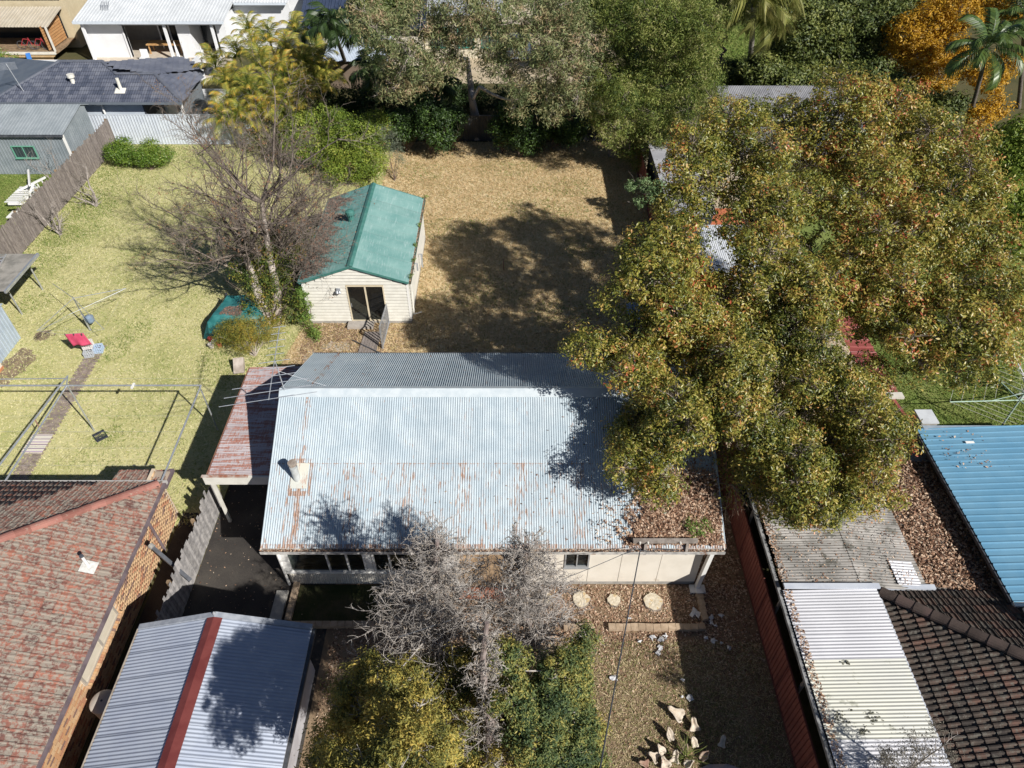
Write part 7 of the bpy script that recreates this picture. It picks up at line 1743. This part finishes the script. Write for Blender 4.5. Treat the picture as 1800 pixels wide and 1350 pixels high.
bgl = leaf_mat('background_leaf', [(.03, .05, .015), (.08, .11, .03), (.14, .17, .04), (.24, .25, .07)], .5, .25, shift=.3)
bgs = [[[(20.32, 53.97, 5, 1.9), (21.79, 54.41, 6, 2), (21.74, 54.07, 3, 1.6), (19.51, 53.96, 6.5, 1.8), (22.88, 54.66, 4, 1.7), (19.97, 55.24, 3, 1.3)], [(25.1, 55.55, 4.5, 2.1), (25.89, 55.7, 6, 2.3), (24.67, 54.07, 3, 1.8), (27.07, 55.88, 4, 1.8), (23.42, 55.7, 6, 2.2)], [(17.16, 60.27, 5.5, 2), (15.72, 61.34, 5, 1.8), (19.8, 60.27, 5.5, 2)], [(30.81, 60.27, 5.5, 2.4), (28.82, 59.18, 5, 2), (33.45, 60.27, 5.5, 2.2), (39.0, 62.09, 5, 2.2)], [(29.78, 38.88, 2.2, 1.5), (30.77, 40.92, 3, 1.6), (28.31, 36.27, 1.8, 1.2), (27.65, 33.57, 1.6, 1.3), (30.52, 41.49, 2, 1.2)], [(5.61, 58.83, 5.5, 2), (3.63, 62.09, 5, 2), (7.04, 60.27, 5.5, 2)], [(-8.98, 61.34, 5, 1.6), (-11.0, 60.27, 5.5, 1.5)], [(25.56, 48.75, 3, 1.4), (24.35, 49.18, 3.6, 1.4), (26.59, 47.84, 2.4, 1.2), (29.67, 48.34, 2, 1.2)], [(18.11, 52.94, 3, 1.4), (19.76, 52.39, 2.4, 1.3), (16.63, 54.58, 2.0, 0.9), (21.46, 52.38, 2.2, 1.2)]]][0]
bl = ['dark evergreen left of the amber tree, nearer the queen palm', 'dark evergreen touching the amber tree', 'dark crown behind the queen palm at the top edge', 'dark crown behind the amber tree at the top edge', 'mid-green bush at the right edge beside the autumn tree', 'dark crown above the willowy tree at the top edge', 'dark crown behind the gum tree at the top left', 'low green growth under the amber tree', 'low dark growth behind the long grey shed']
for i, g in enumerate(bgs):
    b = g[0]
    tree('background_tree', bl[i], 'tree', (b[0], b[1], 0), (b[0], b[1] + .4, max(1.0, b[2] * .6)), .2, g, bgl if i != 4 else lime, 20000, .24, bark, 130 + i, 'dark trees beyond the back fences', sub=.42, per=40, extra=4)
hd = leaf_mat('hedge_leaf', [(.015, .03, .01), (.04, .07, .02), (.08, .13, .03)], .5, .25)
for i, (x, y, l) in enumerate(((-13.5, 50, 'shaded undergrowth behind the golden palms'), (-8.5, 51, 'shaded undergrowth under the dark palms'), (-4.5, 52, 'shaded undergrowth left of the gum trunk'), (.5, 51.5, 'shaded undergrowth right of the gum trunk'), (4, 50, 'shaded undergrowth beneath the gum and willowy crowns'), (11, 46, 'dark bush behind the red fence corner'), (13, 52, 'dark bush at the left end of the long shed'))):
    R = random.Random(i); g = [(x + R.uniform(-2, 2), y + R.uniform(-1.5, 1.5), R.uniform(.6, 1.8), R.uniform(.9, 1.4)) for _ in range(6)]
    shrub('undergrowth', l, 'shrub', (x, y, 0), g, hd, 8000, .17, browntwig, 150 + i, 'undergrowth behind the back fence', sub=.3)
# white-barked tree at the right edge
bare_shrub('white_trunk_tree', 'white-barked leafless tree at the right edge beside the hoist', (*(22.35, 22.12), 0), [((-.02, .05, 1), 3.4, .1), ((-.4, .2, 1), 2.6, .06)], 14, M('white_bark', (.5, .5, .52), (.62, .62, .64), 4, .8))

# ---- dying conifers in front of the house
con = leaf_mat('conifer_spray', [(.03, .05, .02), (.075, .10, .035), (.16, .18, .05), (.36, .30, .07), (.52, .40, .10)], .6, .25, shift=.4, nscale=.6)
dcon = leaf_mat('dead_spray', [(.20, .16, .13), (.34, .28, .22), (.42, .36, .29)], .9, .1, spec=.05)
con_y = leaf_mat('yellow_conifer_spray', [(.03, .05, .02), (.10, .12, .035), (.27, .25, .06), (.48, .39, .09), (.58, .42, .10)], .6, .25, shift=.25, nscale=.6)
con_g = leaf_mat('green_conifer_spray', [(.02, .045, .02), (.06, .10, .04), (.15, .19, .06), (.32, .30, .08), (.48, .38, .10)], .6, .25, shift=.25, nscale=.6)
def conifer(label, base, top, seed, lows, n, dead_from, dead_to, L0, live=True, cnt=90, con=con):
    t = T('conifer', label, 'tree', base, 'dying conifers before the house')
    b = Vector(base); tp = Vector(top); pts = [b.lerp(tp, i / 8) + Vector((.08 * math.sin(i * 1.7), .08 * math.cos(i * 2.1), 0)) for i in range(9)]
    MB().tube(pts, [.2 * (1 - .85 * i / 8) + .02 for i in range(9)], 8).build('trunk', M('conifer_bark', (.17, .13, .12), (.30, .25, .23), 5, .95, bump=.5), t, smooth_=True)
    R = random.Random(seed); P, D, L, Q = [], [], [], []
    for i in range(cnt):
        k = dead_from + (dead_to - dead_from) * (i + .5) / cnt; p = b.lerp(tp, k); a = i * 2.4 + R.uniform(-.3, .3)
        P.append(p); D.append((math.cos(a), math.sin(a), R.uniform(-.1, .6))); L.append(L0 * (1.12 - k) * R.uniform(.7, 1.15) + .25); Q.append(.028 * (1.2 - k) + .008)
    S, tp_ = grow(P, D, L, Q, [dict(nseg=6, wob=.12, up=.06, kids=2, ang=50, lr=.42, rr=.62, rmin=.013, prob=.8), dict(nseg=4, wob=.22, up=.04, kids=2, ang=48, lr=.55, rr=.7, rmin=.009, prob=.6), dict(nseg=3, wob=.3, up=.03)], seed)
    segs_mesh('dead_branches', S, deadtwig, t, 3)
    leaves('dead_sprays', dcon, t, [(*q, .1) for q in tp_[::7]], int(len(tp_) * .5), .06, sub=.07, per=3, asp=.25, seed=seed)
    if live: leaves('foliage', con, t, [(a, b_, c_, d_ * 1.0) for a, b_, c_, d_ in lows], n, .075, sub=.15, per=110, asp=.36, seed=seed, flat=.4, shell=.45, rbias=.12 if con is not con_g else .03)
    if live: segs_mesh('live_branches', skeleton(base, tuple(b.lerp(tp, .7)), .12, lows, seed, .05, 5)[1], deadtwig, t, 4)
    return t
C1 = [[(-3.92, 6.25, 4.9, 0.48), (-3.36, 6.53, 5.5, 0.48), (-4.21, 6.02, 4.5, 0.4), (-3.05, 5.98, 5.3, 0.56), (-2.49, 6.12, 5.9, 0.56), (-3.35, 5.71, 4.7, 0.56), (-2.25, 5.63, 5.3, 0.64), (-3.67, 7.09, 5.7, 0.4), (-2.76, 6.7, 6.3, 0.48), (-1.71, 5.77, 5.9, 0.56), (-3.94, 6.73, 5.3, 0.4), (-2.66, 5.53, 4.9, 0.64), (-1.98, 6.33, 6.3, 0.48), (-3.13, 7.13, 5.9, 0.32), (-4.25, 6.16, 4.8, 0.4), (-4.01, 5.74, 4.6, 0.5), (-3.71, 6.45, 5.2, 0.35), (-3.35, 7.47, 5.6, 0.3), (-3.97, 7.02, 5.4, 0.3), (-2.67, 7.4, 5.6, 0.3)]][0]
C2 = [[(0.78, 6.78, 5.5, 0.56), (1.34, 6.76, 4.9, 0.56), (0.52, 6.18, 5.1, 0.64), (1.32, 6.15, 4.5, 0.64), (0.78, 5.78, 4.5, 0.64), (1.78, 6.55, 4.1, 0.48), (1.05, 7.26, 5.9, 0.48), (1.65, 7.77, 5.7, 0.34), (1.79, 8.19, 5.7, 0.28), (1.5, 7.56, 5.7, 0.3), (0.0, 6.62, 5.9, 0.48), (0.0, 7.35, 6.3, 0.4), (1.5, 7.35, 5.1, 0.4), (-0.26, 7.48, 6.3, 0.36), (1.77, 6.04, 3.7, 0.48)]][0]
C3 = [[(-1.1, 6.49, 3.9, 0.56), (-0.55, 6.11, 3.5, 0.64), (-1.39, 6.17, 3.3, 0.64), (-1.66, 7.0, 4.3, 0.48), (-0.95, 6.98, 4.7, 0.48), (-1.98, 6.17, 2.9, 0.64), (-0.41, 6.73, 4.3, 0.48), (-1.26, 8.05, 5.1, 0.32), (-1.74, 6.44, 2.5, 0.72), (-0.85, 8.35, 5.1, 0.28), (-2.39, 7.71, 4.6, 0.5), (-1.9, 7.44, 4.4, 0.5), (0.0, 6.25, 4.2, 0.6), (-0.21, 7.02, 4.6, 0.5), (-2.15, 6.44, 4.4, 0.6), (-2.41, 5.94, 4.0, 0.7), (-0.69, 7.48, 4.8, 0.4), (0.14, 7.62, 4.8, 0.4), (-1.39, 7.62, 4.8, 0.45), (-2.8, 7.57, 4.6, 0.4), (0.42, 7.1, 4.4, 0.5)]][0]
C1 += [(-3.4, 4.6, 7.0, .7), (-2.9, 4.4, 7.4, .7), (-2.6, 4.4, 7.8, .8), (-3.4, 4.0, 6.8, .8), (-1.9, 5.0, 7.5, .7), (-2.4, 5.5, 7.0, .6), (-2.0, 4.2, 8.3, .7), (-3.9, 5.0, 6.2, .5)]  # crown clusters mostly below the view, added to cast the garage roof shadow
conifer('left dying conifer, bare grey spire over yellowish foliage in front of the sunroom', (-1.9, 8.0, 0), (-1.85, 9.7, 7.6), 201, C1, 105000, .45, .99, 3.3, cnt=130, con=con_y)
conifer('right dying conifer with a bare grey spire before the porch and green lower foliage', (.5, 7.6, 0), (.30, 9.6, 7.6), 202, C2, 80000, .48, .99, 2.7, cnt=120, con=con_g)
conifer('middle conifer with a grey dead leader, nearest the bottom edge', (-.5, 5.0, 0), (-.6, 7.4, 8.0), 203, C3, 80000, .5, .98, 1.0, cnt=46)
leaves_under = scatter_leaves('conifer_litter', litter, [(-5.9, 7), (1, 7), (1, 12.9), (-3.9, 12.9), (-3.9, 11.4), (-5.9, 11.4)], 9000, .07, 81, .01, .03, label='leaf litter under the conifers')
# twig poking in at the bottom right, leaning leafless sapling rooted beside the awning
sap = T('grey_sapling', 'wispy grey sapling poking up through the awning at the bottom right', 'sapling', (9.3, 5.6, 0))
S, tp_ = grow([(9.3, 5.6, 0)] * 3, [(.05, .05, 1), (.12, .12, 1), (.0, .1, 1)], [4.6, 5.2, 4.2], [.06, .06, .05], [dict(nseg=12, wob=.03, up=.0, kids=2, ang=38, lr=.16, rr=.5, rmin=.012, skip=8), dict(nseg=4, wob=.15, up=.05, kids=2, ang=40, lr=.45, rr=.6, rmin=.006), dict(nseg=3, wob=.2, up=.02)], 17)
segs_mesh('branches', S, deadtwig, sap, 3)
leaves('leaves', leaf_mat('grey_wisp', [(.13, .12, .10), (.22, .20, .16), (.30, .27, .22)], .8, .2, spec=.1), sap, [(*q, .12) for q in tp_[::2]], 3800, .07, sub=.09, per=6, asp=.22, seed=3)
